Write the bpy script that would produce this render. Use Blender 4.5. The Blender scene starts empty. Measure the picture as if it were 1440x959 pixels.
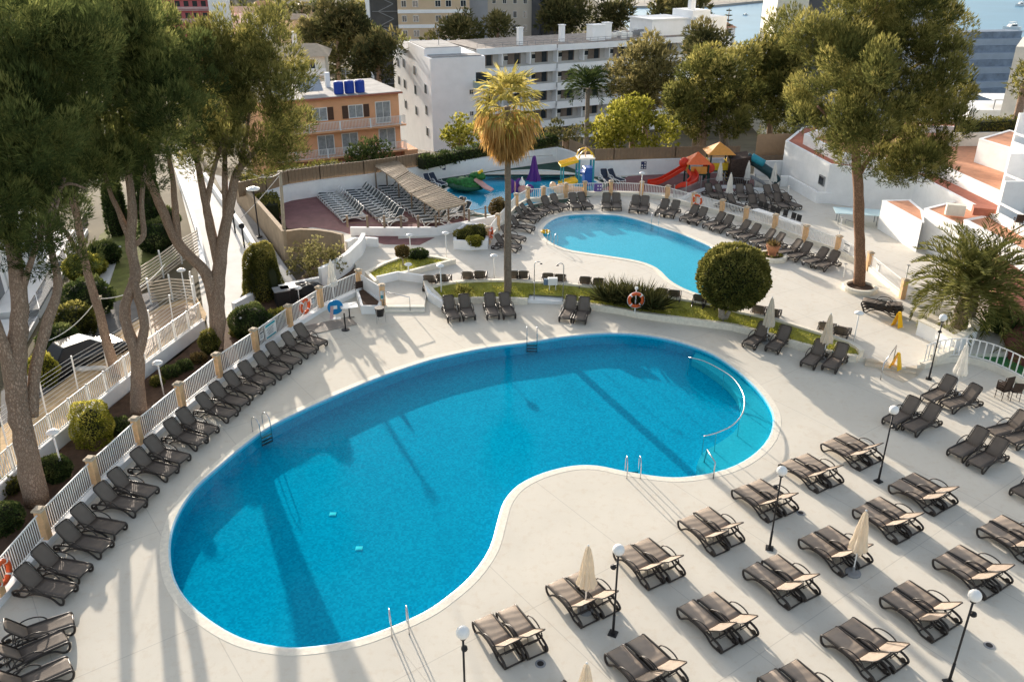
import bpy, bmesh, math, random
import numpy as np
from mathutils import Vector, Matrix
random.seed(7); rng = np.random.default_rng(7)
SC = bpy.context.scene
COL = SC.collection
PI = math.pi
R = math.radians
# ------------------------------------------------------------------ survey of the site (plan coordinates, metres)
FOC, PITCH, HCAM = 1200.0, R(25.46), 19.0
_fw = np.array([0, math.cos(PITCH), -math.sin(PITCH)]); _rt = np.array([1.0, 0, 0]); _up = np.cross(_rt, _fw)
_c0 = np.array([0, 0, HCAM])
def _ray(u, v): return _fw * FOC + _rt * (u - 720) - _up * (v - 479.5)
def site(u, v, z=0.0):
    d = _ray(u, v); return Vector(_c0 + d * ((z - HCAM) / d[2]))
def deep(u, v, Y):
    d = _ray(u, v); return Vector(_c0 + d * (Y / d[1]))
def line(pts, z=0.0): return [site(u, v, z) for u, v in pts]
SUN_AZ, SUN_EL = R(114.0), R(12.2)      # direction the sun stands in, from +X anticlockwise
ORD = ['first','second','third','fourth','fifth','sixth','seventh','eighth','ninth','tenth','eleventh','twelfth','thirteenth','fourteenth','fifteenth','sixteenth','seventeenth','eighteenth','nineteenth','twentieth']
# ------------------------------------------------------------------ materials
MATS = {}
def nodes_of(name):
    m = bpy.data.materials.new(name); m.use_nodes = True
    nt = m.node_tree; b = nt.nodes['Principled BSDF']
    return m, nt, b
def mat(name, col, rough=0.6, var=0.12, scale=3.0, bump=0.0, bscale=40.0, metal=0.0, spec=0.3, transl=0.0):
    """plain surface with soft, uneven tone and optional fine relief"""
    if name in MATS: return MATS[name]
    m, nt, b = nodes_of(name); N, L = nt.nodes.new, nt.links.new
    geo = N('ShaderNodeNewGeometry')
    nz = N('ShaderNodeTexNoise'); nz.inputs['Scale'].default_value = scale; nz.inputs['Detail'].default_value = 6; nz.inputs['Roughness'].default_value = .65
    L(geo.outputs['Position'], nz.inputs['Vector'])
    r = N('ShaderNodeValToRGB'); e = r.color_ramp.elements
    e[0].position = .3; e[1].position = .7
    e[0].color = tuple(c * (1 - var) for c in col) + (1,); e[1].color = tuple(min(1, c * (1 + var)) for c in col) + (1,)
    L(nz.outputs['Fac'], r.inputs['Fac']); L(r.outputs['Color'], b.inputs['Base Color'])
    b.inputs['Roughness'].default_value = rough; b.inputs['Metallic'].default_value = metal
    b.inputs['Specular IOR Level'].default_value = spec
    if bump:
        n2 = N('ShaderNodeTexNoise'); n2.inputs['Scale'].default_value = bscale; n2.inputs['Detail'].default_value = 4
        L(geo.outputs['Position'], n2.inputs['Vector'])
        bp = N('ShaderNodeBump'); bp.inputs['Strength'].default_value = bump; bp.inputs['Distance'].default_value = .02
        L(n2.outputs['Fac'], bp.inputs['Height']); L(bp.outputs['Normal'], b.inputs['Normal'])
    MATS[name] = m; return m
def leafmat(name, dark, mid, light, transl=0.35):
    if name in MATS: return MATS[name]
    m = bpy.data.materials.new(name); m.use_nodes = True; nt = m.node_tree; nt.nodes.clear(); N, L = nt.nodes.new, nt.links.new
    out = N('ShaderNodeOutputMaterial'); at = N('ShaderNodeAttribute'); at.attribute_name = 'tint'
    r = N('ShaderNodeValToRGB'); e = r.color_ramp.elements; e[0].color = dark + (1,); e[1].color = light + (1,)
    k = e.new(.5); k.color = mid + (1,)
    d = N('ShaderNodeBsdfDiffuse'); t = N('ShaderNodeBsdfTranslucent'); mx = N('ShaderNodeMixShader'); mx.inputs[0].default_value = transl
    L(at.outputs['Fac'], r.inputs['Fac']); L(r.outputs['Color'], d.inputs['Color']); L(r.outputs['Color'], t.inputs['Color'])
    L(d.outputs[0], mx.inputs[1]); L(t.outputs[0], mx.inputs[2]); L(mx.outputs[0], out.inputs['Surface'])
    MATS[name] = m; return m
def deckmat(name, base, joint_rot, joint=(3.0, 3.0), stain=(.58, .47, .34), seam=.26):
    """cast concrete: mottled tone, blotchy stains, thin joints"""
    m, nt, b = nodes_of(name); N, L = nt.nodes.new, nt.links.new
    geo = N('ShaderNodeNewGeometry')
    n1 = N('ShaderNodeTexNoise'); n1.inputs['Scale'].default_value = .35; n1.inputs['Detail'].default_value = 8; n1.inputs['Roughness'].default_value = .6
    n2 = N('ShaderNodeTexNoise'); n2.inputs['Scale'].default_value = 3.2; n2.inputs['Detail'].default_value = 8; n2.inputs['Roughness'].default_value = .7
    n3 = N('ShaderNodeTexNoise'); n3.inputs['Scale'].default_value = 45; n3.inputs['Detail'].default_value = 3
    for n in (n1, n2, n3): L(geo.outputs['Position'], n.inputs['Vector'])
    c0 = N('ShaderNodeMix'); c0.data_type = 'RGBA'; c0.inputs[6].default_value = tuple(c * .84 for c in base) + (1,); c0.inputs[7].default_value = tuple(min(1, c * 1.07) for c in base) + (1,)
    L(n1.outputs['Fac'], c0.inputs[0])
    rs = N('ShaderNodeMapRange'); rs.inputs[1].default_value = .52; rs.inputs[2].default_value = .72; rs.inputs[3].default_value = 0; rs.inputs[4].default_value = .42
    L(n2.outputs['Fac'], rs.inputs[0])
    c1 = N('ShaderNodeMix'); c1.data_type = 'RGBA'; c1.inputs[7].default_value = stain + (1,)
    L(rs.outputs[0], c1.inputs[0]); L(c0.outputs[2], c1.inputs[6])
    n4 = N('ShaderNodeTexNoise'); n4.inputs['Scale'].default_value = .9; n4.inputs['Detail'].default_value = 9; n4.inputs['Roughness'].default_value = .72; n4.inputs['Distortion'].default_value = .6; L(geo.outputs['Position'], n4.inputs['Vector'])
    r4 = N('ShaderNodeMapRange'); r4.inputs[1].default_value = .585; r4.inputs[2].default_value = .64; r4.inputs[3].default_value = 0; r4.inputs[4].default_value = .26; L(n4.outputs['Fac'], r4.inputs[0])
    c1b = N('ShaderNodeMix'); c1b.data_type = 'RGBA'; c1b.inputs[7].default_value = (.56, .47, .36, 1); L(r4.outputs[0], c1b.inputs[0]); L(c1.outputs[2], c1b.inputs[6])
    mp = N('ShaderNodeMapping'); mp.inputs['Rotation'].default_value = (0, 0, -joint_rot); L(geo.outputs['Position'], mp.inputs['Vector'])
    br = N('ShaderNodeTexBrick'); br.offset = 0.0; br.inputs['Scale'].default_value = 1.0
    br.inputs['Mortar Size'].default_value = .016; br.inputs['Mortar Smooth'].default_value = .3
    br.inputs['Brick Width'].default_value = joint[0]; br.inputs['Row Height'].default_value = joint[1]
    L(mp.outputs[0], br.inputs['Vector'])
    sm = N('ShaderNodeMath'); sm.operation = 'MULTIPLY'; sm.inputs[1].default_value = seam; L(br.outputs['Fac'], sm.inputs[0])
    c2 = N('ShaderNodeMix'); c2.data_type = 'RGBA'; c2.inputs[7].default_value = (.18, .16, .14, 1)
    L(sm.outputs[0], c2.inputs[0]); L(c1b.outputs[2], c2.inputs[6])
    mg = N('ShaderNodeMapRange'); mg.inputs[3].default_value = .93; mg.inputs[4].default_value = 1.05; L(n3.outputs['Fac'], mg.inputs[0])
    c3 = N('ShaderNodeMix'); c3.data_type = 'RGBA'; c3.blend_type = 'MULTIPLY'; c3.inputs[0].default_value = 1
    L(c2.outputs[2], c3.inputs[6]); L(mg.outputs[0], c3.inputs[7])
    L(c3.outputs[2], b.inputs['Base Color']); b.inputs['Roughness'].default_value = .85; b.inputs['Specular IOR Level'].default_value = .15
    bp = N('ShaderNodeBump'); bp.inputs['Strength'].default_value = .15; bp.inputs['Distance'].default_value = .01
    L(n3.outputs['Fac'], bp.inputs['Height']); L(bp.outputs['Normal'], b.inputs['Normal'])
    MATS[name] = m; return m
def mosaic(name, c1, c2):
    """small pool mosaic: many tiles of slightly different blue"""
    m, nt, b = nodes_of(name); N, L = nt.nodes.new, nt.links.new
    geo = N('ShaderNodeNewGeometry'); v = N('ShaderNodeTexVoronoi'); v.inputs['Scale'].default_value = 14; v.inputs['Randomness'].default_value = .35
    n = N('ShaderNodeTexNoise'); n.inputs['Scale'].default_value = .5; n.inputs['Detail'].default_value = 5
    L(geo.outputs['Position'], v.inputs['Vector']); L(geo.outputs['Position'], n.inputs['Vector'])
    sp = N('ShaderNodeSeparateColor'); L(v.outputs['Color'], sp.inputs[0])
    a = N('ShaderNodeMath'); a.operation = 'MULTIPLY_ADD'; a.inputs[1].default_value = .75; L(sp.outputs[0], a.inputs[0])
    n5 = N('ShaderNodeMath'); n5.operation = 'MULTIPLY'; n5.inputs[1].default_value = .3; L(n.outputs['Fac'], n5.inputs[0]); L(n5.outputs[0], a.inputs[2])
    mx = N('ShaderNodeMix'); mx.data_type = 'RGBA'; mx.inputs[6].default_value = c1 + (1,); mx.inputs[7].default_value = c2 + (1,)
    L(a.outputs[0], mx.inputs[0]); L(mx.outputs[2], b.inputs['Base Color']); b.inputs['Roughness'].default_value = .9; b.inputs['Specular IOR Level'].default_value = .03
    MATS[name] = m; return m
def watermat(name, tint, wave=5.0, strength=.12, refl=1.0):
    """clear water: what lies below shows through tinted, the sky mirrors off small ripples"""
    m = bpy.data.materials.new(name); m.use_nodes = True; nt = m.node_tree; nt.nodes.clear(); N, L = nt.nodes.new, nt.links.new
    out = N('ShaderNodeOutputMaterial'); tr = N('ShaderNodeBsdfTransparent'); tr.inputs[0].default_value = tint + (1,)
    gl = N('ShaderNodeBsdfGlossy'); gl.inputs['Roughness'].default_value = .06
    fr = N('ShaderNodeFresnel'); fr.inputs[0].default_value = 1.33
    geo = N('ShaderNodeNewGeometry'); n = N('ShaderNodeTexNoise'); n.inputs['Scale'].default_value = wave; n.inputs['Detail'].default_value = 5
    L(geo.outputs['Position'], n.inputs['Vector'])
    bp = N('ShaderNodeBump'); bp.inputs['Strength'].default_value = strength; bp.inputs['Distance'].default_value = .08
    L(n.outputs['Fac'], bp.inputs['Height']); L(bp.outputs[0], gl.inputs['Normal']); L(bp.outputs[0], fr.inputs['Normal'])
    k = N('ShaderNodeMath'); k.operation = 'MULTIPLY'; k.inputs[1].default_value = refl; L(fr.outputs[0], k.inputs[0])
    mx = N('ShaderNodeMixShader'); L(k.outputs[0], mx.inputs[0]); L(tr.outputs[0], mx.inputs[1]); L(gl.outputs[0], mx.inputs[2]); L(mx.outputs[0], out.inputs['Surface'])
    MATS[name] = m; return m
def stripemat(name, c1, c2, rot, freq, rough=.7, noise=.3):
    """boards, reeds, weave: bands along one direction"""
    m, nt, b = nodes_of(name); N, L = nt.nodes.new, nt.links.new
    tc = N('ShaderNodeTexCoord'); mp = N('ShaderNodeMapping'); mp.inputs['Rotation'].default_value = rot; L(tc.outputs['Object'], mp.inputs['Vector'])
    w = N('ShaderNodeTexWave'); w.inputs['Scale'].default_value = freq; w.inputs['Distortion'].default_value = noise; w.inputs['Detail'].default_value = 3
    L(mp.outputs[0], w.inputs['Vector'])
    n = N('ShaderNodeTexNoise'); n.inputs['Scale'].default_value = 4; n.inputs['Detail'].default_value = 6; L(tc.outputs['Object'], n.inputs['Vector'])
    a = N('ShaderNodeMath'); a.operation = 'MULTIPLY_ADD'; a.inputs[1].default_value = .55; L(w.outputs['Fac'], a.inputs[0])
    n5 = N('ShaderNodeMath'); n5.operation = 'MULTIPLY'; n5.inputs[1].default_value = .6; L(n.outputs['Fac'], n5.inputs[0]); L(n5.outputs[0], a.inputs[2])
    mx = N('ShaderNodeMix'); mx.data_type = 'RGBA'; mx.inputs[6].default_value = c1 + (1,); mx.inputs[7].default_value = c2 + (1,)
    L(a.outputs[0], mx.inputs[0]); L(mx.outputs[2], b.inputs['Base Color']); b.inputs['Roughness'].default_value = rough
    MATS[name] = m; return m
# ------------------------------------------------------------------ mesh building
def barkmat(name, c_dark, c_light, sc=5.0):
    """fissured bark: plates elongated along the stem, dark cracks between them"""
    m, nt, b = nodes_of(name); N, L = nt.nodes.new, nt.links.new
    geo = N('ShaderNodeNewGeometry'); mp = N('ShaderNodeMapping'); mp.inputs['Scale'].default_value = (sc, sc, sc*.38); L(geo.outputs['Position'], mp.inputs['Vector'])
    n0 = N('ShaderNodeTexNoise'); n0.inputs['Scale'].default_value = 2.0; n0.inputs['Detail'].default_value = 4; L(mp.outputs[0], n0.inputs['Vector'])
    va = N('ShaderNodeVectorMath'); va.operation = 'ADD'; L(mp.outputs[0], va.inputs[0]); L(n0.outputs['Color'], va.inputs[1])
    v = N('ShaderNodeTexVoronoi'); v.feature = 'DISTANCE_TO_EDGE'; v.inputs['Scale'].default_value = 1.6; L(va.outputs[0], v.inputs['Vector'])
    r = N('ShaderNodeMapRange'); r.inputs[1].default_value = 0; r.inputs[2].default_value = .22; L(v.outputs['Distance'], r.inputs[0])
    n1 = N('ShaderNodeTexNoise'); n1.inputs['Scale'].default_value = .9; n1.inputs['Detail'].default_value = 6; L(geo.outputs['Position'], n1.inputs['Vector'])
    t = N('ShaderNodeMix'); t.data_type = 'RGBA'; t.inputs[6].default_value = tuple(c*.72 for c in c_light)+(1,); t.inputs[7].default_value = tuple(min(1,c*1.25) for c in c_light)+(1,); L(n1.outputs['Fac'], t.inputs[0])
    mx = N('ShaderNodeMix'); mx.data_type = 'RGBA'; mx.inputs[6].default_value = c_dark + (1,); L(r.outputs[0], mx.inputs[0]); L(t.outputs[2], mx.inputs[7])
    L(mx.outputs[2], b.inputs['Base Color']); b.inputs['Roughness'].default_value = .95; b.inputs['Specular IOR Level'].default_value = .1
    bp = N('ShaderNodeBump'); bp.inputs['Strength'].default_value = .8; bp.inputs['Distance'].default_value = .04; L(r.outputs[0], bp.inputs['Height']); L(bp.outputs['Normal'], b.inputs['Normal'])
    MATS[name] = m; return m
class MB:
    def __init__(s): s.v = []; s.f = []; s.m = []; s.mi = 0
    def add(s, vs, fs):
        o = len(s.v); s.v += [tuple(v) for v in vs]; s.f += [tuple(i + o for i in f) for f in fs]; s.m += [s.mi] * len(fs); return s
    def box(s, c, d, rz=0, tilt=None):
        x, y, z = d[0] / 2, d[1] / 2, d[2] / 2
        M = Matrix.Rotation(rz, 3, 'Z')
        if tilt is not None: M = M @ tilt
        vs = [Vector(c) + M @ Vector((a * x, b * y, e * z)) for a, b, e in ((-1,-1,-1),(1,-1,-1),(1,1,-1),(-1,1,-1),(-1,-1,1),(1,-1,1),(1,1,1),(-1,1,1))]
        return s.add(vs, [(0,3,2,1),(4,5,6,7),(0,1,5,4),(1,2,6,5),(2,3,7,6),(3,0,4,7)])
    def beam(s, p, q, w, h):
        p, q = Vector(p), Vector(q); d = (q - p); L_ = d.length
        if L_ < 1e-6: return s
        d /= L_; up = Vector((0,0,1)) if abs(d.z) < .95 else Vector((0,1,0))
        sd = d.cross(up).normalized() * (w / 2); up = sd.cross(d).normalized() * (h / 2)
        vs = [p - sd - up, p + sd - up, p + sd + up, p - sd + up, q - sd - up, q + sd - up, q + sd + up, q - sd + up]
        return s.add(vs, [(0,1,2,3),(7,6,5,4),(0,4,5,1),(1,5,6,2),(2,6,7,3),(3,7,4,0)])
    def tube(s, pts, r, n=6, cap=True, closed=False):
        pts = [Vector(p) for p in pts]; rs = r if isinstance(r, (list, tuple)) else [r] * len(pts)
        k = len(pts); rings = []; ref = None
        for i, p in enumerate(pts):
            if closed: d = pts[(i + 1) % k] - pts[i - 1]
            else: d = pts[min(i + 1, k - 1)] - pts[max(i - 1, 0)]
            d.normalize()
            if ref is None: ref = Vector((0,0,1)) if abs(d.z) < .9 else Vector((1,0,0))
            sd = d.cross(ref)
            if sd.length < 1e-4: sd = d.cross(Vector((0,1,0)))
            sd.normalize(); ref = sd.cross(d).normalized()
            rings.append([p + (sd * math.cos(2 * PI * j / n) + ref * math.sin(2 * PI * j / n)) * rs[i] for j in range(n)])
        vs = [v for g in rings for v in g]; fs = []
        for i in range(k if closed else k - 1):
            a, b_ = i * n, ((i + 1) % k) * n
            for j in range(n): fs.append((a + j, a + (j + 1) % n, b_ + (j + 1) % n, b_ + j))
        if cap and not closed: fs += [tuple(range(n - 1, -1, -1)), tuple((k - 1) * n + j for j in range(n))]
        return s.add(vs, fs)
    def lathe(s, prof, c=(0,0,0), n=16, axis=None):
        """prof: (radius, height) from bottom to top"""
        M = Matrix.Identity(3) if axis is None else Vector((0,0,1)).rotation_difference(Vector(axis)).to_matrix()
        vs = []; fs = []
        for r_, h in prof:
            for j in range(n): vs.append(Vector(c) + M @ Vector((r_ * math.cos(2*PI*j/n), r_ * math.sin(2*PI*j/n), h)))
        for i in range(len(prof) - 1):
            for j in range(n): fs.append((i*n+j, i*n+(j+1)%n, (i+1)*n+(j+1)%n, (i+1)*n+j))
        fs += [tuple(range(n-1,-1,-1)), tuple((len(prof)-1)*n+j for j in range(n))]
        return s.add(vs, fs)
    def ball(s, c, r, n=16, k=10, jit=0):
        r = r if isinstance(r, (tuple, list)) else (r, r, r)
        vs = [Vector(c) - Vector((0,0,r[2]))]; fs = []
        for i in range(1, k):
            t = PI * i / k
            for j in range(n):
                q = 1 + random.uniform(-jit, jit)
                vs.append(Vector(c) + Vector((r[0]*math.sin(t)*math.cos(2*PI*j/n)*q, r[1]*math.sin(t)*math.sin(2*PI*j/n)*q, -r[2]*math.cos(t)*q)))
        vs.append(Vector(c) + Vector((0,0,r[2]))); L_ = len(vs) - 1
        for j in range(n): fs.append((0, 1+(j+1)%n, 1+j))
        for i in range(k-2):
            for j in range(n): fs.append((1+i*n+j, 1+i*n+(j+1)%n, 1+(i+1)*n+(j+1)%n, 1+(i+1)*n+j))
        b = 1+(k-2)*n
        for j in range(n): fs.append((b+j, b+(j+1)%n, L_))
        return s.add(vs, fs)
    def prism(s, poly, z0, z1):
        n = len(poly); z0s = z0 if isinstance(z0, list) else [z0]*n; z1s = z1 if isinstance(z1, list) else [z1]*n
        ar = sum(poly[i][0]*poly[(i+1)%n][1]-poly[(i+1)%n][0]*poly[i][1] for i in range(n))
        if ar < 0: poly = poly[::-1]; z0s = z0s[::-1]; z1s = z1s[::-1]
        vs = [(p[0], p[1], z0s[i]) for i, p in enumerate(poly)] + [(p[0], p[1], z1s[i]) for i, p in enumerate(poly)]
        fs = [tuple(range(n-1,-1,-1)), tuple(range(n, 2*n))] + [(i, (i+1)%n, n+(i+1)%n, n+i) for i in range(n)]
        return s.add(vs, fs)
    def ribbon(s, pts, w, z0, z1, closed=False):
        """a wall or kerb of width w along a plan line; z0,z1 numbers or lists"""
        pts = [Vector((p[0], p[1], 0)) for p in pts]; n = len(pts); A = []; B = []
        for i, p in enumerate(pts):
            a = pts[i-1] if (i or closed) else p; b = pts[(i+1) % n] if (i < n-1 or closed) else p
            d1 = (p-a).normalized() if (p-a).length > 1e-6 else None; d2 = (b-p).normalized() if (b-p).length > 1e-6 else None
            d = ((d1 or d2) + (d2 or d1)); d = d.normalized() if d.length > 1e-6 else (d1 or d2)
            nrm = Vector((-d.y, d.x, 0)); k = 1.0
            if d1 and d2: k = 1 / max(.5, nrm.dot(Vector((-d1.y, d1.x, 0))))
            A.append(p + nrm*w/2*k); B.append(p - nrm*w/2*k)
        z0s = z0 if isinstance(z0, list) else [z0]*n; z1s = z1 if isinstance(z1, list) else [z1]*n
        vs = []
        for i in range(n): vs += [(A[i].x,A[i].y,z0s[i]),(B[i].x,B[i].y,z0s[i]),(B[i].x,B[i].y,z1s[i]),(A[i].x,A[i].y,z1s[i])]
        fs = []
        for i in range(n if closed else n-1):
            a, b = 4*i, 4*((i+1)%n)
            for j in range(4): fs.append((a+j, b+j, b+(j+1)%4, a+(j+1)%4))
        if not closed: fs += [(0,1,2,3), (4*n-1,4*n-2,4*n-3,4*n-4)]
        return s.add(vs, fs)
    def build(s, name, mats, parent=None, smooth=False, bevel=0):
        me = bpy.data.meshes.new(name); me.from_pydata(s.v, [], s.f)
        for m in (mats if isinstance(mats, (list, tuple)) else [mats]): me.materials.append(m)
        me.polygons.foreach_set('material_index', s.m)
        bm = bmesh.new(); bm.from_mesh(me); bmesh.ops.recalc_face_normals(bm, faces=bm.faces)
        if bevel: 
            bmesh.ops.bevel(bm, geom=[e for e in bm.edges if e.is_manifold and e.calc_face_angle(0) > .6], offset=bevel, segments=1, affect='EDGES')
        bm.to_mesh(me); bm.free()
        if smooth: me.polygons.foreach_set('use_smooth', [True]*len(me.polygons))
        o = bpy.data.objects.new(name, me); COL.objects.link(o)
        if parent is not None: o.parent = parent
        return o
def tag(o, label=None, cat=None, group=None, kind=None):
    if label: o['label'] = label
    if cat: o['category'] = cat
    if group: o['group'] = group
    if kind: o['kind'] = kind
    return o
def thing(name, label, cat, loc=(0,0,0), rz=0.0, group=None):
    o = bpy.data.objects.new(name, None); COL.objects.link(o); o.location = loc; o.rotation_euler = (0,0,rz); o.empty_display_size = .2
    return tag(o, label, cat, group)
KIDS = {}
def dup(root, loc, rz, label, group=None, scale=None):
    c = root.copy(); COL.objects.link(c); c.location = loc; c.rotation_euler = (0,0,rz); c['label'] = label
    if group: c['group'] = group
    if scale: c.scale = (scale,)*3
    kids = KIDS.get(root.name)
    if kids is None: kids = KIDS[root.name] = list(root.children)
    for k in kids:
        d = k.copy(); COL.objects.link(d); d.parent = c
        sub = KIDS.get(k.name)
        if sub is None: sub = KIDS[k.name] = list(k.children)
        for g in sub:
            e = g.copy(); COL.objects.link(e); e.parent = d
    return c
def sheet(name, loops, z, m, kind='structure', zfun=None):
    """flat area with holes; loops[0] is the outline"""
    bm = bmesh.new(); es = []
    for lp in loops:
        vs = [bm.verts.new((p[0], p[1], z if zfun is None else p[2])) for p in lp]
        es += [bm.edges.new((vs[i], vs[(i+1) % len(vs)])) for i in range(len(vs))]
    bmesh.ops.triangle_fill(bm, use_beauty=True, use_dissolve=False, edges=es)
    bmesh.ops.recalc_face_normals(bm, faces=bm.faces)
    if bm.faces and sum(f.normal.z for f in bm.faces) < 0: bmesh.ops.reverse_faces(bm, faces=bm.faces)
    me = bpy.data.meshes.new(name); bm.to_mesh(me); bm.free(); me.materials.append(m)
    o = bpy.data.objects.new(name, me); COL.objects.link(o)
    if kind: o['kind'] = kind
    return o
def smooth_loop(pts, n=4):
    """closed Catmull-Rom through plan points"""
    out = []; k = len(pts)
    for i in range(k):
        p0, p1, p2, p3 = (Vector(pts[(i+j-1) % k]) for j in range(4))
        for t in range(n):
            t /= n; out.append(.5*((2*p1)+(p2-p0)*t+(2*p0-5*p1+4*p2-p3)*t*t+(3*p1-p0-3*p2+p3)*t**3))
    return out
def smooth_line(pts, n=4):
    pts = [Vector(p) for p in pts]; k = len(pts); out = []
    for i in range(k-1):
        p0, p1, p2, p3 = pts[max(i-1,0)], pts[i], pts[i+1], pts[min(i+2,k-1)]
        for t in range(n):
            t /= n; out.append(.5*((2*p1)+(p2-p0)*t+(2*p0-5*p1+4*p2-p3)*t*t+(3*p1-p0-3*p2+p3)*t**3))
    return out + [pts[-1]]
def offset_loop(pts, d):
    """outward (positive) offset of a closed plan loop"""
    n = len(pts); ar = sum(pts[i][0]*pts[(i+1)%n][1]-pts[(i+1)%n][0]*pts[i][1] for i in range(n)); sg = 1 if ar > 0 else -1
    out = []
    for i in range(n):
        t = Vector((pts[(i+1)%n][0]-pts[i-1][0], pts[(i+1)%n][1]-pts[i-1][1], 0)).normalized()
        out.append(Vector((pts[i][0], pts[i][1], 0)) + Vector((t.y, -t.x, 0))*d*sg)
    return out
# ------------------------------------------------------------------ foliage: many small leaf faces
def unit(v): return v / np.maximum(1e-9, np.linalg.norm(v, axis=1, keepdims=True))
def leaves(name, C, D, Ln, Wd, T, m, parent=None):
    """one narrow kite-shaped face per leaf: C base point, D direction, Ln length, Wd width, T tint"""
    n = len(C); S = unit(np.cross(D, rng.normal(size=(n, 3))))
    mid = C + D * (Ln * .45)[:, None]; h = S * (Wd * .5)[:, None]
    V = np.stack([C, mid + h, C + D * Ln[:, None], mid - h], 1).reshape(-1, 3)
    me = bpy.data.meshes.new(name); me.vertices.add(4*n); me.vertices.foreach_set('co', V.astype(np.float32).ravel())
    me.loops.add(4*n); me.loops.foreach_set('vertex_index', np.arange(4*n, dtype=np.int32))
    me.polygons.add(n); me.polygons.foreach_set('loop_start', np.arange(0, 4*n, 4, dtype=np.int32)); 
    at = me.attributes.new('tint', 'FLOAT', 'POINT'); at.data.foreach_set('value', np.repeat(np.clip(T, 0, 1), 4).astype(np.float32))
    me.materials.append(m); me.update(calc_edges=True); me.validate()
    o = bpy.data.objects.new(name, me); COL.objects.link(o)
    if parent is not None: o.parent = parent
    return o
def cloud(blobs, per_m2, ln, wd, up=.5, spread=.5, clump=.45, shell=.35, k=3, squash=1.0, droop=0.0):
    """blobs: (centre, radius). Each blob carries small tufts near its surface; each tuft has k leaves fanning out.
       Returns arrays for leaves()."""
    Cs, Ds, Ls, Ws, Ts = [], [], [], [], []
    for c, r in blobs:
        sub = max(3, int(7 * (r / clump) ** 1.5 * .5)) if r > clump * 1.6 else 1
        sub = min(sub, 60)
        if sub == 1: subs = [(np.array(c), r)]
        else:
            dirs = unit(rng.normal(size=(sub, 3))); rad = r * rng.uniform(.45, 1.0, sub)[:, None]
            subs = [(np.array(c) + d, clump * q) for d, q in zip(dirs * rad * np.array([1, 1, squash]), rng.uniform(.6, 1.25, sub))]
        for sc_, sr in subs:
            n = max(6, int(per_m2 * 4 * PI * sr * sr / k)); dv = unit(rng.normal(size=(n, 3)))
            rr = sr * (1 - shell * rng.random(n) ** 1.5)
            P = sc_ + dv * rr[:, None] * np.array([1, 1, squash])
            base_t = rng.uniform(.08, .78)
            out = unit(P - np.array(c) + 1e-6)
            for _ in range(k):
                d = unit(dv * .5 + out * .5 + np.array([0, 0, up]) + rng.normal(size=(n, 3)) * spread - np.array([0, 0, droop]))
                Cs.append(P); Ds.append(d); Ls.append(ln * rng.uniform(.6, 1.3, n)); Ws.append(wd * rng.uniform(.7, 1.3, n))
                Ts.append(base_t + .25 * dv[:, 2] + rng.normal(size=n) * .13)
    return (np.concatenate(Cs), np.concatenate(Ds), np.concatenate(Ls), np.concatenate(Ws), np.concatenate(Ts))
def skinball(n, c, rad, fn=None):
    dv = unit(rng.normal(size=(n, 3))); P = np.array(c) + dv * np.array(rad) * (1 - .12 * rng.random((n, 1)) ** 2)
    return P, dv
# ================================================================== MATERIAL LIST
ZU = 0.2
M_deck = deckmat('cast_deck', (.725, .67, .57), R(36), (4.2, 5.4))
M_updeck = deckmat('upper_deck_cast', (.72, .675, .595), R(30), (3.2, 3.2))
M_sand = deckmat('sand_deck', (.70, .60, .46), R(30), (2.5, 2.5), seam=.15)
M_cop = mat('coping_stone', (.80, .74, .62), .7, .12, 6, .2, 60)
M_white = mat('white_render', (.86, .86, .85), .8, .06, 1.3, .1, 30)
M_cream = mat('cream_render', (.80, .75, .64), .8, .09, 1.6, .1, 30)
M_wpaint = mat('white_paint', (.84, .83, .80), .45, .04, 3)
M_pillar = mat('pillar_plaster', (.74, .47, .25), .8, .16, 5, .2, 40)
M_cap = mat('pillar_cap_stone', (.55, .45, .33), .8, .2, 8, .2, 40)
M_soil = mat('bare_soil', (.10, .060, .038), .95, .35, 2.5, .8, 14)
M_dry = mat('dry_earth', (.56, .40, .23), .95, .3, 1.2, .6, 10)
M_road = mat('road_asphalt', (.16, .155, .15), .9, .2, 1.2, .2, 60)
M_conc = mat('pale_concrete', (.66, .64, .60), .85, .1, .8, .2, 30)
M_grey = mat('grey_concrete', (.30, .30, .30), .9, .15, 1.0, .2, 30)
M_burg = mat('burgundy_paving', (.23, .105, .10), .8, .2, 1.5, .1, 30)
M_green = mat('dark_green_matting', (.035, .075, .055), .9, .25, 2, .3, 50)
M_turf = mat('green_turf', (.045, .20, .06), .9, .2, 2, .4, 80)
M_land = mat('dry_land', (.12, .10, .06), .95, .7, .06, 0)
M_sea = mat('sea_water', (.10, .27, .40), .35, .12, .02, .6, .5, spec=.25)
M_seabed = mat('sea_floor', (.20, .47, .62), .9, .12, .012)
M_lawn = leafmat('lawn_blades', (.20, .22, .03), (.40, .39, .06), (.56, .50, .12), .4)
M_lawnbase = mat('lawn_ground', (.32, .31, .06), .95, .35, 2.0, .6, 40)
M_tile = mosaic('pool_mosaic', (.003, .265, .41), (.008, .43, .585))
M_tile2 = mosaic('small_pool_mosaic', (.10, .56, .70), (.17, .70, .86))
M_tile3 = mosaic('paddling_pool_mosaic', (.10, .42, .60), (.17, .55, .74))
M_lip = mat('pool_lip_tile', (.34, .60, .74), .4, .12, 8)
M_water = watermat('pool_water', (.24, .93, 1.0), 2.6, .12, .14)
M_water2 = watermat('small_pool_water', (.58, .95, 1.0), 2.6, .09, .35)
M_steel = mat('polished_steel', (.62, .62, .63), .22, .05, 5, metal=1.0)
M_black = mat('black_metal', (.018, .017, .018), .45, .2, 8)
M_fram = mat('dark_brown_resin', (.040, .031, .026), .42, .2, 9, spec=.4)
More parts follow.
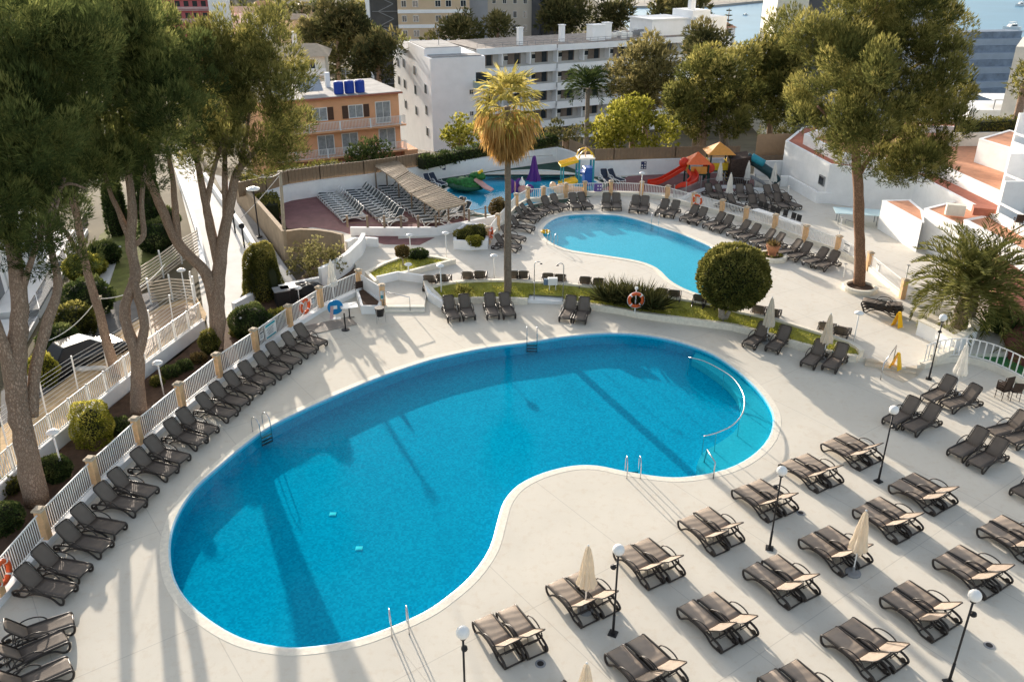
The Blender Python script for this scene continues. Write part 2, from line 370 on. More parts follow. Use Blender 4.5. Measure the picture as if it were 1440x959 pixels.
M_wood = stripemat('weathered_wood', (.16, .11, .07), (.30, .22, .15), (0, 0, 0), 6)
M_glass = mat('dark_glass', (.03, .04, .05), .08, .2, 2, spec=.6)
M_roof = mat('terracotta_tiles', (.60, .29, .17), .85, .16, 2.5, .3, 20)
M_roofd = mat('deep_red_tiles', (.40, .14, .09), .85, .16, 2.5, .3, 20)
# ================================================================== GROUND, SEA
def hgt(x, y):
    def s(a, b, t): t = min(1, max(0, (t-a)/(b-a))); return t*t*(3-2*t)
    z = -.7 - 5.3*s(72, 97, y) - 7*s(97, 150, y) - 3.5*s(160, 270, y)
    z += 26*s(-40, -170, x)*s(220, 430, y)
    coast = 50 + max(0, (y-240))*.02 if y < 600 else .33*y
    if y > 200: z = z + (-24 - z)*s(coast-14, coast+14, x + max(0, 300-y)*-.6 if y < 300 else x)
    return z
vs = []; fs = []
xs = [-500,-350,-260,-200,-150,-115,-90,-70,-55,-42,-32,-25,-20,-15,-10,-5,0,5,10,16,24,32,40,48,56,64,72,80,90,105,125,150,180,210,250,320,420,600,1000]
ys = [-40,0,20,40,60,70,76,82,88,94,100,110,120,130,140,152,165,180,200,215,230,245,260,280,300,330,370,420,480,560,590,600,620,700,900,1400,2400]
for y in ys:
    for x in xs: vs.append((x, y, hgt(x, y) + (random.uniform(-.3,.3) if y > 90 else 0)))
nx = len(xs)
for j in range(len(ys)-1):
    for i in range(nx-1): fs.append((j*nx+i, j*nx+i+1, (j+1)*nx+i+1, (j+1)*nx+i))
# the ground around the pools is left out where the pools and decks stand
g = MB(); g.add(vs, fs); og = g.build('ground', M_land, smooth=True); tag(og, kind='structure')
w = MB(); w.add([(-200,180,-20),(3000,180,-20),(3000,4000,-20),(-200,4000,-20)], [(0,1,2,3)]); tag(w.build('sea', M_sea), kind='structure')
w = MB(); w.add([(-300,170,-26),(3200,170,-26),(3200,4200,-26),(-300,4200,-26)], [(0,1,2,3)]); tag(w.build('sea_bed', M_seabed), kind='structure')
# ================================================================== MAIN DECK + POOL
PX_MAIN = [(738,483.5),(790,475.2),(840,470.5),(870,470),(900,471.8),(935,477.5),(967,486),(1003,500),(1037,523),(1062,546),(1079,568),(1087,590),(1080,617),(1056,642),(1020,660),(972,670),(932,670.7),(880,663),(840,655),(804,655.4),(763,665.5),(729,682.3),(709,704.8),(700,731),(688,772),(662,809.6),(628,839.5),(594,862),(538,886.3),(490,901.3),(422,910.6),(377,906.9),(340,897),(304,878),(268,849),(247,817),(240,784),(242,751),(254,719),(276,687),(311,655),(344,627),(382,600),(450,567),(525,535),(582,514.8),(623,503),(686,490)]
pool = smooth_loop(line(PX_MAIN, -.04), 3)
cop_in, cop_out = offset_loop(pool, .06), offset_loop(pool, .34)
deck_out = [(-80,-14),(90,-14),(90,74),(-15.9,74)] + [tuple(site(u, v)[:2]) for u, v in [(506,407),(451,432),(408,459),(360,494),(309,530),(256,573),(197,624),(136,682),(66,756),(0,836)]] + [(-17.2,14),(-80,14)]
b = MB()
def band(b, A, B, za, zb):
    n = len(A); b.add([(p[0],p[1],za) for p in A] + [(p[0],p[1],zb) for p in B], [(i,(i+1)%n,n+(i+1)%n,n+i) for i in range(n)])
band(b, cop_out, cop_out, -.3, .006); band(b, cop_out, cop_in, .006, .006); b.mi = 1; band(b, cop_in, pool, .006, -.02); band(b, pool, pool, -.02, -.16)
tag(b.build('pool_coping', [M_cop, M_lip]), kind='structure')
DEP = -.62
b = MB(); band(b, pool, pool, -.16, DEP); tag(b.build('pool_wall', M_tile), kind='structure')
sheet('pool_floor', [pool], DEP, M_tile)
M_shelf = mosaic('shelf_mosaic', (.26, .45, .53), (.36, .55, .62))
shelf_c = smooth_line(line([(967,503),(1000,523),(1028,546),(1042,572),(1036,603),(1012,623),(988,638),(978,662)], -.3), 4)
# the step shelf fills the end of the pool beyond the handrail
ends = [p for p in pool if p.y < 40 and p.x > 7.4 and (p.x > 9.0 or True)]
def near_i(q): return min(range(len(pool)), key=lambda i: (pool[i][0]-q[0])**2 + (pool[i][1]-q[1])**2)
i0, i1 = near_i(shelf_c[0]), near_i(shelf_c[-1])
arc = []; i = i0
while True:
    arc.append(pool[i]); 
    if i == i1: break
    i = (i + 1) % len(pool)
if len(arc) > len(pool)/2:
    arc = []; i = i0
    while True:
        arc.append(pool[i])
        if i == i1: break
        i = (i - 1) % len(pool)
shelf_poly = [Vector((p[0], p[1], 0)) for p in arc] + [Vector((p[0], p[1], 0)) for p in shelf_c[::-1][1:-1]]
b = MB(); b.prism(shelf_poly, DEP + .004, -.26); tag(b.build('pool_step', M_shelf), kind='structure')
o = sheet('pool_water', [pool], -.07, M_water)
for k, (u, v) in enumerate([(468,723),(505,771)]):
    b = MB(); p = site(u, v, DEP); b.box(p + Vector((0,0,.012)), (.24,.20,.024)); b.box(p + Vector((0,0,.028)), (.16,.12,.01)); tag(b.build('pool_floor_plate', M_white), 'white square plate on the pool floor, ' + ('farther from the camera' if k == 0 else 'nearer the camera'), 'drain', 'white plates on the pool floor')  # small white two-tier plate resting on the pool floor
# ================================================================== UPPER DECK + SMALL POOL + KIDS POOL
PX_SMALL = [(764,324),(772,314),(787,306.5),(808,303),(840,302.6),(870,304),(901,311.5),(930,321),(955,329),(982,340),(1005,352),(1018,372),(1020,392),(1010,410),(992,416),(975,411),(958,404),(942,394),(925,378),(900,368),(860,361),(825,356),(800,351.5),(780,344),(766,334)]
small = smooth_loop(line(PX_SMALL, ZU - .02), 3)
PX_KIDS = [(628,270),(640,261),(662,251.5),(690,244.7),(719,241.5),(756,240.2),(792,243),(820,249),(842,258),(838,268),(812,276),(780,281),(745,288),(715,297),(690,302),(663,297),(644,284)]
kids = smooth_loop(line(PX_KIDS, ZU - .02), 3)
PX_CURB = [(600,402.5),(636,396),(670,393.5),(711,393),(745,394.5),(778,396),(830,401.4),(880,408),(925,414),(965,420),(1007,427.5),(1040,437),(1090,447.5),(1140,462.5),(1195,480),(1212,492)]
KTOP = ZU + .42
curb = smooth_line(line(PX_CURB, KTOP), 2)
up_out = [tuple(p[:2]) for p in line([(1226,504),(1262,517),(1310,511),(1338,497)], ZU)] + [(70,38),(70,73),(-15,73)] + [tuple(p[:2]) for p in line([(395,300),(480,345),(500,372),(506,394),(541,428),(597,428)], ZU)] + [tuple(p[:2]) for p in curb]
up_out = [Vector((p[0], p[1], 0)) for p in up_out]
s_in, s_out = offset_loop(small, .04), offset_loop(small, .36)
k_in, k_out = offset_loop(kids, .03), offset_loop(kids, .3)
sheet('upper_deck', [up_out, s_out, k_out], ZU, M_updeck)
sheet('pool_deck', [deck_out, cop_out, s_out, k_out], 0, M_deck)
b = MB(); band(b, up_out, up_out, 0.0, ZU); tag(b.build('upper_deck_side', M_cream), kind='structure')
for nm, lp, li, lo, wm in (('small_pool', small, s_in, s_out, M_water2), ('paddling_pool', kids, k_in, k_out, M_water)):
    b = MB(); band(b, lo, lo, ZU-.2, ZU+.02); band(b, lo, li, ZU+.02, ZU+.02); b.mi = 1; band(b, li, lp, ZU+.02, ZU-.02); band(b, lp, lp, ZU-.02, ZU-.12)
    tag(b.build(nm + '_coping', [M_cop, M_lip]), kind='structure')
    b = MB(); band(b, lp, lp, ZU-.12, ZU-.44); tag(b.build(nm + '_wall', M_tile2), kind='structure')
    sheet(nm + '_floor', [lp], ZU-.44, M_tile2 if nm == 'small_pool' else M_tile3)
    sheet(nm + '_water', [lp], ZU-.05, M_water2)
# painted / matted areas on the upper level
L = lambda pts, z=ZU: [Vector((p[0], p[1], 0)) for p in line(pts, z)]
sheet('burgundy_terrace', [L([(384,287),(409,281),(453,274.5),(514,267),(560,261),(612,268),(640,300),(690,322),(600,326),(560,328),(560,336),(612,334),(590,345),(540,344),(505,334),(480,326),(440,320),(405,322),(388,300)])], ZU+.004, M_burg)
sheet('paddling_pool_matting', [L([(606,254),(640,248.5),(713,238),(783,228),(833,249),(880,249),(884,270),(842,274),(800,285),(745,293),(715,303),(690,308),(655,303),(636,288),(618,268)]), offset_loop(kids, .31)], ZU+.004, M_green)
sheet('play_area_paving', [L([(843,268),(884,248),(947,244.5),(1040,243.5),(1060,250),(1062,268),(975,272),(962,275),(940,272),(905,270),(860,268)])], ZU+.008, M_burg)
sheet('sandy_ramp', [[Vector((p[0],p[1],0)) for p in line([(1222,506),(1262,520),(1304,513),(1290,528),(1271,537),(1245,526)], .05)]], .012, M_sand)
# steps between the decks
def steps(name, a, b_, n, dirv, z0, z1, m, run=.34):
    a, b_ = Vector(a), Vector(b_); d = Vector(dirv).normalized(); mb = MB(); rise = (z1 - z0) / n
    for k in range(n):
        off0 = d * (run * (n - 1 - k)); 
        p = [a, b_, b_ + d*(run*(n-k)), a + d*(run*(n-k))]
        mb.prism([Vector((q[0],q[1],0)) for q in p], z0 + rise*k + (0.001*k), z0 + rise*(k+1) - .004)
    return tag(mb.build(name, m), kind='structure')
A, B = site(541,428,ZU), site(597,428,ZU); steps('deck_step', A, B, 2, (0.1,-1,0), 0, ZU, M_cream)
A, B = site(1219,502,ZU), site(1290,514,ZU); steps('ramp_step', A, B, 2, (-.45,-.9,0), 0, ZU, M_sand)
# upper kerb along the grass
b = MB(); b.ribbon(curb, .26, 0.0, KTOP); tag(b.build('grass_kerb', M_cop), kind='structure')
# lawn between the two pools
nearL = line([(598,405),(608,414),(620,421.5),(650,420.5),(673,419.5),(710,420),(742,421),(744,414),(793,417),(793,423),(840,429.5),(870,434),(900,440),(940,445.5),(975,450),(1005,453.5),(1030,457),(1075,468),(1112,480),(1150,490),(1185,499),(1203,501),(1212,494)], .3)
farL = curb[::-1]
lp = [Vector((p.x, p.y, .30)) for p in nearL] + [Vector((p.x, p.y, .52)) for p in farL]
sheet('lawn_ground', [lp], 0, M_lawnbase, zfun=True)
b = MB(); kl = [p for p in nearL[2:]]
b.ribbon(kl[:5], .22, 0, .37); b.ribbon(kl[7:], .22, 0, .37); b.ribbon([nearL[0], nearL[1], nearL[2]], .24, 0, [.78, .6, .42])
tag(b.build('lawn_kerb', M_cop), kind='structure')
b = MB(); sp = line([(742,421.5),(745,414.5),(794,417.5),(793,424)], .2); b.prism([Vector((p.x,p.y,0)) for p in sp], 0, .2); tag(b.build('shower_pad', M_white), kind='structure')
lawn2 = line([(516,385),(538,373),(562,364),(586,360.5),(612,363),(636,367.5),(610,374),(575,383),(545,390),(528,396.5)], ZU+.18)
sheet('lawn_ground', [[Vector((p.x,p.y,ZU+.18)) for p in lawn2]], ZU+.18, M_lawnbase)
b = MB(); b.ribbon([Vector(p) for p in lawn2], .24, ZU, ZU+.3, closed=True); tag(b.build('lawn_kerb', M_cop), kind='structure')
def in_poly(P, poly):
    x, y = P[:, 0], P[:, 1]; r = np.zeros(len(P), bool); n = len(poly)
    for i in range(n):
        x0, y0 = poly[i][0], poly[i][1]; x1, y1 = poly[i-1][0], poly[i-1][1]
        c = ((y0 > y) != (y1 > y)); xi = (x1-x0)*(y-y0)/((y1-y0) if abs(y1-y0) > 1e-9 else 1e-9) + x0
        r ^= c & (x < xi)
    return r
def blades(name, poly, z0, z1, dens, m, ln=.09, label=None):
    xs_ = [p[0] for p in poly]; ys_ = [p[1] for p in poly]
    n = int((max(xs_)-min(xs_))*(max(ys_)-min(ys_))*dens)
    P = np.stack([rng.uniform(min(xs_), max(xs_), n), rng.uniform(min(ys_), max(ys_), n), np.zeros(n)], 1); P = P[in_poly(P, poly)]
    n = len(P); P[:, 2] = rng.uniform(z0, z1, n) if z1 > z0 else z0
    D = unit(np.array([0,0,1.0]) + rng.normal(size=(n,3))*.55)
    T = .5 + .35*np.sin(P[:,0]*1.3+np.sin(P[:,1]*1.7)*2) * np.cos(P[:,1]*.9) + rng.normal(size=n)*.18
    return tag(leaves(name, P, D, ln*rng.uniform(.6,1.4,n), np.full(n,.03), T, m), kind='stuff')
blades('grass', lp, .34, .44, 260, M_lawn, .12)
blades('grass', lawn2, ZU+.17, ZU+.17, 220, M_lawn, .12)
# ================================================================== LEFT: planting bed, white wall, slope, road
bed = [Vector((p[0],p[1],0)) for p in line([(0,836),(66,756),(136,682),(197,624),(256,573),(309,530),(360,494),(408,459),(451,432),(506,407),(500,372),(480,352),(448,365),(420,392),(330,440),(285,470),(255,497),(207,530),(155,572),(107,612),(50,660),(0,705)], 0)] + [Vector((-23.5,22,0)), Vector((-20,15,0)), Vector((-17.3,15,0))]
sheet('planting_bed', [bed], -.02, M_soil)
slope = [Vector((p[0],p[1],0)) for p in line([(0,700),(50,655),(107,607),(155,567),(207,525),(255,490),(285,465),(290,440),(275,415),(225,430),(160,470),(90,535),(0,600)], 0)]
sheet('earth_slope', [slope], -.03, M_dry)
road = [Vector((p[0],p[1],0)) for p in line([(0,602),(90,537),(160,472),(225,432),(215,405),(160,420),(100,480),(0,545)], -.1)]
sheet('road', [road], -.30, M_road)
street = [Vector((p[0],p[1],0)) for p in line([(238,200),(258,200),(275,232),(300,262),(330,300),(358,338),(350,395),(325,440),(295,470),(285,430),(270,330),(252,260)], -.1)]
sheet('street', [street], -.12, M_conc)
walk = [Vector((p[0],p[1],0)) for p in line([(300,245),(318,250),(345,290),(372,330),(400,372),(418,396),(395,400),(360,340),(330,302)], -.1)]
sheet('pavement', [walk], -.10, M_grey)
garden = [Vector((p[0],p[1],0)) for p in line([(140,330),(180,305),(238,312),(250,360),(225,385),(190,405),(150,440),(110,490),(95,500),(112,420)], -.3)]
sheet('garden_lawn', [garden], -.32, mat('garden_grass', (.16, .17, .04), .95, .4, 1.2, .5, 30))
deckw = [Vector((p[0],p[1],0)) for p in line([(190,470),(212,440),(262,428),(277,432),(276,445),(243,462),(205,500)], 0)]
b = MB(); b.prism(deckw, -.25, .02); tag(b.build('timber_platform', stripemat('timber_boards', (.22,.13,.07), (.42,.28,.16), (0,0,R(-35)), 3.2)), kind='structure')
# right: green turf garden below the curved fence
turf = [Vector((p[0],p[1],0)) for p in line([(1312,512),(1340,499),(1368,480),(1360,470),(1385,448),(1445,440),(1500,520),(1440,545),(1400,520),(1357,509)], 0)] 
sheet('turf_lawn', [turf], .012, M_turf)
# ================================================================== LOUNGERS
def fabricmat(name, c):
    m, nt, b = nodes_of(name); N, L = nt.nodes.new, nt.links.new
    tc = N('ShaderNodeTexCoord'); oi = N('ShaderNodeObjectInfo')
    w = N('ShaderNodeTexWave'); w.bands_direction = 'X'; w.inputs['Scale'].default_value = 1.1; w.inputs['Distortion'].default_value = 8; w.inputs['Detail'].default_value = 2; w.inputs['Detail Scale'].default_value = .6
    L(tc.outputs['Object'], w.inputs['Vector'])
    n = N('ShaderNodeTexNoise'); n.inputs['Scale'].default_value = 5; n.inputs['Detail'].default_value = 5; L(tc.outputs['Object'], n.inputs['Vector'])
    mr = N('ShaderNodeMapRange'); mr.inputs[3].default_value = .82; mr.inputs[4].default_value = 1.12; L(n.outputs['Fac'], mr.inputs[0])
    m2 = N('ShaderNodeMapRange'); m2.inputs[3].default_value = .9; m2.inputs[4].default_value = 1.08; L(oi.outputs['Random'], m2.inputs[0])
    mu = N('ShaderNodeMath'); mu.operation = 'MULTIPLY'; L(mr.outputs[0], mu.inputs[0]); L(m2.outputs[0], mu.inputs[1])
    mx = N('ShaderNodeMix'); mx.data_type = 'RGBA'; mx.blend_type = 'MULTIPLY'; mx.inputs[0].default_value = 1; mx.inputs[6].default_value = c + (1,)
    L(mu.outputs[0], mx.inputs[7]); L(mx.outputs[2], b.inputs['Base Color']); b.inputs['Roughness'].default_value = .7; b.inputs['Specular IOR Level'].default_value = .15
    bp = N('ShaderNodeBump'); bp.inputs['Strength'].default_value = .3; bp.inputs['Distance'].default_value = .022; L(w.outputs['Fac'], bp.inputs['Height']); L(bp.outputs['Normal'], b.inputs['Normal'])
    MATS[name] = m; return m
M_fab = fabricmat('taupe_mesh_fabric', (.33, .268, .215))
M_fab_shaded = fabricmat('shaded_taupe_fabric', (.172, .14, .115))  # same taupe mesh, with shade put into a darker base colour
M_navy = fabricmat('navy_mesh_fabric', (.035, .045, .07))
M_greyf = fabricmat('grey_mesh_fabric', (.055, .065, .068))
def panel(mb, prof, hw, th, edge_r=0.0):
    """bent sheet: prof = (x,z,halfwidth) along its length"""
    n = len(prof); vs = []; cols = [-1, -.5, 0, .5, 1]
    for s_ in (0, 1):
        for x, z, h in prof:
            for c in cols: vs.append((x, c*h, z - s_*th - (.012*(1-c*c))))
    k = len(cols); fs = []
    for i in range(n-1):
        for j in range(k-1):
            a = i*k+j; fs.append((a, a+1, a+k+1, a+k)); q = n*k + a; fs.append((q+k, q+k+1, q+1, q))
    for i in range(n-1):
        a = i*k; q = n*k+a; fs.append((a+k, q+k, q, a)); a += k-1; q = n*k+a; fs.append((a, q, q+k, a+k))
    for j in range(k-1):
        a = j; q = n*k+j; fs.append((a, q, q+1, a+1)); a = (n-1)*k+j; q = n*k+a; fs.append((a+1, q+1, q, a))
    mb.add(vs, fs)
def make_lounger(label, group, mf, mfab, angle=52, simple=False):
    root = thing('sun_lounger', label, 'sun lounger', group=group)
    sg = 5 if simple else 7
    b = MB()
    for s in (-1, 1):
        y = .325*s
        rail = [(.80,y,.015),(.90,y,.06),(.95,y,.17),(.955,y,.27),(.91,y,.325),(.70,y,.335),(.35,y,.345),(0,y,.34),(-.30,y,.33),(-.62,y,.30),(-.85,y,.24),(-.94,y,.15),(-.92,y,.06)]
        b.tube(smooth_line(rail, 1 if simple else 2), .042 if simple else .039, sg)
        arch = [(.80,y,.02),(.71,y,.07),(.60,y,.17),(.44,y,.255),(.20,y,.285),(-.06,y,.265),(-.30,y,.19),(-.48,y,.08),(-.60,y,.04),(-.92,y,.045)]
        b.tube(smooth_line(arch, 1 if simple else 2), .038 if simple else .033, sg)
    b.tube([(.955,-.335,.27),(.955,.335,.27)], .030, sg); b.tube([(-.92,-.335,.05),(-.92,.335,.05)], .028, sg)
    b.tube([(-.60,-.335,.30),(-.60,.335,.30)], .022, sg); b.tube([(-.45,-.335,.10),(-.45,.335,.10)], .02, sg)
    b.build('frame', mf, root, smooth=True)
    b = MB(); pr = [(.955,.285,.27),(.945,.325,.285),(.90,.352,.295),(.6,.352,.295),(.3,.35,.295),(.0,.345,.295),(-.25,.345,.29)]
    panel(b, pr, .32, .022); b.build('seat', mfab, root, smooth=True)
    ca, sa = math.cos(R(angle)), math.sin(R(angle)); hx, hz = -.25, .355
    b = MB(); pr = []
    for t, h in ((0,.28),(.15,.285),(.35,.285),(.55,.285),(.70,.28),(.755,.255),(.775,.215)):
        pr.append((hx - ca*t, hz + sa*t, h))
    panel(b, pr, .3, .022); bk = b.build('backrest', mfab, root, smooth=True)
    b = MB(); path = [(hx, -.32, hz), (hx-ca*.70, -.315, hz+sa*.70), (hx-ca*.775, -.25, hz+sa*.775), (hx-ca*.79, 0, hz+sa*.79), (hx-ca*.775, .25, hz+sa*.775), (hx-ca*.70, .315, hz+sa*.70), (hx, .32, hz)]
    b.tube(path, .021, sg); b.build('backrest_frame', mf, bk, smooth=True)
    b = MB(); b.tube([(hx-ca*.45, -.16, hz+sa*.45-.02), (-.66, -.16, .30), (-.66, .16, .30), (hx-ca*.45, .16, hz+sa*.45-.02)], .014, 5); b.build('backrest_prop', mf, root)
    for s in (-1, 1):
        b = MB(); y = .365*s
        b.tube(smooth_line([(.30,y,.34),(.22,y,.46),(.06,y,.545),(-.14,y,.575),(-.34,y,.545),(-.50,y,.44),(-.58,y,.30)], 1 if simple else 2), .022, sg); b.build('armrest', mf, root, smooth=True)
    for s in (-1, 1):
        b = MB(); b.lathe([(.03,-.02),(.075,-.022),(.085,-.012),(.085,.012),(.075,.022),(.03,.02)], (-.80, .30*s, .085), 12, (0,1,0)); b.build('wheel', mf, root, smooth=False)
    return root
LPROTO = {}
def lounger(kind, c, rz, label, group):
    if kind not in LPROTO:
        spec = {'brown': (M_fram, M_fab_shaded, 52, False), 'reclined': (M_fram, M_fab, 39, False), 'reclined_more': (M_fram, M_fab, 35, False), 'white': (M_wpaint, M_greyf, 50, True), 'navy': (M_wpaint, M_navy, 52, True), 'flat': (M_fram, M_fab_shaded, 8, False)}[kind]
        o = make_lounger(label, group, *spec); o.location = c; o.rotation_euler = (0,0,rz); LPROTO[kind] = o; return o
    return dup(LPROTO[kind], c, rz, label, group)
def by_back(back, foot, zf=0.0, kind='brown', label='', group=''):
    B, F = site(*back, zf+.66), site(*foot, zf+.34); d = Vector((F.x-B.x, F.y-B.y, 0)).normalized()
    c = Vector((B.x, B.y, 0)) + d*.50; c.z = zf
    return lounger(kind, c, math.atan2(d.y, d.x), label, group)
# --- rows on the sun deck, in pairs facing the big pool (foot end up and away from the camera)
FOOT = R(122.0)
ef = Vector((math.cos(FOOT), math.sin(FOOT), 0)); es = Vector((math.sin(FOOT), -math.cos(FOOT), 0))   # es: to the right seen from the foot end
GB = 'pairs of brown loungers on the open sun deck'
rowA = [(741,929),(844.5,872.5),(937.5,820),(1026.5,773),(1101,727),(1166.7,687),(1225,656)]
rowB = [(1039.5,907.5),(1130,847.5),(1205,801.6),(1278.3,755.7),(1330.3,719)]
rowC = [(1253,950),(1330.5,890.5),(1402,832),(1464,786)]
A0 = site(*rowB[0]) ; dB = (site(*rowB[1]) - A0); ptsB = [A0 - dB*2, A0 - dB] + [site(*q) for q in rowB]
C0 = site(*rowC[0]); dC = site(*rowC[1]) - C0; ptsC = [C0 - dC] + [site(*q) for q in rowC]
rows = [('row nearest the big pool', [site(*q) for q in rowA]), ('middle row of the sun deck', ptsB), ('row farthest from the big pool', ptsC)]
for rn, pts in rows:
    for i, p in enumerate(pts):
        for s, side in ((-1, 'left'), (1, 'right')):
            c = p + ef*.92 + es*(.39*s) + ef*random.uniform(-.05, .05); c.z = 0
            lounger(random.choice(['reclined','reclined','reclined_more']), c, FOOT + R(random.uniform(-2.5, 2.5)), f'brown lounger, {side} of the {ORD[i]} pair from the left, {rn}', GB)
# --- row along the picket fence
GL = 'grey brown loungers along the picket fence'
bp_ = [(39.4,808.8),(62.9,780.7),(95.7,747),(116.3,722.5),(147.8,691.3),(166.6,671.6),(197.6,642.6),(216.3,624.7),(243.5,600.3),(260.4,585.3),(287.6,563.8),(306,548),(326,532.5),(346,518.5),(367.5,505),(384.5,491),(406,477),(423.5,465)]
BP = [site(u, v, .66) for u, v in bp_]
for i, p in enumerate(BP):
    a, b_ = BP[max(0, i-2)], BP[min(len(BP)-1, i+2)]; t = (b_ - a); n = Vector((t.y, -t.x, 0)).normalized()
    n = (n + Vector((.25*random.uniform(-.4,.4), -.16, 0))).normalized()
    c = Vector((p.x, p.y, 0)) + n*.5
    lounger('brown', c, math.atan2(n.y, n.x), f'brown lounger against the picket fence, {ORD[i]} along from the lifebuoy corner', GL)
# --- three pairs on the far rim of the big pool, under the lawn
GF = 'lounger pairs between lawn and big pool'
def zz(x, y, x0, y0, s): return (x0 + x/s, y0 + y/s)
far = [((437,118),(468,212)),((543,108),(575,210)),((714,100),(735,200)),((815,98),(845,195)),((1258,118),(1225,212)),((1348,128),(1322,222))]
wh = ['left of the pair beside the stairs wall','right of the pair beside the stairs wall','left of the pair in front of the tall palm','right of the pair in front of the tall palm','left of the pair beside the shower pad','right of the pair beside the shower pad']
for (a, b_), t in zip(far, wh): by_back(zz(*a,540,400,4.793), zz(*b_,540,400,4.793), 0, 'brown', 'dark lounger facing the big pool, ' + t, GF)
rt_ = [((1072.5,462.5),(1060,478),'left lounger beside the closed parasol under the ball tree'),((1102.5,467.5),(1090,485),'right lounger beside the closed parasol under the ball tree'),
 ((1152.5,487.5),(1141,505),'left lounger beside the closed parasol at the lawn tip'),((1182.5,492.5),(1168.8,512.5),'right lounger beside the closed parasol at the lawn tip'),
 ((1333,538.7),(1315,555),'left lounger beside the closed parasol by the white railing'),((1367.5,551),(1342.5,566),'right lounger beside the closed parasol by the white railing'),
 ((1281,569),(1259,588),'shaded dark lounger behind the lamp globe, left of its pair'),((1310,579),(1282.3,600),'shaded dark lounger behind the lamp globe, right of its pair'),
 ((1375.8,612.5),(1348,634.5),'shaded dark lounger on the open deck below the wicker chairs, left of its pair'),((1403.5,627),(1374.3,650.5),'shaded dark lounger on the open deck below the wicker chairs, right of its pair'),
 ((1434,589),(1409,604),'brown lounger cut by the picture edge under the wicker chairs, upper one'),((1458,599),(1431,616),'brown lounger cut by the picture edge under the wicker chairs, lower one'),
 ((1470,668),(1440,690),'dark lounger whose foot just enters at the picture edge')]
for a, b_, t in rt_: by_back(a, b_, 0, 'brown', t, 'shaded loungers on the far side of the sun deck')
bl = [((22,884),(68,881),'farthest'),((12,916),(66,905),'middle'),((14,956),(60,949),'nearest')]
for a, b_, t in bl: by_back(a, b_, 0, 'brown', f'brown lounger in the corner below the fence row, {t} of three', 'corner loungers below the fence row')
# --- upper deck, around the small pool
up = [zz(x,y,600,180,4.793)+zz(p,q,600,180,4.793) for x,y,p,q in [(490,750,610,800),(530,690,650,745),(590,625,700,670),(625,565,735,610),(655,540,765,580),(700,515,790,555),(800,490,870,545),(860,475,920,525),(985,470,1010,525),(1045,465,1085,520),(1213,470,1213,535),(1277,470,1284,535)]]
up += [zz(x,y,860,180,4.793)+zz(p,q,860,180,4.793) for x,y,p,q in [(165,485,145,555),(225,490,210,560),(360,510,320,575),(430,520,390,580),(560,550,505,600),(615,567,560,620),(735,600,672,645),(790,620,727,670),(905,655,835,700),(972,680,892,730),(1070,715,990,760),(1135,740,1050,785),(1250,785,1165,830),(1315,805,1230,860)]]
up += [zz(x,y,1100,160,4.235)+zz(p,q,1100,160,4.235) for x,y,p,q in [(242,828,170,875),(308,848,225,905)]]
GU = 'dark loungers round the small pool'
for i, (a, b_, c, d) in enumerate(up):
    side = 'left' if i < 6 else ('far' if i < 16 else 'right')
    j = i if i < 6 else (i-6 if i < 16 else i-16)
    o = {'left': 'round the near end behind the palm', 'far': 'in front of the paddling pool railing', 'right': 'along the pillared railing towards the big pine'}[side]
    by_back((a, b_), (c, d), ZU, 'brown', f'dark lounger on the small pool deck, {ORD[j]} {o}', GU)
gt = [(505,560,548,628),(610,570,650,628),(835,568,850,635),(940,568,978,632),(1130,580,1160,640),(1222,570,1255,625),(650,680,690,735),(745,680,800,742),(970,680,1005,755),(1075,680,1125,752),(1240,665,1290,745),(1330,665,1395,735)]
for i, (x,y,p,q) in enumerate(gt):
    t = ['left','right'][i % 2] + ' of the pair ' + ['at the playground end','by the second thin parasol','against the white building','under the nearest thin parasol','mid front line','building end of the front line'][i//2]
    by_back(zz(x,y,930,190,7.58), zz(p,q,930,190,7.58), ZU, 'brown', 'dark lounger on the service terrace, ' + t, 'loungers on the service terrace')
# --- backs turned to the lawn, facing the small pool
bk = [(603,391,84),(620.5,389.5,84),(657,386,86),(674.5,385,88),(722,385,90),(736,385,90),(770.5,388,86),(787.5,389.5,86),(823,393,84),(842,395,84),(930.5,409.5,76),(948,412,76),(983,418.5,72),(998,421,72),(1066,434,66),(1086,438.5,66),(1160,458,60),(1182,464,60)]
for i, (u, v, a) in enumerate(bk):
    p = site(u, v, ZU+.76); d = Vector((math.cos(R(a)), math.sin(R(a)), 0)); c = Vector((p.x, p.y, ZU)) + d*.62; c.z = ZU
    lounger('brown', c, R(a), f'lounger seen from behind over the lawn kerb, {ORD[i]} from the stairs', 'loungers with backs to the lawn')
for k in range(3):
    c = site(1240, 441, ZU); c.z = ZU + .13*k
    o = lounger('flat', c + Vector((-.05*k,.05*k,0)), R(150), ['lowest','middle','topmost'][k] + ' of the folded brown loungers stacked beside the yellow floor sign', 'folded loungers in a stack')
# --- white loungers on the burgundy terrace
def rowpts(a, b_, c, d, n):
    P0, P1, Q0, Q1 = site(*a,ZU), site(*b_,ZU), site(*c,ZU), site(*d,ZU)
    return [(P0.lerp(P1, i/(n-1)), Q0.lerp(Q1, i/(n-1))) for i in range(n)]
Zt = lambda x, y: zz(x, y, 410, 220, 4.966)
for rn, pts in (('row nearest the concrete wall', rowpts(Zt(215,290),Zt(385,452),Zt(330,290),Zt(490,440),12)), ('second row from the concrete wall', rowpts(Zt(410,268),Zt(680,480),Zt(520,262),Zt(765,455),14)), ('row beside the reed pergola', rowpts(Zt(620,238),Zt(960,478),Zt(760,232),Zt(1060,470),14))):
    for i, (p, q) in enumerate(pts):
        d = (q-p).normalized(); c = p.lerp(q, .5); c.z = ZU
        lounger('white', c, math.atan2(-d.y, -d.x), f'white terrace lounger, {ORD[i]} from the back wall, {rn}', 'white loungers on the burgundy terrace')
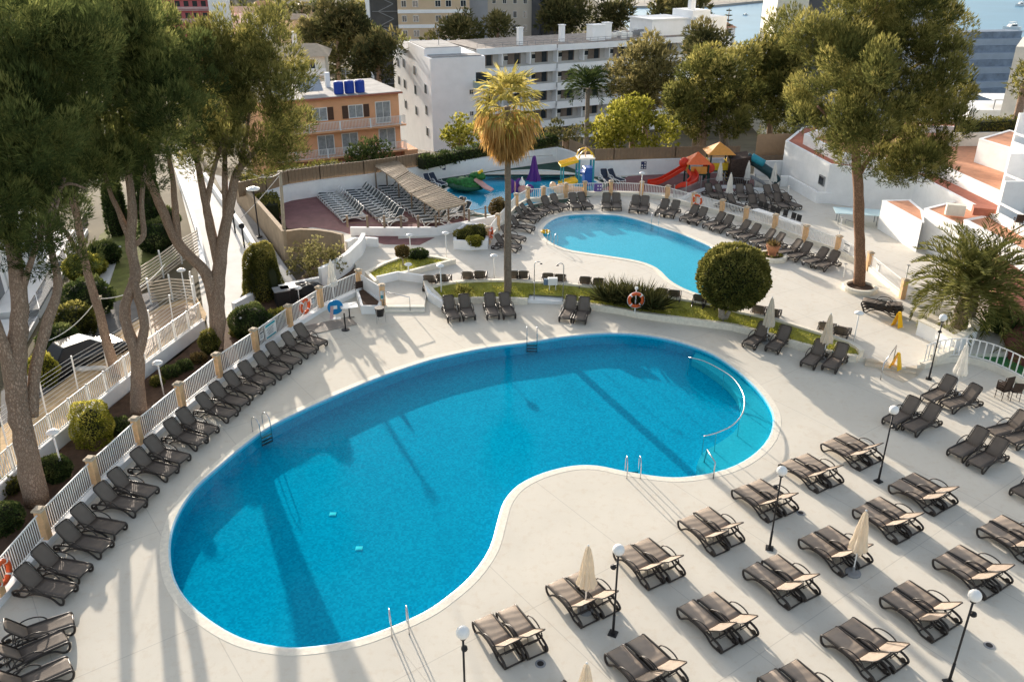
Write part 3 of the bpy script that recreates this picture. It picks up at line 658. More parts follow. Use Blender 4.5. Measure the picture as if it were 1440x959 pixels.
for i, (x, y) in enumerate([(1075,400),(1150,430),(1190,415),(1160,385)]):
    c = site(*Zt(x,y), ZU); lounger('white', c, R(200 + 12*i), f'white lounger under the reed pergola edge, {ORD[i]} towards the paddling pool', 'white loungers under the pergola')
for i, (a, f, t) in enumerate([((601,249.5),(607,258),'left of the pair at the paddling pool wall'),((608.5,248.5),(616,256),'right of the pair at the paddling pool wall'),((849.5,243),(853,251),'left of the pair by the playground wall sign'),((860,243),(868,251),'right of the pair by the playground wall sign')]):
    by_back(a, f, ZU, 'navy', 'navy fabric lounger with white frame, ' + t, 'navy and white loungers by the walls')
# ================================================================== PARASOLS (closed)
def canvasmat(name, c):
    m = mat(name, c, .85, .12, 5, .3, 20); nt = m.node_tree; N, L = nt.nodes.new, nt.links.new
    b = nt.nodes['Principled BSDF']; out = nt.nodes['Material Output']; tr = N('ShaderNodeBsdfTranslucent'); tr.inputs[0].default_value = c + (1,); mx = N('ShaderNodeMixShader'); mx.inputs[0].default_value = .42
    L(b.outputs[0], mx.inputs[1]); L(tr.outputs[0], mx.inputs[2]); L(mx.outputs[0], out.inputs['Surface']); return m
M_canvas = canvasmat('parasol_canvas', (.78, .70, .58))
M_canvas2 = canvasmat('white_canvas', (.84, .82, .77))
def parasol(px, ztop, zbot, zf, label, m, r=.27, group='closed parasols', height=2.5, lean=0):
    p = site(*px, zf); t = thing('parasol', label, 'parasol', (p.x, p.y, zf), lean, group)
    b = MB(); b.tube([(0,0,0),(0,0,height-.05)], .024, 8); b.build('pole', M_wpaint, t)
    b = MB(); b.lathe([(.26,0),(.26,.05),(.22,.08),(.05,.09),(.045,.28)], (0,0,0), 14); b.build('base', M_grey, t)
    n = 24; vs = []; fs = []; prof = [(.02,height),(.07,height-.10),(.12,height-.4),(.17,height-.75),(.72*r,height-1.05),(r,height-1.38),(.93*r,height-1.5)]
    for r_, h in prof:
        for j in range(n):
            q = r_ * (1 + (.22 if j % 3 == 0 else -.12 if j % 3 == 1 else .02) + random.uniform(-.06,.06)); vs.append((q*math.cos(2*PI*j/n), q*math.sin(2*PI*j/n), h + (random.uniform(-.05,.04) if r_ > .2 else 0)))
    for i in range(len(prof)-1):
        for j in range(n): fs.append((i*n+j, i*n+(j+1)%n, (i+1)*n+(j+1)%n, (i+1)*n+j))
    fs.append(tuple(range(n)))
    b = MB(); b.add(vs, fs); b.build('canopy', m, t, smooth=False)
    b = MB(); b.ball((0,0,height+.03), .035, 8, 6); b.build('finial', M_wpaint, t)
    b = MB(); b.tube([(.6*r*math.cos(q), .6*r*math.sin(q), height-.98) for q in np.linspace(0, 2*PI, 13)[:-1]], .012, 5, closed=True); b.build('tie_strap', m, t)
    return t
parasol((823,858), 0, 0, 0, 'closed beige parasol standing between two loungers of the row nearest the pool', M_canvas)
parasol((1199,806), 0, 0, 0, 'closed cream parasol in the middle row of the sun deck', M_canvas)
parasol((1077.5,482), 0, 0, 0, 'closed beige parasol by the lawn under the ball tree', M_canvas)
parasol((1157.5,507), 0, 0, 0, 'closed beige parasol at the tip of the lawn', M_canvas)
parasol((1342.5,553), 0, 0, 0, 'closed white parasol in front of the curved white railing', M_canvas2)
p_ = ptsB[0] + ef*.55; 
t = parasol((820,1032), 0, 0, 0, 'closed beige parasol of which only the tip shows at the bottom edge', M_canvas)
for px, s in (((1010,266),'beside the playground'),((1024,283),'nearest the pillared railing'),((1049,265),'in the middle of the far line'),((1086,267),'closest to the white building')):
    parasol(px, 0, 0, ZU, 'slim closed white parasol on the service terrace, ' + s, M_canvas2, .24, 'slim white parasols on the service terrace', 2.2)
parasol((470,424), 0, 0, 0, 'closed white parasol behind the picket fence near the stairs', M_canvas2, .26)
# ================================================================== LAMPS
M_opal = mat('opal_globe', (.86, .85, .82), .25, .03, 3, spec=.5)
def post_lamp(px, label, h=2.95, gr='black lamp posts with opal globes', arm=True):
    p = site(*px); t = thing('lamp_post', label, 'lamp post', (p.x, p.y, 0), random.uniform(0, 6), gr)
    b = MB(); b.box((0,0,.02), (.26,.26,.04)); b.lathe([(.075,.04),(.06,.10),(.045,.14)], (0,0,0), 12); b.build('base_plate', M_black, t)
    b = MB(); b.tube([(0,0,.05),(0,0,.75)], .042, 10); b.tube([(0,0,.75),(0,0,h)], .03, 10); b.build('post', M_black, t, smooth=True)
    b = MB(); b.lathe([(.03,0),(.075,.03),(.085,.07),(.04,.10)], (0,0,h-.02), 12); b.build('collar', M_black, t)
    if arm:
        b = MB(); b.lathe([(.02,0),(.085,.05),(.085,.12),(.02,.14)], (.10,0,h-.36), 12, (.3,0,-1)); b.tube([(0,0,h-.30),(.10,0,h-.36)], .018, 6); b.build('speaker', M_black, t)
    b = MB(); b.ball((0,0,h+.22), .175, 20, 14); b.build('globe', M_opal, t, smooth=True)
for px, l in (((862,891),'black lamp post with opal globe beside the front beige parasol'),((1082,771),'black lamp post with opal globe in front of the fourth front pair'),((1235,677),'black lamp post with opal globe at the far end of the front row'),((1306,533),'black lamp post with opal globe by the curved white railing'),((1334,960),'black lamp post with opal globe cut by the bottom edge, leaning outward'),((655,1015),'black lamp post with opal globe left of all the lounger rows')): post_lamp(px, l)
def garden_lamp(top, base, zf, label, gr='white mushroom garden lamps'):
    p = site(*base, zf)
    lo, hi = .2, 4.0
    for _ in range(40):
        m_ = (lo+hi)/2; q = np.array([p.x, p.y, zf+m_]) - _c0; v = 479.5 - FOC*(q@_up)/(q@_fw)
        lo, hi = (m_, hi) if v > top[1] else (lo, m_)
    h = max(.8, lo); t = thing('garden_lamp', label, 'garden lamp', (p.x, p.y, zf), 0, gr)
    b = MB(); b.tube([(0,0,0),(0,0,h-.12)], .035, 8); b.build('post', M_wpaint, t, smooth=True)
    b = MB(); b.lathe([(.05,h-.16),(.09,h-.12),(.10,h-.08)], (0,0,0), 12); b.build('collar', M_wpaint, t)
    b = MB(); b.lathe([(.08,h-.10),(.22,h-.08),(.245,h-.05),(.20,h),(.10,h+.05),(.02,h+.07)], (0,0,0), 18); b.build('lamp_shade', M_opal, t, smooth=True)
for a, b_, z, l in [((227,509),(231,558),0,'in the planting bed beside the forked pine'),((81,606),(91,672),0,'in the planting bed beside the round shrub, nearest the camera'),((342,445),(347,478),0,'in front of the round topiary bush'),((417,404),(421,424),0,'beside the cone topiary and the bins'),
 ((258,379),(265,438),0,'at the far end of the timber platform'),((575,371),(575,389),ZU,'on the kerb of the small upper lawn'),((577,330),(577,350),ZU,'in front of the burgundy terrace wall'),((628,327),(628,366),ZU,'at the walkway planter'),((620,373),(621,421),0,'on the lawn above the first far lounger pair'),((695,359),(695,391),ZU,'behind the lawn kerb left of the palm trunk'),
 ((1207,439),(1199,489),0,'at the tip of the lawn beside the ramp'),((903,243),(901,280),ZU,'on the railing in front of the play area'),((985,229),(983,258),ZU,'in front of the playground towers')]: garden_lamp(a, b_, z, 'white mushroom lamp ' + l)
# ================================================================== FENCES
def pickets(mb, a, b_, z0, h, sp=.115, w=.032):
    a, b_ = Vector((a[0],a[1],0)), Vector((b_[0],b_[1],0)); d = b_-a; n = max(2, int(d.length/sp)); ang = math.atan2(d.y, d.x)
    for k in range(1, n):
        p = a + d*(k/n); mb.box((p.x,p.y,z0+h/2), (w, .022, h-.06), ang)
    for z in (z0+.04, z0+h-.03): mb.beam((a.x,a.y,z), (b_.x,b_.y,z), .04, .045)
def pillar(t, p, z0, h, s=.30, ang=0.0):
    b = MB(); b.box((p.x,p.y,z0+h/2), (s,s,h), ang); o = b.build('pillar', M_pillar, t, bevel=.012)
    b = MB(); b.box((p.x,p.y,z0+h+.035), (s+.09,s+.09,.07), ang); b.box((p.x,p.y,z0+h+.09), (s-.04,s-.04,.05), ang); b.build('cap', M_cap, o, bevel=.01)
t = thing('picket_fence', 'white picket fence with ochre pillars along the lounger row beside the big pool', 'fence')
fp = [(-14,912),(0,836),(66,756),(136,682),(197,624),(256.5,573),(309,530),(360.5,494),(408,459),(451,432),(506,407)]
FP = [site(u, v, .22) for u, v in fp]; FP[0] = FP[1] + (FP[1]-FP[2]); 
FP = [FP[0] + (FP[1]-FP[2])*1.0] + FP
b = MB(); b.ribbon(FP, .34, 0, .24); b.build('kerb', M_white, t)
for i, p in enumerate(FP):
    d = FP[min(i+1, len(FP)-1)] - FP[max(i-1, 0)]; pillar(t, p, .20, 1.18, .28, math.atan2(d.y, d.x))
for a, b_ in zip(FP[:-1], FP[1:]):
    q = (b_-a).normalized()*.17; mb = MB(); pickets(mb, a+q, b_-q, .32, 1.0); mb.build('picket_panel', M_wpaint, t)
# solid panel beside the stairs
t = thing('stair_screen', 'white solid screen between two ochre pillars beside the stairs', 'screen')
P0, P1 = site(509,407,.3), site(539,433,.0); b = MB(); b.beam((P0.x,P0.y,.75),(P1.x,P1.y,.75), .05, .95); b.build('panel', M_white, t); pillar(t, Vector((P1.x,P1.y,0)), 0, 1.35, .28, .3)
b = MB(); b.box((P1.x+.02,P1.y-.18,.85), (.2,.03,.5), .3); b.mi = 1; b.box((P1.x+.02,P1.y-.20,.75), (.18,.012,.2), .3); b.build('notice', [M_wpaint, mat('teal_print', (.05,.35,.42), .5, .1, 5)], t)
# second fence on the white wall
t = thing('garden_wall', 'low white wall carrying a white picket fence beyond the planting bed', 'wall')
wl = line([(-30,735),(0,702),(50,655),(107,607),(155,567),(207,525),(250,492),(287,464)], 0)
b = MB(); b.ribbon(wl, .22, -.1, .58); b.build('masonry', M_white, t)
for a, b_ in zip(wl[:-1], wl[1:]):
    n = 2; 
    for k in range(n):
        p, q = a.lerp(b_, k/n), a.lerp(b_, (k+1)/n); mb = MB(); pickets(mb, p, q, .60, 1.0); mb.build('picket_panel', M_wpaint, t)
        mb = MB(); mb.box((p.x,p.y,1.08), (.07,.07,1.1)); mb.build('post', M_wpaint, t)
# wire fence on the slope
t = thing('wire_fence', 'thin wire fence with slim white posts on the dry slope', 'fence')
wp = [site(u, v, 0) for u, v in [(10,625),(65,580),(110,548),(152,522),(184,500),(215,480),(244,457),(276,440)]]
wp += [site(272,422,0)]
mb = MB()
for p in wp:
    b = MB(); b.tube([(p.x,p.y,0),(p.x+.06,p.y,1.75)], .035, 6); b.build('post', M_wpaint, t)
for a, b_ in zip(wp[:-1], wp[1:]):
    for k in range(9): mb.tube([(a.x,a.y,.12+.19*k),(b_.x,b_.y,.12+.19*k)], .010, 4, cap=False)
mb.build('wires', M_wpaint, t)
# pillared railing round the small pool
t = thing('pool_railing', 'curved white railing with sandy pillars round the small pool deck', 'railing')
rp = [(686.6,343),(700,324),(726,294),(742,284.5),(764,284),(795,278.5),(822,276),(858.7,275),(901.7,276.5),(938,282),(974.8,292.7),(1014.4,303),(1047.8,313.5),(1088.5,324.5),(1131,340.7),(1176.7,356),(1220,380),(1268,420)]
RP = [site(u, v, ZU) for u, v in rp]
for i, p in enumerate(RP):
    d = RP[min(i+1, len(RP)-1)] - RP[max(i-1, 0)]; pillar(t, p, ZU, 1.12, .28, math.atan2(d.y, d.x))
for i, (a, b_) in enumerate(zip(RP[:-1], RP[1:])):
    q = (b_-a).normalized()*.17
    mb = MB(); mb.ribbon([a+q, b_-q], .16, ZU, ZU+.32); mb.build('low_wall', M_cream, t)
    mb = MB(); pickets(mb, a+q, b_-q, ZU+.34, .72, .13); mb.build('picket_panel', M_wpaint, t)
pl = (RP[6]+RP[7])/2
b = MB(); d = RP[7]-RP[6]; b.box((pl.x,pl.y-.05,ZU+.68), (.62,.03,.62), math.atan2(d.y,d.x)); b.mi = 1
for i in range(3):
    for j in range(2): b.box((pl.x-.2+.2*i, pl.y-.075, ZU+.55+.26*j), (.10,.012,.12), math.atan2(d.y,d.x))
tag(b.build('rules_sign', [mat('purple_sign', (.16,.10,.33), .5, .1, 5), M_wpaint]), 'small purple sign with white marks fixed to the small pool railing', 'sign')
# curved railing above the turf garden
t = thing('curved_railing', 'curved white baluster railing between sun deck and green turf garden', 'railing')
cr = smooth_line(line([(1296,517),(1312,511),(1335,507),(1357,507.5),(1385,514),(1412,525),(1440,540),(1470,560)], .05), 3)
b = MB(); b.ribbon(cr, .30, 0, .30); b.build('kerb', M_cream, t)
for k, (a, b_) in enumerate(zip(cr[:-1], cr[1:])):
    mb = MB(); pickets(mb, a, b_, .32, .95, .17, .06); mb.build('baluster_panel', M_wpaint, t)
# planter wall with tiled top on the right
t = thing('planter_wall', 'white planter wall with sandy coping between ramp and turf garden', 'wall')
b = MB(); q = line([(1290,470),(1315,482),(1338,497)], ZU); b.ribbon(q, .25, ZU-.4, ZU+.78); q2 = line([(1338,497),(1350,490),(1367,482)], ZU); b.ribbon(q2, .25, 0, ZU+.78); b.ribbon([q2[-1], site(1362,468,ZU)], .25, 0, ZU+.78); b.build('masonry', M_white, t)
b = MB(); b.ribbon(q + q2[1:] + [site(1362,468,ZU)], .38, ZU+.785, ZU+.86); b.ribbon(line([(1311,510),(1338,498)], ZU), .38, ZU, ZU+.4); b.build('coping', M_cop, t)
# ================================================================== LADDERS, RAILS, SHOWERS
def ladder(px, inward, zf, label):
    p = site(*px, zf); t = thing('pool_ladder', label, 'ladder', (p.x,p.y,zf), math.atan2(inward[1], inward[0]), 'steel pool ladders')
    for s in (-.26, .26):
        b = MB(); b.tube(smooth_line([(-.42,s,0),(-.42,s,.45),(-.32,s,.70),(-.10,s,.80),(.10,s,.66),(.16,s,.40),(.16,s,-.50)], 3), .021, 8); b.build('handrail', M_steel, t, smooth=True)
    for z in (-.12, -.30, -.46):
        b = MB(); b.box((.16,0,z), (.09,.50,.025)); b.build('tread', M_black if zf == 0 else M_steel, t)
ladder((748,481), (0,-1), 0, 'steel ladder on the far rim of the big pool in front of the palm')
ladder((371,608), (.75,-.65), 0, 'steel ladder on the lounger row side of the big pool')
ladder((889,664), (0,1), 0, 'steel ladder on the inner bend of the big pool')
ladder((561,880), (-.25,1), 0, 'steel ladder on the near rim of the big pool')
ladder((778,343), (.5,.9), ZU, 'steel ladder at the near end of the small pool behind the palm')
ladder((921,316), (-.2,-1), ZU, 'steel ladder on the far rim of the small pool')
def rail(pts, zt, zb, label, posts, r=.028):
    t = thing('handrail', label, 'handrail'); b = MB(); b.tube(pts, r, 8); b.build('rail', M_steel, t, smooth=True)
    for i in posts:
        p = pts[i]; b = MB(); b.tube([(p.x,p.y,zb),(p.x,p.y,p.z)], r*.8, 8); b.build('post', M_steel, t)
c = smooth_line([site(u, v, .62) for u, v in [(969,502.5),(990,508),(1012,519),(1030,531),(1042,547),(1047,563),(1044,582),(1030,598),(1012,607),(1000,611),(990,613)]], 3); rail(c, 0, -.34, 'curved steel handrail around the shallow step of the big pool', [0, 7, 13, 19, 25, 30])
a = [site(1003,673,0), site(1003,673,0) + Vector((0,0,.75)), site(992,655,0)+Vector((0,0,.75)), site(990,650,-.3)]; rail(a, 0, 0, 'short bent steel grab rail at the near end of the shallow step', [])
p = site(577,439,0); rail([p, p+Vector((0,0,.9)), site(540,432,ZU)+Vector((0,0,.95)), site(540,430,ZU)+Vector((0,0,.0))], 0, 0, 'thin steel handrail of the deck stairs beside the ochre pillar', [])
p = site(1238,534,0); rail([p, p+Vector((0,0,.85)), site(1256,508,.1)+Vector((0,0,.85)), site(1256,508,.1)], 0, 0, 'thin steel handrail on the sandy ramp', [])
def shower(base, top, zf, label, s):
    p = site(*base, zf); t = thing('pool_shower', label, 'shower', (p.x,p.y,zf), 0, 'slim steel poolside showers')
    b = MB(); b.tube([(0,0,0)] + smooth_line([(0,0,2.1),(.05*s,0,2.24),(.18*s,-.05,2.32),(.34*s,-.1,2.28)], 3), .024, 8); b.build('riser', M_steel, t, smooth=True)
    b = MB(); b.lathe([(.09,0),(.08,.02),(.02,.06)], (.36*s,-.1,2.2), 12); b.build('shower_head', M_black, t)
    b = MB(); b.box((0,-.03,1.05), (.07,.05,.12)); b.build('tap', M_steel, t)
shower((751,421.5), 0, .2, 'slim steel shower on the white pad, closer to the palm', 1); shower((791.5,424), 0, .2, 'slim steel shower on the white pad, farther from the palm', -1)
t = thing('shower_box', 'small white cabinet on two legs standing on the lawn between the showers', 'cabinet', tuple(site(777,408,.4)))
b = MB(); b.box((0,0,.55), (.55,.28,.42)); b.build('body', M_wpaint, t, bevel=.02)
b = MB(); b.box((-.40,0,.52), (.25,.2,.34)); b.build('meter', mat('blue_grey_box', (.13,.19,.27), .5, .1, 5), t)
for s in (-.18,.18): 
    b = MB(); b.tube([(s,0,0),(s,0,.4)], .025, 6); b.build('leg', M_wpaint, t)
# ================================================================== TREES
M_bark = barkmat('pine_bark', (.27, .185, .13), (.45, .325, .24), 10.0)
M_barkr = barkmat('red_pine_bark', (.19, .11, .07), (.38, .225, .145), 10.0)
M_barkg = mat('grey_bark', (.32, .27, .22), .95, .3, 7, .8, 18)
L_pine = leafmat('pine_needles', (.042, .060, .021), (.130, .158, .050), (.35, .345, .11), .5)
L_pine2 = leafmat('golden_pine_needles', (.055, .064, .021), (.185, .185, .055), (.45, .39, .125), .5)
L_far = leafmat('far_pine_needles', (.05, .058, .026), (.13, .13, .052), (.29, .24, .10), .4)
L_mid = leafmat('grove_needles', (.055, .066, .022), (.19, .19, .055), (.45, .385, .12), .5)
L_dark = leafmat('dark_shrub_leaves', (.022, .038, .014), (.065, .095, .03), (.18, .20, .07), .3)
L_top = leafmat('topiary_leaves', (.048, .055, .014), (.145, .145, .036), (.34, .30, .09), .4)
L_bright = leafmat('yellow_green_leaves', (.10, .11, .015), (.30, .29, .045), (.56, .50, .12), .45)
L_palm = leafmat('palm_leaflets', (.06, .068, .018), (.19, .19, .055), (.42, .38, .15), .4)
L_palmg = leafmat('fan_palm_leaflets', (.14, .135, .035), (.42, .36, .09), (.70, .58, .22), .5)
L_dead = leafmat('dead_palm_leaflets', (.26, .14, .04), (.60, .36, .12), (.85, .60, .27), .45)
def trunk(name, paths, m, parent, n=9):
    b = MB()
    for pts in paths:
        P = smooth_line([p for p, r in pts], 4); rs = []
        k = len(pts)
        for i in range(k-1): rs += [pts[i][1] + (pts[i+1][1]-pts[i][1])*j/4 for j in range(4)]
        rs.append(pts[-1][1]); b.tube([p + Vector((random.uniform(-1,1), random.uniform(-1,1), 0))*.08*r for p, r in zip(P, rs)], [r*random.uniform(.93,1.07) for r in rs], n)
    return b.build(name, m, parent, smooth=True)
def blob_px(lst, Y, spread=1.2):
    out = []
    for u, v, r in lst:
        y = Y + random.uniform(-spread, spread); c = deep(u, v, y); q = (Vector(c) - Vector(_c0)).length
        out.append((tuple(c), r * q / FOC))
    return out
def tree(name, label, group, Y, blobs, paths, m_leaf, m_bark=None, per=55, ln=.34, wd=.06, up=.6, spread=.45, clump=.55, depth=1.2, k=3, cat='tree', fill=0, droop=0):
    bb = blob_px(blobs, Y, depth)
    for _ in range(fill):
        c, r = random.choice(bb); bb.append((tuple(Vector(c) + Vector((random.uniform(-.5,.5)*r, random.uniform(-1,1)*depth*1.3, random.uniform(-.4,.3)*r))), r*.75))
    lo = min(bb, key=lambda q: q[0][2]); base = paths[0][0][0] if paths else Vector((lo[0][0], lo[0][1], lo[0][2]-lo[1]))
    t = thing(name, label, cat, tuple(base), 0, group); off = -Vector(base)
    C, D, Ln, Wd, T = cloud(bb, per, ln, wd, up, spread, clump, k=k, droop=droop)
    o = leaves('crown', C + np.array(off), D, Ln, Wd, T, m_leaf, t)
    if paths: trunk('trunk', [[(Vector(p)+off, r) for p, r in pts] for pts in paths], m_bark or M_bark, t)
    return t
def dp(*a): return [(deep(u, v, Y), r) for u, v, Y, r in a]
GP = 'tall pines on the street side'
B1 = site(52,706); B2 = site(196,583); B3 = site(302,492); B4 = site(165,525)
# nearest leaning pine
tree('pine_tree', 'nearest pine with leaning twin trunks at the picture edge beside the fence row', GP, 27.5,
 [(-40,60,80),(20,20,75),(60,80,60),(-20,150,70),(40,170,60),(10,230,60),(70,240,40),(-30,270,50),(30,300,42),(85,140,55),(110,50,55),(60,330,26),(10,345,30),(95,300,26),(85,360,28),(120,360,20)],
 [[(B1,.46),(deep(35,620,26.4),.38),(deep(24,560,26.6),.36),(deep(25,480,27),.33),(deep(28,420,27.3),.28),(deep(15,330,27.8),.22),(deep(2,250,28),.14)],
  [(deep(24,560,26.6),.34),(deep(10,500,26.6),.25),(deep(-12,440,26.6),.19),(deep(-30,330,27),.12)],
  [(deep(45,585,26.8),.22),(deep(50,520,27.2),.20),(deep(68,450,27.6),.18),(deep(82,400,28),.15),(deep(70,330,28.2),.11),(deep(90,250,28.4),.07)],
  [(deep(28,420,27.3),.12),(deep(60,320,27.6),.08),(deep(88,262,27.8),.05),(deep(120,265,27.9),.03)]],
 L_pine, per=125, ln=.25, wd=.028, clump=.5, depth=1.6, fill=8, up=.9, spread=.38)
tree('pine_tree', 'forked pine in the planting bed, its two trunks crossing the second picket fence', GP, 35.5,
 [(150,40,70),(192,92,60),(120,110,60),(170,150,60),(230,145,52),(200,62,42),(140,200,50),(190,205,45),(240,190,40),(110,175,45),(255,100,45),(160,-10,60),(90,60,55)],
 [[(B2,.36),(deep(193,540,33.4),.31),(deep(193,500,33.6),.29),(deep(180,465,33.9),.24),(deep(176,430,34.2),.22),(deep(190,390,34.6),.22),(deep(184,340,35),.22),(deep(186,290,35.2),.18),(deep(180,240,35.4),.14),(deep(176,190,35.6),.09)],
  [(deep(193,500,33.6),.24),(deep(203,460,34),.20),(deep(195,420,34.3),.18),(deep(186,390,34.5),.18)],
  [(deep(184,340,35),.16),(deep(168,300,35.3),.12),(deep(155,270,35.6),.09),(deep(140,215,35.8),.06)],
  [(deep(190,345,35),.10),(deep(202,330,35.2),.12),(deep(199,290,35.3),.11),(deep(203,240,35.6),.09),(deep(210,180,35.8),.05)]],
 L_pine, per=110, ln=.26, wd=.032, clump=.52, depth=2.0, fill=8, up=.9, spread=.38)
tree('pine_tree', 'many-stemmed golden pine beside the street, its base against the fence row', GP, 41,
 [(330,88,55),(280,95,48),(372,112,48),(300,150,50),(355,170,50),(400,150,40),(330,210,38),(390,205,36),(285,200,36),(310,64,32),(392,85,34),(412,110,22),(405,180,24),(368,50,32),(412,215,16),(345,56,26),(270,75,36),(275,230,22)],
 [[(B3,.44),(deep(305,460,39),.40),(deep(305,420,39.2),.38),(deep(308,380,39.6),.34),(deep(315,330,40),.28),(deep(325,280,40.4),.24),(deep(335,240,40.8),.18),(deep(365,205,41),.12),(deep(395,170,41.3),.07)],
  [(deep(303,440,39.1),.30),(deep(290,385,39.3),.28),(deep(252,345,39.5),.25),(deep(224,285,39.8),.21),(deep(207,245,40),.16),(deep(200,200,40.4),.10)],
  [(deep(310,390,39.5),.22),(deep(298,330,40),.22),(deep(290,290,40.3),.20),(deep(280,240,40.6),.15),(deep(270,190,41),.09)],
  [(deep(290,290,40.3),.14),(deep(300,240,40.6),.12),(deep(312,200,41),.08),(deep(320,150,41.3),.05)],
  [(deep(318,310,40.2),.16),(deep(316,260,40.6),.14),(deep(318,200,41),.10),(deep(330,130,41.4),.06)],
  [(deep(252,345,39.5),.18),(deep(246,290,40),.16),(deep(243,250,40.3),.13),(deep(232,200,40.6),.08)],
  [(deep(335,240,40.8),.10),(deep(345,200,41),.08),(deep(352,150,41.3),.05)]],
 L_pine2, per=85, ln=.26, wd=.032, clump=.52, depth=2.2, fill=13, up=.9, spread=.38)
tree('pine_tree', 'slanting pine behind the wooden post, its crown joining the others above the lower houses', GP, 36.5,
 [(60,100,60),(20,130,60),(110,30,60),(60,20,60),(170,70,60),(100,190,50),(50,220,50),(222,88,38),(240,125,38),(120,255,30),(95,290,26),(140,235,30),(60,275,34),(20,260,36)],
 [[(site(163,528,0),.24),(deep(140,440,36),.21),(deep(120,370,36.2),.18),(deep(110,310,36.4),.14),(deep(100,240,36.5),.10),(deep(90,160,36.6),.06)],
  [(deep(120,370,36.2),.09),(deep(95,330,36.3),.10),(deep(75,300,36.4),.09),(deep(76,240,36.5),.06)],
  [(deep(112,320,36.3),.09),(deep(100,280,36.4),.08),(deep(104,210,36.6),.05)]],
 L_pine, per=95, ln=.26, wd=.032, clump=.65, depth=1.5, fill=5)
# big single pine on the upper deck
Bp = site(1208,404,ZU); YP = Bp.y
tree('pine_tree', 'broad single pine with a straight reddish trunk standing in a round stone ring', None, YP,
 [(1190,40,46),(1240,30,46),(1285,20,42),(1166,80,42),(1215,95,50),(1268,80,46),(1312,60,36),(1335,90,29),(1146,130,33),(1185,150,45),(1235,150,48),(1290,130,45),(1328,135,33),(1127,165,18),(1160,185,30),(1210,195,36),(1260,200,40),(1305,195,34),(1345,180,24),(1265,235,22),(1295,230,22),(1240,225,20),(1195,225,16),(1205,-10,45),(1265,-15,45),(1145,45,32),(1310,225,16),(1330,25,30),(1350,45,20)],
 [[(Bp,.37),(deep(1209,350,YP),.31),(deep(1208,300,YP),.29),(deep(1206,250,YP),.27),(deep(1203,200,YP),.23),(deep(1210,130,YP),.19),(deep(1225,60,YP),.12),(deep(1235,0,YP),.06)],
  [(deep(1206,250,YP),.16),(deep(1225,220,YP+.5),.13),(deep(1260,190,YP+1),.10),(deep(1300,170,YP+1),.06)],
  [(deep(1204,215,YP),.14),(deep(1180,180,YP-.5),.11),(deep(1150,150,YP-1),.06)],
  [(deep(1208,150,YP),.12),(deep(1260,110,YP+1),.10),(deep(1310,80,YP+1.5),.06)]],
 L_pine2, M_barkr, per=95, ln=.26, wd=.038, clump=.56, depth=2.6, fill=24, up=.95, spread=.36)
b = MB(); c = site(1209,408,ZU); 
b.lathe([(.95,-.02),(1.0,.22),(.97,.30),(.78,.30),(.76,.14)], (c.x,c.y,ZU), 28); b.mi = 1; b.lathe([(.755,.1),(.755,.17)], (c.x,c.y,ZU), 28); tag(b.build('planter_ring', [M_cop, M_soil]), 'round stone ring with soil around the foot of the big pine', 'planter')
# ball tree on the lawn
Bb = site(1016,448,.42); YB = Bb.y
t = thing('ball_tree', 'round clipped tree with several bare stems on the lawn between the pools', 'tree', tuple(Bb)); cb = Vector(deep(1031,389,YB)) - Bb; rb = 47*(Vector(deep(1031,389,YB))-Vector(_c0)).length/FOC
P, dv = skinball(15000, cb, (rb, rb, rb*.93)); D = unit(dv + rng.normal(size=dv.shape)*.6 + np.array([0,0,.25]))
P = P * 1.0 + 0; lump = .06*np.sin(P[:,0]*7)*np.sin(P[:,2]*6+1)+.05*np.sin(P[:,1]*8); P = P + dv*lump[:,None]
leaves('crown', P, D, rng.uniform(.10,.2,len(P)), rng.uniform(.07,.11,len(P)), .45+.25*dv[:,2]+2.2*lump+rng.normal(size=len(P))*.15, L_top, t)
trunk('trunk', [[(Vector((0,0,-.1)),.14),(Vector((-.05,0,.8)),.12),(Vector((0,0,cb.z-.6)),.11)],[(Vector((-.12,.05,-.1)),.10),(Vector((-.2,0,.8)),.09),(Vector((-.35,0,cb.z-.9)),.07)],[(Vector((.12,-.05,-.1)),.11),(Vector((.45,0,.7)),.09),(Vector((.95,0,cb.z-1.1)),.07)],[(Vector((.15,.1,-.1)),.09),(Vector((.5,.2,.8)),.08),(Vector((.5,.3,cb.z-.9)),.06)]], M_barkg, t)
b = MB(); b.ball(cb, (rb*.86, rb*.86, rb*.80), 20, 14); b.build('inner_foliage', mat('inner_leaf_shadow', (.02,.024,.008), .95, .3, 6), t)
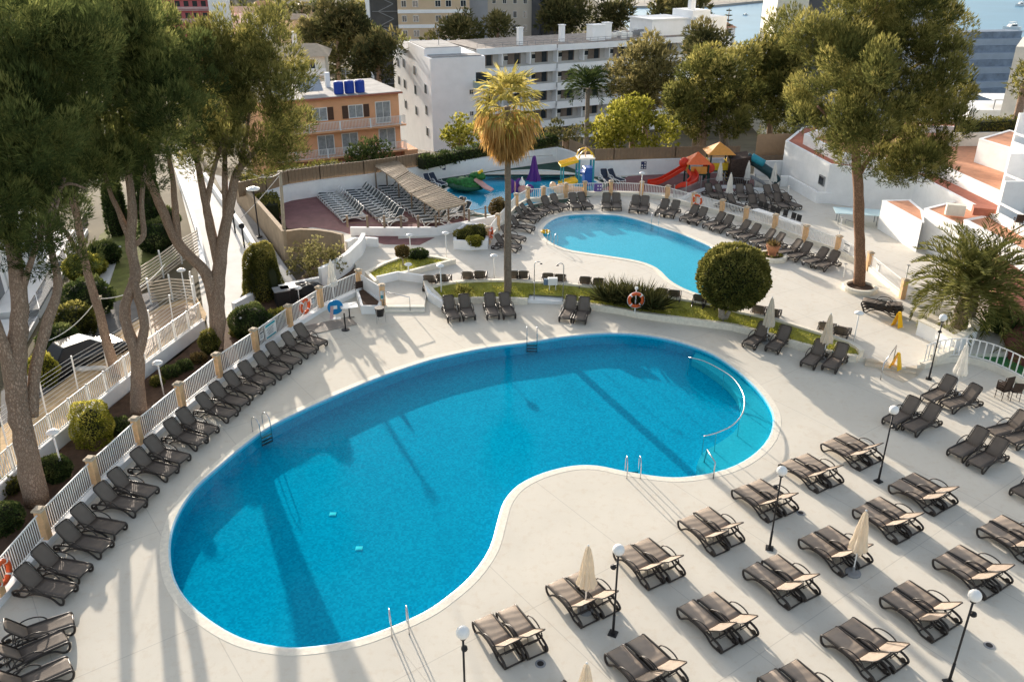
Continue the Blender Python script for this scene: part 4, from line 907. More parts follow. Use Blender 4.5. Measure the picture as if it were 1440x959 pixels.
# clipped shrubs
def shrub(name, label, px, zf, rad, n, m, up=0, zc=None, ln=(.07,.14), wd=(.05,.08), shape='ball', cat='shrub', group=None):
    p = site(*px, zf); t = thing(name, label, cat, (p.x,p.y,zf), 0, group); rx, ry, rz = rad; zc = zc if zc is not None else rz*.85
    if shape == 'cone':
        h = rng.random(n)**.8; a = rng.random(n)*2*PI; rr = rx*np.sqrt(np.clip(1-(h**2.2)*.93,0,1))*(.80+.2*np.sin(np.minimum(1,h*4)*PI/2)); 
        dv = np.stack([np.cos(a), np.sin(a), h*.8], 1); P = np.stack([np.cos(a)*rr, np.sin(a)*rr*ry/rx, h*rz], 1); dv = unit(dv)
        tops = rng.normal(size=(n//10,3))*np.array([rx*.22,rx*.22,.04]) + np.array([0,0,rz*.985]); P = np.concatenate([P, tops]); dv = np.concatenate([dv, np.tile([0,0,1.0],(len(tops),1))])
        b = MB(); b.lathe([(rx*.74,.02),(rx*.88,rz*.2),(rx*.8,rz*.5),(rx*.55,rz*.8),(rx*.2,rz*.95)], (0,0,0), 16)
    elif shape == 'box':
        q = rng.normal(size=(n,3)); q = q/np.max(np.abs(q),axis=1,keepdims=True); q = q*.55 + unit(q)*.45*1.25; dv = unit(q); P = q*np.array([rx,ry,rz]) + np.array([0,0,zc])
        b = MB(); b.ball((0,0,zc), (rx*.8,ry*.8,rz*.85), 14, 10)
    else:
        P, dv = skinball(n, (0,0,zc), rad); b = MB(); b.ball((0,0,zc), (rx*.84,ry*.84,rz*.84), 16, 10)
    lump = .085*min(rad)*(np.sin(P[:,0]*6/rx)+np.sin(P[:,1]*5/rx+1)+np.sin(P[:,2]*6/rz+2)); P = P + dv*lump[:,None]
    D = unit(dv + rng.normal(size=dv.shape)*.65 + np.array([0,0,.2+up])); N = len(P)
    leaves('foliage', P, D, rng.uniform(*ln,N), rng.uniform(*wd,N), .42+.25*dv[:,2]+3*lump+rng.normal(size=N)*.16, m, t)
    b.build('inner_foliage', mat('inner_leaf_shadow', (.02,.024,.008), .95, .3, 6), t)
    return t
shrub('topiary_cone', 'tall clipped cone topiary beside the pavement', (373,416), 0, (1.12,1.12,2.95), 11000, L_top, shape='cone', cat='topiary')
shrub('round_shrub', 'dark clipped round bush behind the picket fence below the cone topiary', (357,474), 0, (1.05,1.0,.95), 6500, L_dark)
shrub('round_shrub', 'clipped oval bush, bright yellow green, between garden lamps in the planting bed', (136,622), 0, (.62,.6,.82), 6500, L_bright, shape='box', ln=(.05,.11), wd=(.04,.065), zc=.85)
shrub('round_shrub', 'low round green shrub at the foot of the nearest garden lamp', (80,672), 0, (.60,.55,.52), 3200, L_dark, zc=.42)
shrub('round_shrub', 'loose green shrub low in the corner of the planting bed', (5,742), 0, (.75,.7,.55), 3200, L_dark, zc=.40)
shrub('round_shrub', 'narrow green shrub against the trunk of the golden pine', (297,497), 0, (.45,.45,.62), 2600, L_top, zc=.6)
shrub('yellow_shrub', 'yellow green shrub on the dry slope beside the parked car', (66,538), -.2, (.65,.6,.8), 3000, L_bright, zc=.7)
shrub('ball_bush', 'small brownish ball bush on the paddling pool corner', (701,306), ZU, (.62,.62,.66), 3200, leafmat('brown_leaves', (.06,.04,.015), (.17,.12,.045), (.30,.22,.09), .3), zc=.7)
t = shrub('ball_bush', 'little brown ball bush on a stem on the small upper lawn', (567,374), ZU+.18, (.38,.38,.36), 1600, MATS['brown_leaves'], zc=.95)
b = MB(); b.tube([(0,0,0),(0,0,.7)], .05, 7); b.build('stem', M_barkg, t)
shrub('round_shrub', 'low dark mound at the end of the small upper lawn', (588,364), ZU+.1, (.65,.5,.42), 1800, L_dark, zc=.25)
for (u,v,r,l,m) in [(655,337,.75,'olive mound in the walkway planter, nearer the lamp',L_top),(672,334,.9,'olive mound in the walkway planter, against the pillar',L_top),(668,343,.55,'low front mound in the walkway planter',L_bright)]:
    shrub('planter_shrub', l, (u,v), ZU+.35, (r,r*.8,r*.6), 2400, m, zc=r*.35, group='mounds in the walkway planter')
for (u,v,r,l,m) in [(260,519,.32,'small green tuft in the bed below the garden wall',L_dark),(242,528,.36,'leafy tuft by the second garden lamp',L_dark),(222,540,.25,'tiny sprig left of the second garden lamp',L_top),(172,605,.42,'low tuft at the foot of the forked pine',L_dark),(335,470,.35,'fringe tuft beside the round topiary bush',L_top),(15,690,.4,'leafy tuft under the nearest pine',L_top),(392,450,.5,'light green shrub between topiary and picket fence',L_bright),(280,508,.3,'reddish dry tuft beside the golden pine',MATS['brown_leaves'])]:
    shrub('bed_tuft', l, (u,v), 0, (r,r,r*.8), 700, m, up=.6, zc=r*.4, ln=(.1,.22), wd=(.04,.07), cat='plant', group='small plants in the planting bed')
# spiky dark shrub on the lawn
def spiky(name, label, centers, zf, n, ln, m, cat='plant', wd=.05, up=.55, group=None):
    p0 = site(*centers[0], zf); t = thing(name, label, cat, (p0.x,p0.y,zf), 0, group); Cs = []; Ds = []
    for c in centers:
        p = site(*c, zf) - p0
        for _ in range(n):
            a = random.uniform(0, 2*PI); e = random.uniform(.15, 1.3); d = Vector((math.cos(a)*math.cos(e), math.sin(a)*math.cos(e), math.sin(e)*up*1.8+.1)); r = random.uniform(0, .35)
            Cs.append((p.x+d.x*r, p.y+d.y*r, max(0.02, d.z*r))); Ds.append(d.normalized())
    C, D = np.array(Cs), np.array(Ds); k = len(C)
    leaves('leaves', C, D, ln*rng.uniform(.6,1.25,k), wd*rng.uniform(.7,1.3,k), .3+.3*D[:,2]+rng.normal(size=k)*.18, m, t); return t
spiky('cycad_shrub', 'wide dark spiky shrub on the lawn behind the orange lifebuoy', [(850,424),(862,426),(878,427),(892,430),(905,434),(918,437),(870,420),(888,423),(905,428),(920,434)], .42, 170, 1.15, leafmat('dark_spikes', (.018,.022,.008), (.055,.058,.02), (.16,.15,.06), .25), wd=.07)
spiky('low_weed', 'flat weedy tuft on the lawn behind the first far loungers', [(648,413),(655,413)], .42, 90, .4, L_top)
# leafy small tree by the stairs
p = site(440,415,-1.2)
tree('small_tree', 'small sparse tree with yellowish leaves behind the picket fence near the stairs', None, p.y,
 [(445,365,22),(425,375,18),(465,370,20),(440,350,14),(475,355,12),(415,360,12),(455,388,14),(435,392,12)],
 [[(p,.07),(deep(440,395,p.y),.06),(deep(428,370,p.y),.03)],[(p+Vector((.1,0,0)),.06),(deep(446,392,p.y),.05),(deep(455,365,p.y),.03)],[(p+Vector((-.1,0,0)),.05),(deep(436,390,p.y),.04),(deep(418,372,p.y),.02)]], leafmat('pale_leaves', (.09,.085,.03), (.22,.20,.08), (.40,.36,.16), .4), M_barkg, per=34, ln=.16, wd=.09, clump=.3, depth=.5, up=.2, spread=.8)
# ---------------------------------------------------------------- palms
def fan(n_, R_, ang=2.6):
    Cs=[];Ds=[]
    for i in range(n_):
        a = -ang/2 + ang*i/(n_-1); Cs.append((0,0,0)); Ds.append((math.cos(a), math.sin(a), 0))
    return np.array(Cs,float), np.array(Ds,float)
def frond_fan(parent, base, az, el, stalk, rad, m, name='frond', droop=.35, n=22):
    d = Vector((math.cos(az)*math.cos(el), math.sin(az)*math.cos(el), math.sin(el))); tip = Vector(base) + d*stalk
    b_ax = Vector((-math.sin(az), math.cos(az), 0)); nrm = d.cross(b_ax)
    Cs=[];Ds=[];Ls=[]
    for i in range(n):
        a = -1.75 + 3.5*i/(n-1); q = (d*math.cos(a) + b_ax*math.sin(a)); q.normalize(); L1 = rad*(.7+.3*math.cos(a))*random.uniform(.85,1.1)
        Cs.append(tip); Ds.append(q); Ls.append(L1*.62); e = tip + q*L1*.5
        q2 = (q + Vector((0,0,-droop*random.uniform(.7,1.8)))).normalized(); Cs.append(e); Ds.append(q2); Ls.append(L1*.6)
    k = len(Cs); o = leaves(name, np.array(Cs), np.array(Ds), np.array(Ls), np.full(k,.085), .5+rng.normal(size=k)*.2+random.uniform(-.15,.2), m, parent)
    return o, tip
Bq = site(714,411,.40); t = thing('fan_palm', 'tall fan palm with a brown skirt of dead fronds between the two pools', 'palm', tuple(Bq))
Hp = (deep(714,150,Bq.y) - Bq).z
trunk('trunk', [[(Vector((0,0,-.1)),.27),(Vector((0,0,.5)),.22),(Vector((.03,0,Hp*.5)),.18),(Vector((.0,0,Hp*.8)),.16),(Vector((0,0,Hp)),.17)]], mat('palm_bark', (.20,.155,.115), .95, .3, 9, .9, 22), t, 12)
top = Vector((0,0,Hp))
for i in range(38):
    az = i*2.399; el = R(80 - 110*(i/38)**.75); frond_fan(t, top + Vector((0,0,.25-.6*i/38)), az, el, .85+.4*random.random(), 1.05, L_palmg, 'frond', .4 + .6*(i/38))
Cs=[];Ds=[];Ls=[];Ts=[]
for i in range(135):
    az = random.uniform(0, 2*PI); f = random.random(); h = Hp - .15 - 2.0*f; r0 = .15; rr = (1.6*(1-f)**.9 + .28)*random.uniform(.75,1.05)
    a0 = Vector((math.cos(az)*r0, math.sin(az)*r0, h+.15)); ell = R(-15 - 50*f + random.uniform(-12,12)); d = Vector((math.cos(az)*math.cos(ell), math.sin(az)*math.cos(ell), math.sin(ell)))
    e = a0 + d*rr*.75; Cs.append(a0); Ds.append(d); Ls.append(rr*.8); Ts.append(.3)
    for j in range(26):
        q = Vector((math.cos(az)+random.gauss(0,.38), math.sin(az)+random.gauss(0,.38), 0))*.28 + Vector((0,0,-1.0)); Cs.append(e + Vector((random.gauss(0,.12),random.gauss(0,.12),random.gauss(0,.08)))); Ds.append(q.normalized()); Ls.append(random.uniform(.6,1.35)*(1-.25*f)); Ts.append(.5+random.gauss(0,.2)-.25*f)
k=len(Cs); leaves('dead_frond_skirt', np.array(Cs), np.array(Ds), np.array(Ls), np.full(k,.055), np.array(Ts), L_dead, t)
def feather(parent, base, az, el, L_, m, sag=1.0, name='frond', leaf=.42, n=34, wd=.04):
    pts = []; p = Vector(base); e = el
    for i in range(13):
        d = Vector((math.cos(az)*math.cos(e), math.sin(az)*math.cos(e), math.sin(e))); pts.append((p.copy(), d)); p = p + d*(L_/12); e -= sag*.13*(.4+i/8)
    Cs=[];Ds=[];Ls=[];Ws=[]
    for i in range(n):
        f = .14 + .86*i/(n-1); q = f*11.99; j = int(q); p = pts[j][0].lerp(pts[j+1][0], q-j) if j < 12 else pts[12][0]; d = pts[j][1]
        sd = d.cross(Vector((0,0,1))); sd = sd.normalized() if sd.length > .05 else Vector((-math.sin(az), math.cos(az), 0)); upv = sd.cross(d)
        for s in (-1,1):
            v = (d*.75 + sd*s*.75 + upv*.35 + Vector((random.gauss(0,.12),random.gauss(0,.12),random.gauss(0,.12)))).normalized(); Cs.append(p); Ds.append(v); Ls.append(leaf*(.55+.9*math.sin(PI*min(1,f*.95+.05)))*random.uniform(.8,1.1)); Ws.append(wd)
    for i in range(12): Cs.append(pts[i][0]); Ds.append(pts[i][1]); Ls.append(L_/12*1.25); Ws.append(.05)
    k=len(Cs); return leaves(name, np.array(Cs), np.array(Ds), np.array(Ls), np.array(Ws), .45+rng.normal(size=k)*.17+random.uniform(-.2,.2), m, parent)
Bd = site(1352,462,.1); t = thing('date_palm', 'bushy date palm with long arching fronds beside the terracotta roofs', 'palm', tuple(Bd))
Hd = (deep(1350,408,Bd.y)-Bd).z
trunk('trunk', [[(Vector((0,0,-.1)),.55),(Vector((0,0,Hd*.5)),.50),(Vector((0,0,Hd)),.36)]], mat('palm_bark', (.2,.15,.1)), t, 12)
for i in range(98):
    az = i*2.399; f = i/98; feather(t, (0,0,Hd+.2-.5*f), az, R(84 - 92*f + random.uniform(-6,6)), random.uniform(3.2,4.1)*(1-.12*f), L_palm, .6+.45*f, leaf=.52, wd=.062, n=40)
Bs = site(826,180,-4.5); p = deep(826,150,100); t = thing('dark_palm', 'dark feather palm in front of the white hotel balconies', 'palm', (p.x,p.y,p.z-5))
trunk('trunk', [[(Vector((0,0,0)),.3),(Vector((0,0,7)),.25)]], M_barkg, t)
for i in range(34): feather(t, (0,0,7.2), i*2.399, R(80-85*i/34), 3.2, L_dark, 1.0, leaf=.7, n=22, wd=.11)
for k,(u,v,h,l) in enumerate([(1418,470,.9,'broad leafed plant in the bed of the turf garden'),(1396,468,.7,'dark bushy plant in the bed of the turf garden')]):
    spiky('garden_plant', l, [(u,v)], .1, 130, 1.3*h+.4, L_dark, wd=.16, group='plants in the turf garden')
Bg = site(1447,512,0.0); t = thing('young_palm', 'young feather palm cut by the picture edge above the white railing', 'palm', tuple(Bg))
for i in range(16): feather(t, (0,0,.3), i*2.399, R(75-70*i/16), 1.9, L_palm, 1.1, leaf=.35, n=24)
# ---------------------------------------------------------------- background trees: crown + trunk each
GT = 'trees between the pools and the hotels'
def far_tree(label, Y, blobs, m, group=GT, px=None, per=12, ln=.55, wd=.14, clump=.9, depth=2.2, name='pine_tree', fill=4, up=.5):
    lo = max(b_[1]+b_[2]*.6 for b_ in blobs); uc = sum(b_[0] for b_ in blobs)/len(blobs) if px is None else px
    top = min(b_[1] for b_ in blobs); base = deep(uc, lo, Y); g0 = hgt(base.x, base.y) if Y > 72 else 0
    base = Vector((base.x, base.y, min(g0, base.z-1)))
    return tree(name, label, group, Y, blobs, [[(base,.45),(deep(uc,lo,Y),.32),(deep(uc,(lo+top)/2,Y),.16)]], m, M_bark, per=per, ln=ln, wd=wd, clump=clump, depth=depth, fill=fill, up=up)
far_tree('olive pine standing free in front of the white hotel, above the yellow green tree', 98, [(905,85,30),(885,105,28),(925,105,28),(905,125,30),(930,130,24),(880,125,18),(915,65,16),(935,80,16),(900,150,22)], leafmat('olive_needles', (.07, .07, .028), (.20, .18, .07), (.42, .35, .15), .45))
far_tree('dense rounded pine left in the grove behind the playground', 84, [(985,110,30),(970,140,28),(1005,140,32),(960,165,22),(990,170,28),(1020,110,26),(1000,90,22),(1025,165,26),(950,130,16)], L_mid, per=26, ln=.42, wd=.10)
far_tree('dark pine right in the grove behind the playground', 88, [(1060,95,34),(1090,80,30),(1045,125,30),(1085,125,32),(1110,110,28),(1060,155,30),(1100,155,28),(1075,70,24),(1115,75,22),(1040,80,22),(1120,140,26),(1090,175,20)], L_mid, per=26, ln=.42, wd=.10)
far_tree('olive crown rising behind the playground grove', 104, [(990,58,24),(975,75,18),(1005,70,20),(985,45,14),(1000,92,18),(970,95,14)], L_far)
far_tree('bright yellow green broadleaf tree over the reed fence by the play area', 77, [(885,165,26),(860,180,24),(910,180,26),(935,190,20),(840,190,18),(885,195,24),(900,150,16),(870,155,14),(930,205,14),(855,205,16),(910,205,18),(945,200,10),(825,180,10)], L_bright, name='broadleaf_tree', per=17, ln=.30, wd=.16, clump=.6, up=.7)
far_tree('small yellowish tree beside the hotel end wall', 84, [(648,180,16),(635,190,13),(662,188,14),(650,196,14),(640,172,8)], L_bright, name='broadleaf_tree', per=16, ln=.35, wd=.16, clump=.5, fill=2, depth=.8)
far_tree('dark green bushy tree in front of the orange house', 80, [(520,208,15),(505,215,15),(535,213,14),(498,224,12),(540,223,12),(520,222,16)], L_dark, name='bushy_tree', per=18, ln=.3, wd=.12, clump=.5, fill=3, depth=.8)
far_tree('big dark round pine behind the house with the tiled roof', 150, [(470,25,26),(490,40,28),(455,45,24),(475,60,28),(500,60,22),(445,65,16),(485,80,18),(460,20,16),(495,25,16)], L_far, per=6, ln=.9, wd=.25, clump=1.4)
far_tree('low pine in front of the beige apartment tower stairs', 135, [(520,75,20),(540,65,18),(515,95,18),(535,90,18),(555,55,12),(505,85,12),(560,70,10)], L_far, per=7, ln=.8, wd=.22, clump=1.2)
far_tree('pine on the left of the two in front of the beige tower', 175, [(645,35,18),(630,42,14),(660,42,15),(615,48,9),(645,48,14)], L_far, per=5, ln=1.0, wd=.28, clump=1.4)
far_tree('pine on the right of the two in front of the beige tower', 180, [(700,32,14),(685,40,12),(715,38,11),(700,44,12)], L_far, per=5, ln=1.0, wd=.28, clump=1.4)
far_tree('dark pine on the ridge left above the hotel roof', 205, [(790,15,22),(775,25,16),(810,20,20),(800,30,16),(765,32,10)], L_far, per=4, ln=1.2, wd=.34, clump=1.8)
far_tree('second ridge pine above the hotel roof', 215, [(862,12,18),(850,22,14),(875,20,15),(885,12,8)], L_far, per=4, ln=1.2, wd=.34, clump=1.8)
far_tree('ridge pine closest to the bay, above the hotel chimney', 210, [(945,15,20),(965,8,20),(985,15,14),(935,25,14),(960,28,18),(990,30,9)], L_far, per=4, ln=1.2, wd=.34, clump=1.8)
far_tree('small dark pine at the top of the street, beyond the left crowns', 190, [(385,20,13),(372,26,11),(400,26,11)], L_far, per=4, ln=1.0, wd=.3, clump=1.5)
far_tree('dark pine beside the pink building', 150, [(222,8,16),(212,18,12),(235,20,10)], L_far, per=5, ln=.9, wd=.25, clump=1.3)
far_tree('tree at the picture edge beside the white balconies', 72, [(1438,115,14),(1450,105,18),(1430,125,9)], L_pine2, per=16, ln=.4, wd=.09, clump=.6, fill=2, depth=.8)
far_tree('low pale shrub tree behind the paddling pool wall', 80, [(778,188,12),(795,186,12),(812,188,11),(788,195,12),(805,196,11)], L_far, name='broadleaf_tree', per=16, ln=.32, wd=.12, clump=.5, fill=2, depth=.7)
far_tree('wispy shore tree in front of the bay', 190, [(1212-80,38,10),(1120,44,8),(1142,42,8)], L_far, per=5, ln=.9, wd=.25, clump=1.2, fill=1)
p = deep(1021,60,185); t = thing('norfolk_pine', 'slim tiered conifer standing against the bay', 'tree', (p.x,p.y,p.z-6)); trunk('trunk', [[(Vector((0,0,0)),.25),(Vector((0,0,12.5)),.06)]], M_bark, t)
Cs=[];Ds=[];Ls=[]
for i in range(9):
    h = 4.5+i*.95; rr = 2.2*(1-i/10)+.3
    for j in range(9):
        a = j*2*PI/9+i; 
        for q in range(5): Cs.append((0,0,h)); Ds.append((math.cos(a)+random.gauss(0,.12),math.sin(a)+random.gauss(0,.12),.15+random.gauss(0,.1))); Ls.append(rr*random.uniform(.6,1))
leaves('crown', np.array(Cs), unit(np.array(Ds)), np.array(Ls), np.full(len(Cs),.22), rng.random(len(Cs))*.6, L_far, t)
# more growth on the land side: street trees under the crowns and the garden
for (u,v,r,l,m) in [(120,392,1.0,'round lemon bush in the garden lawn',L_bright),(150,370,.9,'small dark bush in the garden lawn',L_dark),(225,352,1.3,'clipped round bush beside the street fence',L_dark),(232,325,1.1,'green bush higher up beside the street fence',L_dark),(134,385,.7,'bright small bush beside the lemon bush',L_bright),(90,500,1.0,'dark bush behind the parked car',L_dark),(130,440,1.3,'ivy dark bush below the lower house',L_dark),(110,470,1.1,'loose green bush beside the lower house path',L_top)]:
    shrub('garden_bush', l, (u,v), -.3, (r,r,r*.85), 2600, m, zc=r*.7, ln=(.12,.25), wd=(.08,.13), group='bushes in the lower garden')
for k,(u,v,h) in enumerate([(165,330,3.5),(172,325,4.2),(212,330,5.0),(222,322,5.5)]):
    shrub('cypress', ['thin cypress in the lower garden, leftmost','thin cypress in the lower garden, second','dark cypress beside the street, shorter one','dark cypress beside the street, taller one'][k], (u,v), -.3, (.55,.55,h), 3000, L_dark, shape='cone', ln=(.15,.3), wd=(.06,.1), cat='tree', group='cypresses in the lower garden')
# hedges
def hedge(name, label, pts, zf, w, h, m, dens=110):
    P0 = line(pts, zf); t = thing(name, label, 'hedge', tuple(P0[0])); Cs=[];Dv=[]
    for a, b_ in zip(P0[:-1], P0[1:]):
        d = b_-a; L_ = d.length; n = int(L_*(2*h+w)*dens); s = Vector((-d.y, d.x, 0)).normalized()
        for _ in range(n):
            f = random.random(); q = random.random()*(2*h+w); p = a + d*f - P0[0]
            if q < h: o = -s*w/2; z = q; dv = -s
            elif q < 2*h: o = s*w/2; z = q-h; dv = s
            else: o = s*(random.random()-.5)*w; z = h; dv = Vector((0,0,1))
            Cs.append(p + o + Vector((0,0,z + .12*math.sin(f*L_*3)+random.gauss(0,.06))) + dv*random.uniform(-.15,.1)); Dv.append(dv)
    C = np.array(Cs); dv = np.array(Dv, float); D = unit(dv + rng.normal(size=dv.shape)*.7); k=len(C)
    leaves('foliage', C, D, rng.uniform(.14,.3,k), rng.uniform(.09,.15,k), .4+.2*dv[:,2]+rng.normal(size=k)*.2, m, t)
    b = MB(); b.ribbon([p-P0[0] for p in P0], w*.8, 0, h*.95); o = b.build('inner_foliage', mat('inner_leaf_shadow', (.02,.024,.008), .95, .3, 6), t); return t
hedge('ivy_hedge', 'dark green hedge above the white paddling pool wall', [(592,238),(640,227),(690,217),(735,211),(782,204)], 1.40, .9, .85, L_dark)
hedge('garden_hedge', 'grey green hedge at the foot of the orange house', [(372,272),(410,262),(450,256),(478,251)], ZU-.3, 1.2, 1.5, L_top, 70)
hedge('corner_hedge', 'leafy hedge in the corner between street wall and burgundy terrace', [(345,272),(365,284),(378,300),(384,316)], ZU-.5, 1.3, 1.5, L_top, 80)
hedge('roof_hedge', 'flowering hedge behind the upper roof wall under the big pine', [(1345,188),(1380,187),(1420,184)], 4.2, 1.2, 1.0, L_top, 60)

hill_px = [(300,20,250),(322,34,235),(346,12,290),(360,30,240),(392,44,205),(405,10,300),(425,12,270),(432,32,240),(505,12,260),(515,28,230),(528,45,205),(345,45,215),(318,8,310),(447,5,330),(385,6,320),(412,52,195),(570,60,170),(603,55,180)]
for k,(u,v,Y) in enumerate(hill_px):
    r = random.uniform(6,9.5); far_tree(['low','bushy','spreading'][k%3] + ' pine on the dry hillside, ' + ORD[k] + ' counted from the pink building', Y, [(u,v,r),(u+r*.8,v+2,r*.7),(u-r*.8,v+3,r*.7)], [L_far,L_pine,L_mid][k%3], group='pines on the dry hillside', per=4, ln=1.1, wd=.32, clump=1.6, fill=1, depth=1.5)

Cs=[];Ds=[];Ts=[]
for k in range(520):
    x, y = random.uniform(-170, 45), random.uniform(170, 430); z = hgt(x, y)
    if z < -17: continue
    r = random.uniform(.6, 2.0); b0 = random.uniform(.1,.7)
    for j in range(46): 
        d = Vector((random.gauss(0,1),random.gauss(0,1),abs(random.gauss(0,.8)))).normalized(); Cs.append((x+d.x*r, y+d.y*r, z+d.z*r*.9)); Ds.append((d+Vector((random.gauss(0,.5),random.gauss(0,.5),.5))).normalized()); Ts.append(b0+.2*d.z)
k=len(Cs); tag(leaves('undergrowth', np.array(Cs), np.array(Ds), rng.uniform(.7,1.5,k), np.full(k,.5), np.array(Ts), L_far), kind='stuff')

p = site(1022,206,ZU-.3); Yb = p.y; t = thing('bare_tree', 'bare pale tree with forked dead limbs behind the playground', 'tree', tuple(p)); o = p
trunk('trunk', [[(q-o, r) for q, r in [(p,.28),(deep(1020,180,Yb),.22),(deep(1022,160,Yb),.17),(deep(1032,142,Yb),.10),(deep(1038,136,Yb),.04)]], [(q-o, r) for q, r in [(deep(1016,205,Yb),.2),(deep(1012,178,Yb),.16),(deep(1006,166,Yb),.10),(deep(1000,158,Yb),.04)]], [(q-o, r) for q, r in [(deep(1020,178,Yb),.15),(deep(1012,160,Yb),.11),(deep(1004,152,Yb),.05)]], [(q-o, r) for q, r in [(deep(1023,160,Yb),.1),(deep(1016,148,Yb),.06)]]], barkmat('dead_wood', (.30,.26,.22), (.52,.46,.40), 8.0), t)
# ================================================================== BUILDINGS
def hpx(base, zf, topv):
    p = site(*base, zf); lo, hi = .05, 30.0
    for _ in range(40):
        m_ = (lo+hi)/2; q = np.array([p.x, p.y, zf+m_]) - _c0; v = 479.5 - FOC*(q@_up)/(q@_fw)
        lo, hi = (m_, hi) if v > topv else (lo, m_)
    return lo
def V0(p): return Vector((p[0], p[1], 0))
M_or = mat('orange_render', (.78, .41, .225), .85, .10, .8, .15, 20)
M_ord = mat('dark_orange_render', (.50, .22, .13), .85, .10, .8, .15, 20)
M_shut = mat('brown_shutters', (.085, .045, .03), .6, .2, 8)
M_curt = mat('curtain_glass', (.30, .32, .33), .2, .3, 2.5, spec=.5)
M_hot = mat('hotel_white', (.95, .95, .95), .8, .06, .5, .08, 12)
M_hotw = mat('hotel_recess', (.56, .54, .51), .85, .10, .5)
M_beige = mat('beige_tower', (.66, .50, .34), .85, .08, .3)
M_roofg = mat('grey_flat_roof', (.34, .33, .32), .9, .25, .6)
M_blue = mat('blue_tank', (.02, .06, .36), .45, .12, 4)
M_solar = mat('solar_panel', (.55, .58, .62), .12, .05, 3, metal=.6)
def windows(parent, lst, m=None, frame=None, depth=.06, name='window'):
    """lst: (x, z, w, h) on the local front face y=0"""
    for x, z, w_, h_ in lst:
        b = MB(); 
        for q in ((x-w_/2-.04, z, .08, h_+.16), (x+w_/2+.04, z, .08, h_+.16)): b.box((q[0], -.03, q[1]), (q[2], .10, q[3]))
        b.box((x, -.03, z+h_/2+.04), (w_, .10, .08)); b.box((x, -.05, z-h_/2-.04), (w_+.16, .16, .08)); b.box((x, -.02, z), (.05, .06, h_))
        o = b.build(name, frame or M_wpaint, parent); g = MB(); g.box((x, -.004, z), (w_, .02, h_)); g.build('pane', m or M_glass, o)
# --- orange guest house
P = deep(560, 130, 97); zt = P.z; t = thing('orange_house', 'orange three storey house with white balconies, shutters and blue tanks on its roof', 'house', (P.x, P.y, zt-9.2), R(27))
b = MB(); b.prism([(-15,0,0),(0,0,0),(0,10,0),(-15,10,0)], -1, 9.2); b.build('wall', M_or, t)
b = MB(); b.prism([(-15.05,-.06,0),(.05,-.06,0),(.05,.0,0),(-15.05,0,0)], -1, 3.0); b.build('plinth_wall', M_ord, t)
b = MB(); b.box((-7.5,4.9,9.28), (15.5,10.6,.14)); b.mi = 1; b.box((-7.5,-.25,9.22), (15.6,.7,.16)); ro = b.build('roof', [M_roofg, M_roofd], t)
b = MB(); b.box((-6.2,6,10.1), (.5,.5,1.7)); b.build('chimney', M_white, ro)
for x in (-12.6, -9.0):
    b = MB(); b.box((x, 3.2, 10.2), (2.6, .08, 1.9), 0, Matrix.Rotation(R(-48), 3, 'X')); b.build('solar_panel', M_solar, ro)
    b = MB(); b.tube([(x-1,3.9,9.3),(x-1,3.9,10.9)], .05, 6); b.tube([(x+1,3.9,9.3),(x+1,3.9,10.9)], .05, 6); b.build('panel_frame', M_grey, ro)
for k in range(3):
    b = MB(); b.lathe([(.50,0),(.54,.1),(.54,1.15),(.45,1.3),(.15,1.36)], (-6.4+1.18*k, 1.0, 9.36), 14); b.build('water_tank', M_blue, ro)
b = MB(); b.tube([(-4.6,4,9.3),(-4.6,4,11.6)], .03, 5); 
for q in range(4): b.tube([(-5.1,4,11.5-.18*q),(-4.1,4,11.5-.18*q)], .015, 4)
b.build('antenna', M_grey, ro)
for z, x0 in ((5.85,-12.6),(3.05,-14.2)):
    L_ = .3 - x0; b = MB(); b.box(((x0+.3)/2, -.62, z), (L_, 1.25, .18)); bo = b.build('balcony', M_or, t)
    b = MB(); pickets(b, (x0, -1.2, 0), (.3, -1.2, 0), z+.1, .95, .16, .05); pickets(b, (.3,-1.2,0), (.3,0,0), z+.1, .95, .16, .05); b.build('balustrade', M_wpaint, bo)
    for x in np.arange(x0+2, 0, 3.4):
        b = MB(); b.box((x, -1.2, z+.55), (.18,.16,1.0)); b.build('balcony_post', M_white, bo)
windows(t, [(-9.0,7.55,1.5,1.25),(-5.0,7.55,1.5,1.25)], M_curt); windows(t, [(-1.9,7.2,1.6,2.2),(-8.6,4.25,1.7,2.0),(-5.9,4.25,1.7,2.0),(-1.6,4.3,1.8,2.1)], M_curt, name='balcony_door')
for x in (-10.2,-7.8,-6.2,-3.8):
    b = MB(); b.box((x,-.05,7.55), (.62,.07,1.35)); b.build('shutter', M_shut, t)
windows(t, [(-7.5,1.4,1.4,1.5),(-12,1.4,1.2,1.4)], M_glass)
b = MB(); b.box((.9,1.5,1.4), (1.6,4.5,3.0)); b.build('side_annex', M_or, t)
# --- white hotel, end block
P = deep(609, 193, 126); t = thing('white_end_block', 'white plain end block of the hotel with stepped balconies and a flat roof', 'building', (P.x, P.y, P.z-2), R(20))
H1 = 15.2
b = MB(); b.prism([(0,0,0),(8.2,0,0),(8.2,13,0),(0,13,0)], -3, H1-2.2); b.prism([(.0,3.2,0),(5.6,3.2,0),(5.6,13,0),(0,13,0)], H1-2.198, H1-1.2); b.prism([(-.0,13.003,0),(7,13.003,0),(7,24,0),(0,24,0)], -3, H1-2.6)
b.build('wall', M_hot, t)
b = MB(); b.box((4.1,1.7,H1-2.1), (7.4,2.6,.12)); b.box((2.8,8,H1-1.15), (5.2,9.2,.12)); b.box((3.5,18.6,H1-2.5), (7.6,11.6,.22)); b.build('roof', M_roofg, t)
for z in (1.6, 4.7, 7.8): windows(t, [(6.0,z+.3,.5,.6)], M_glass)
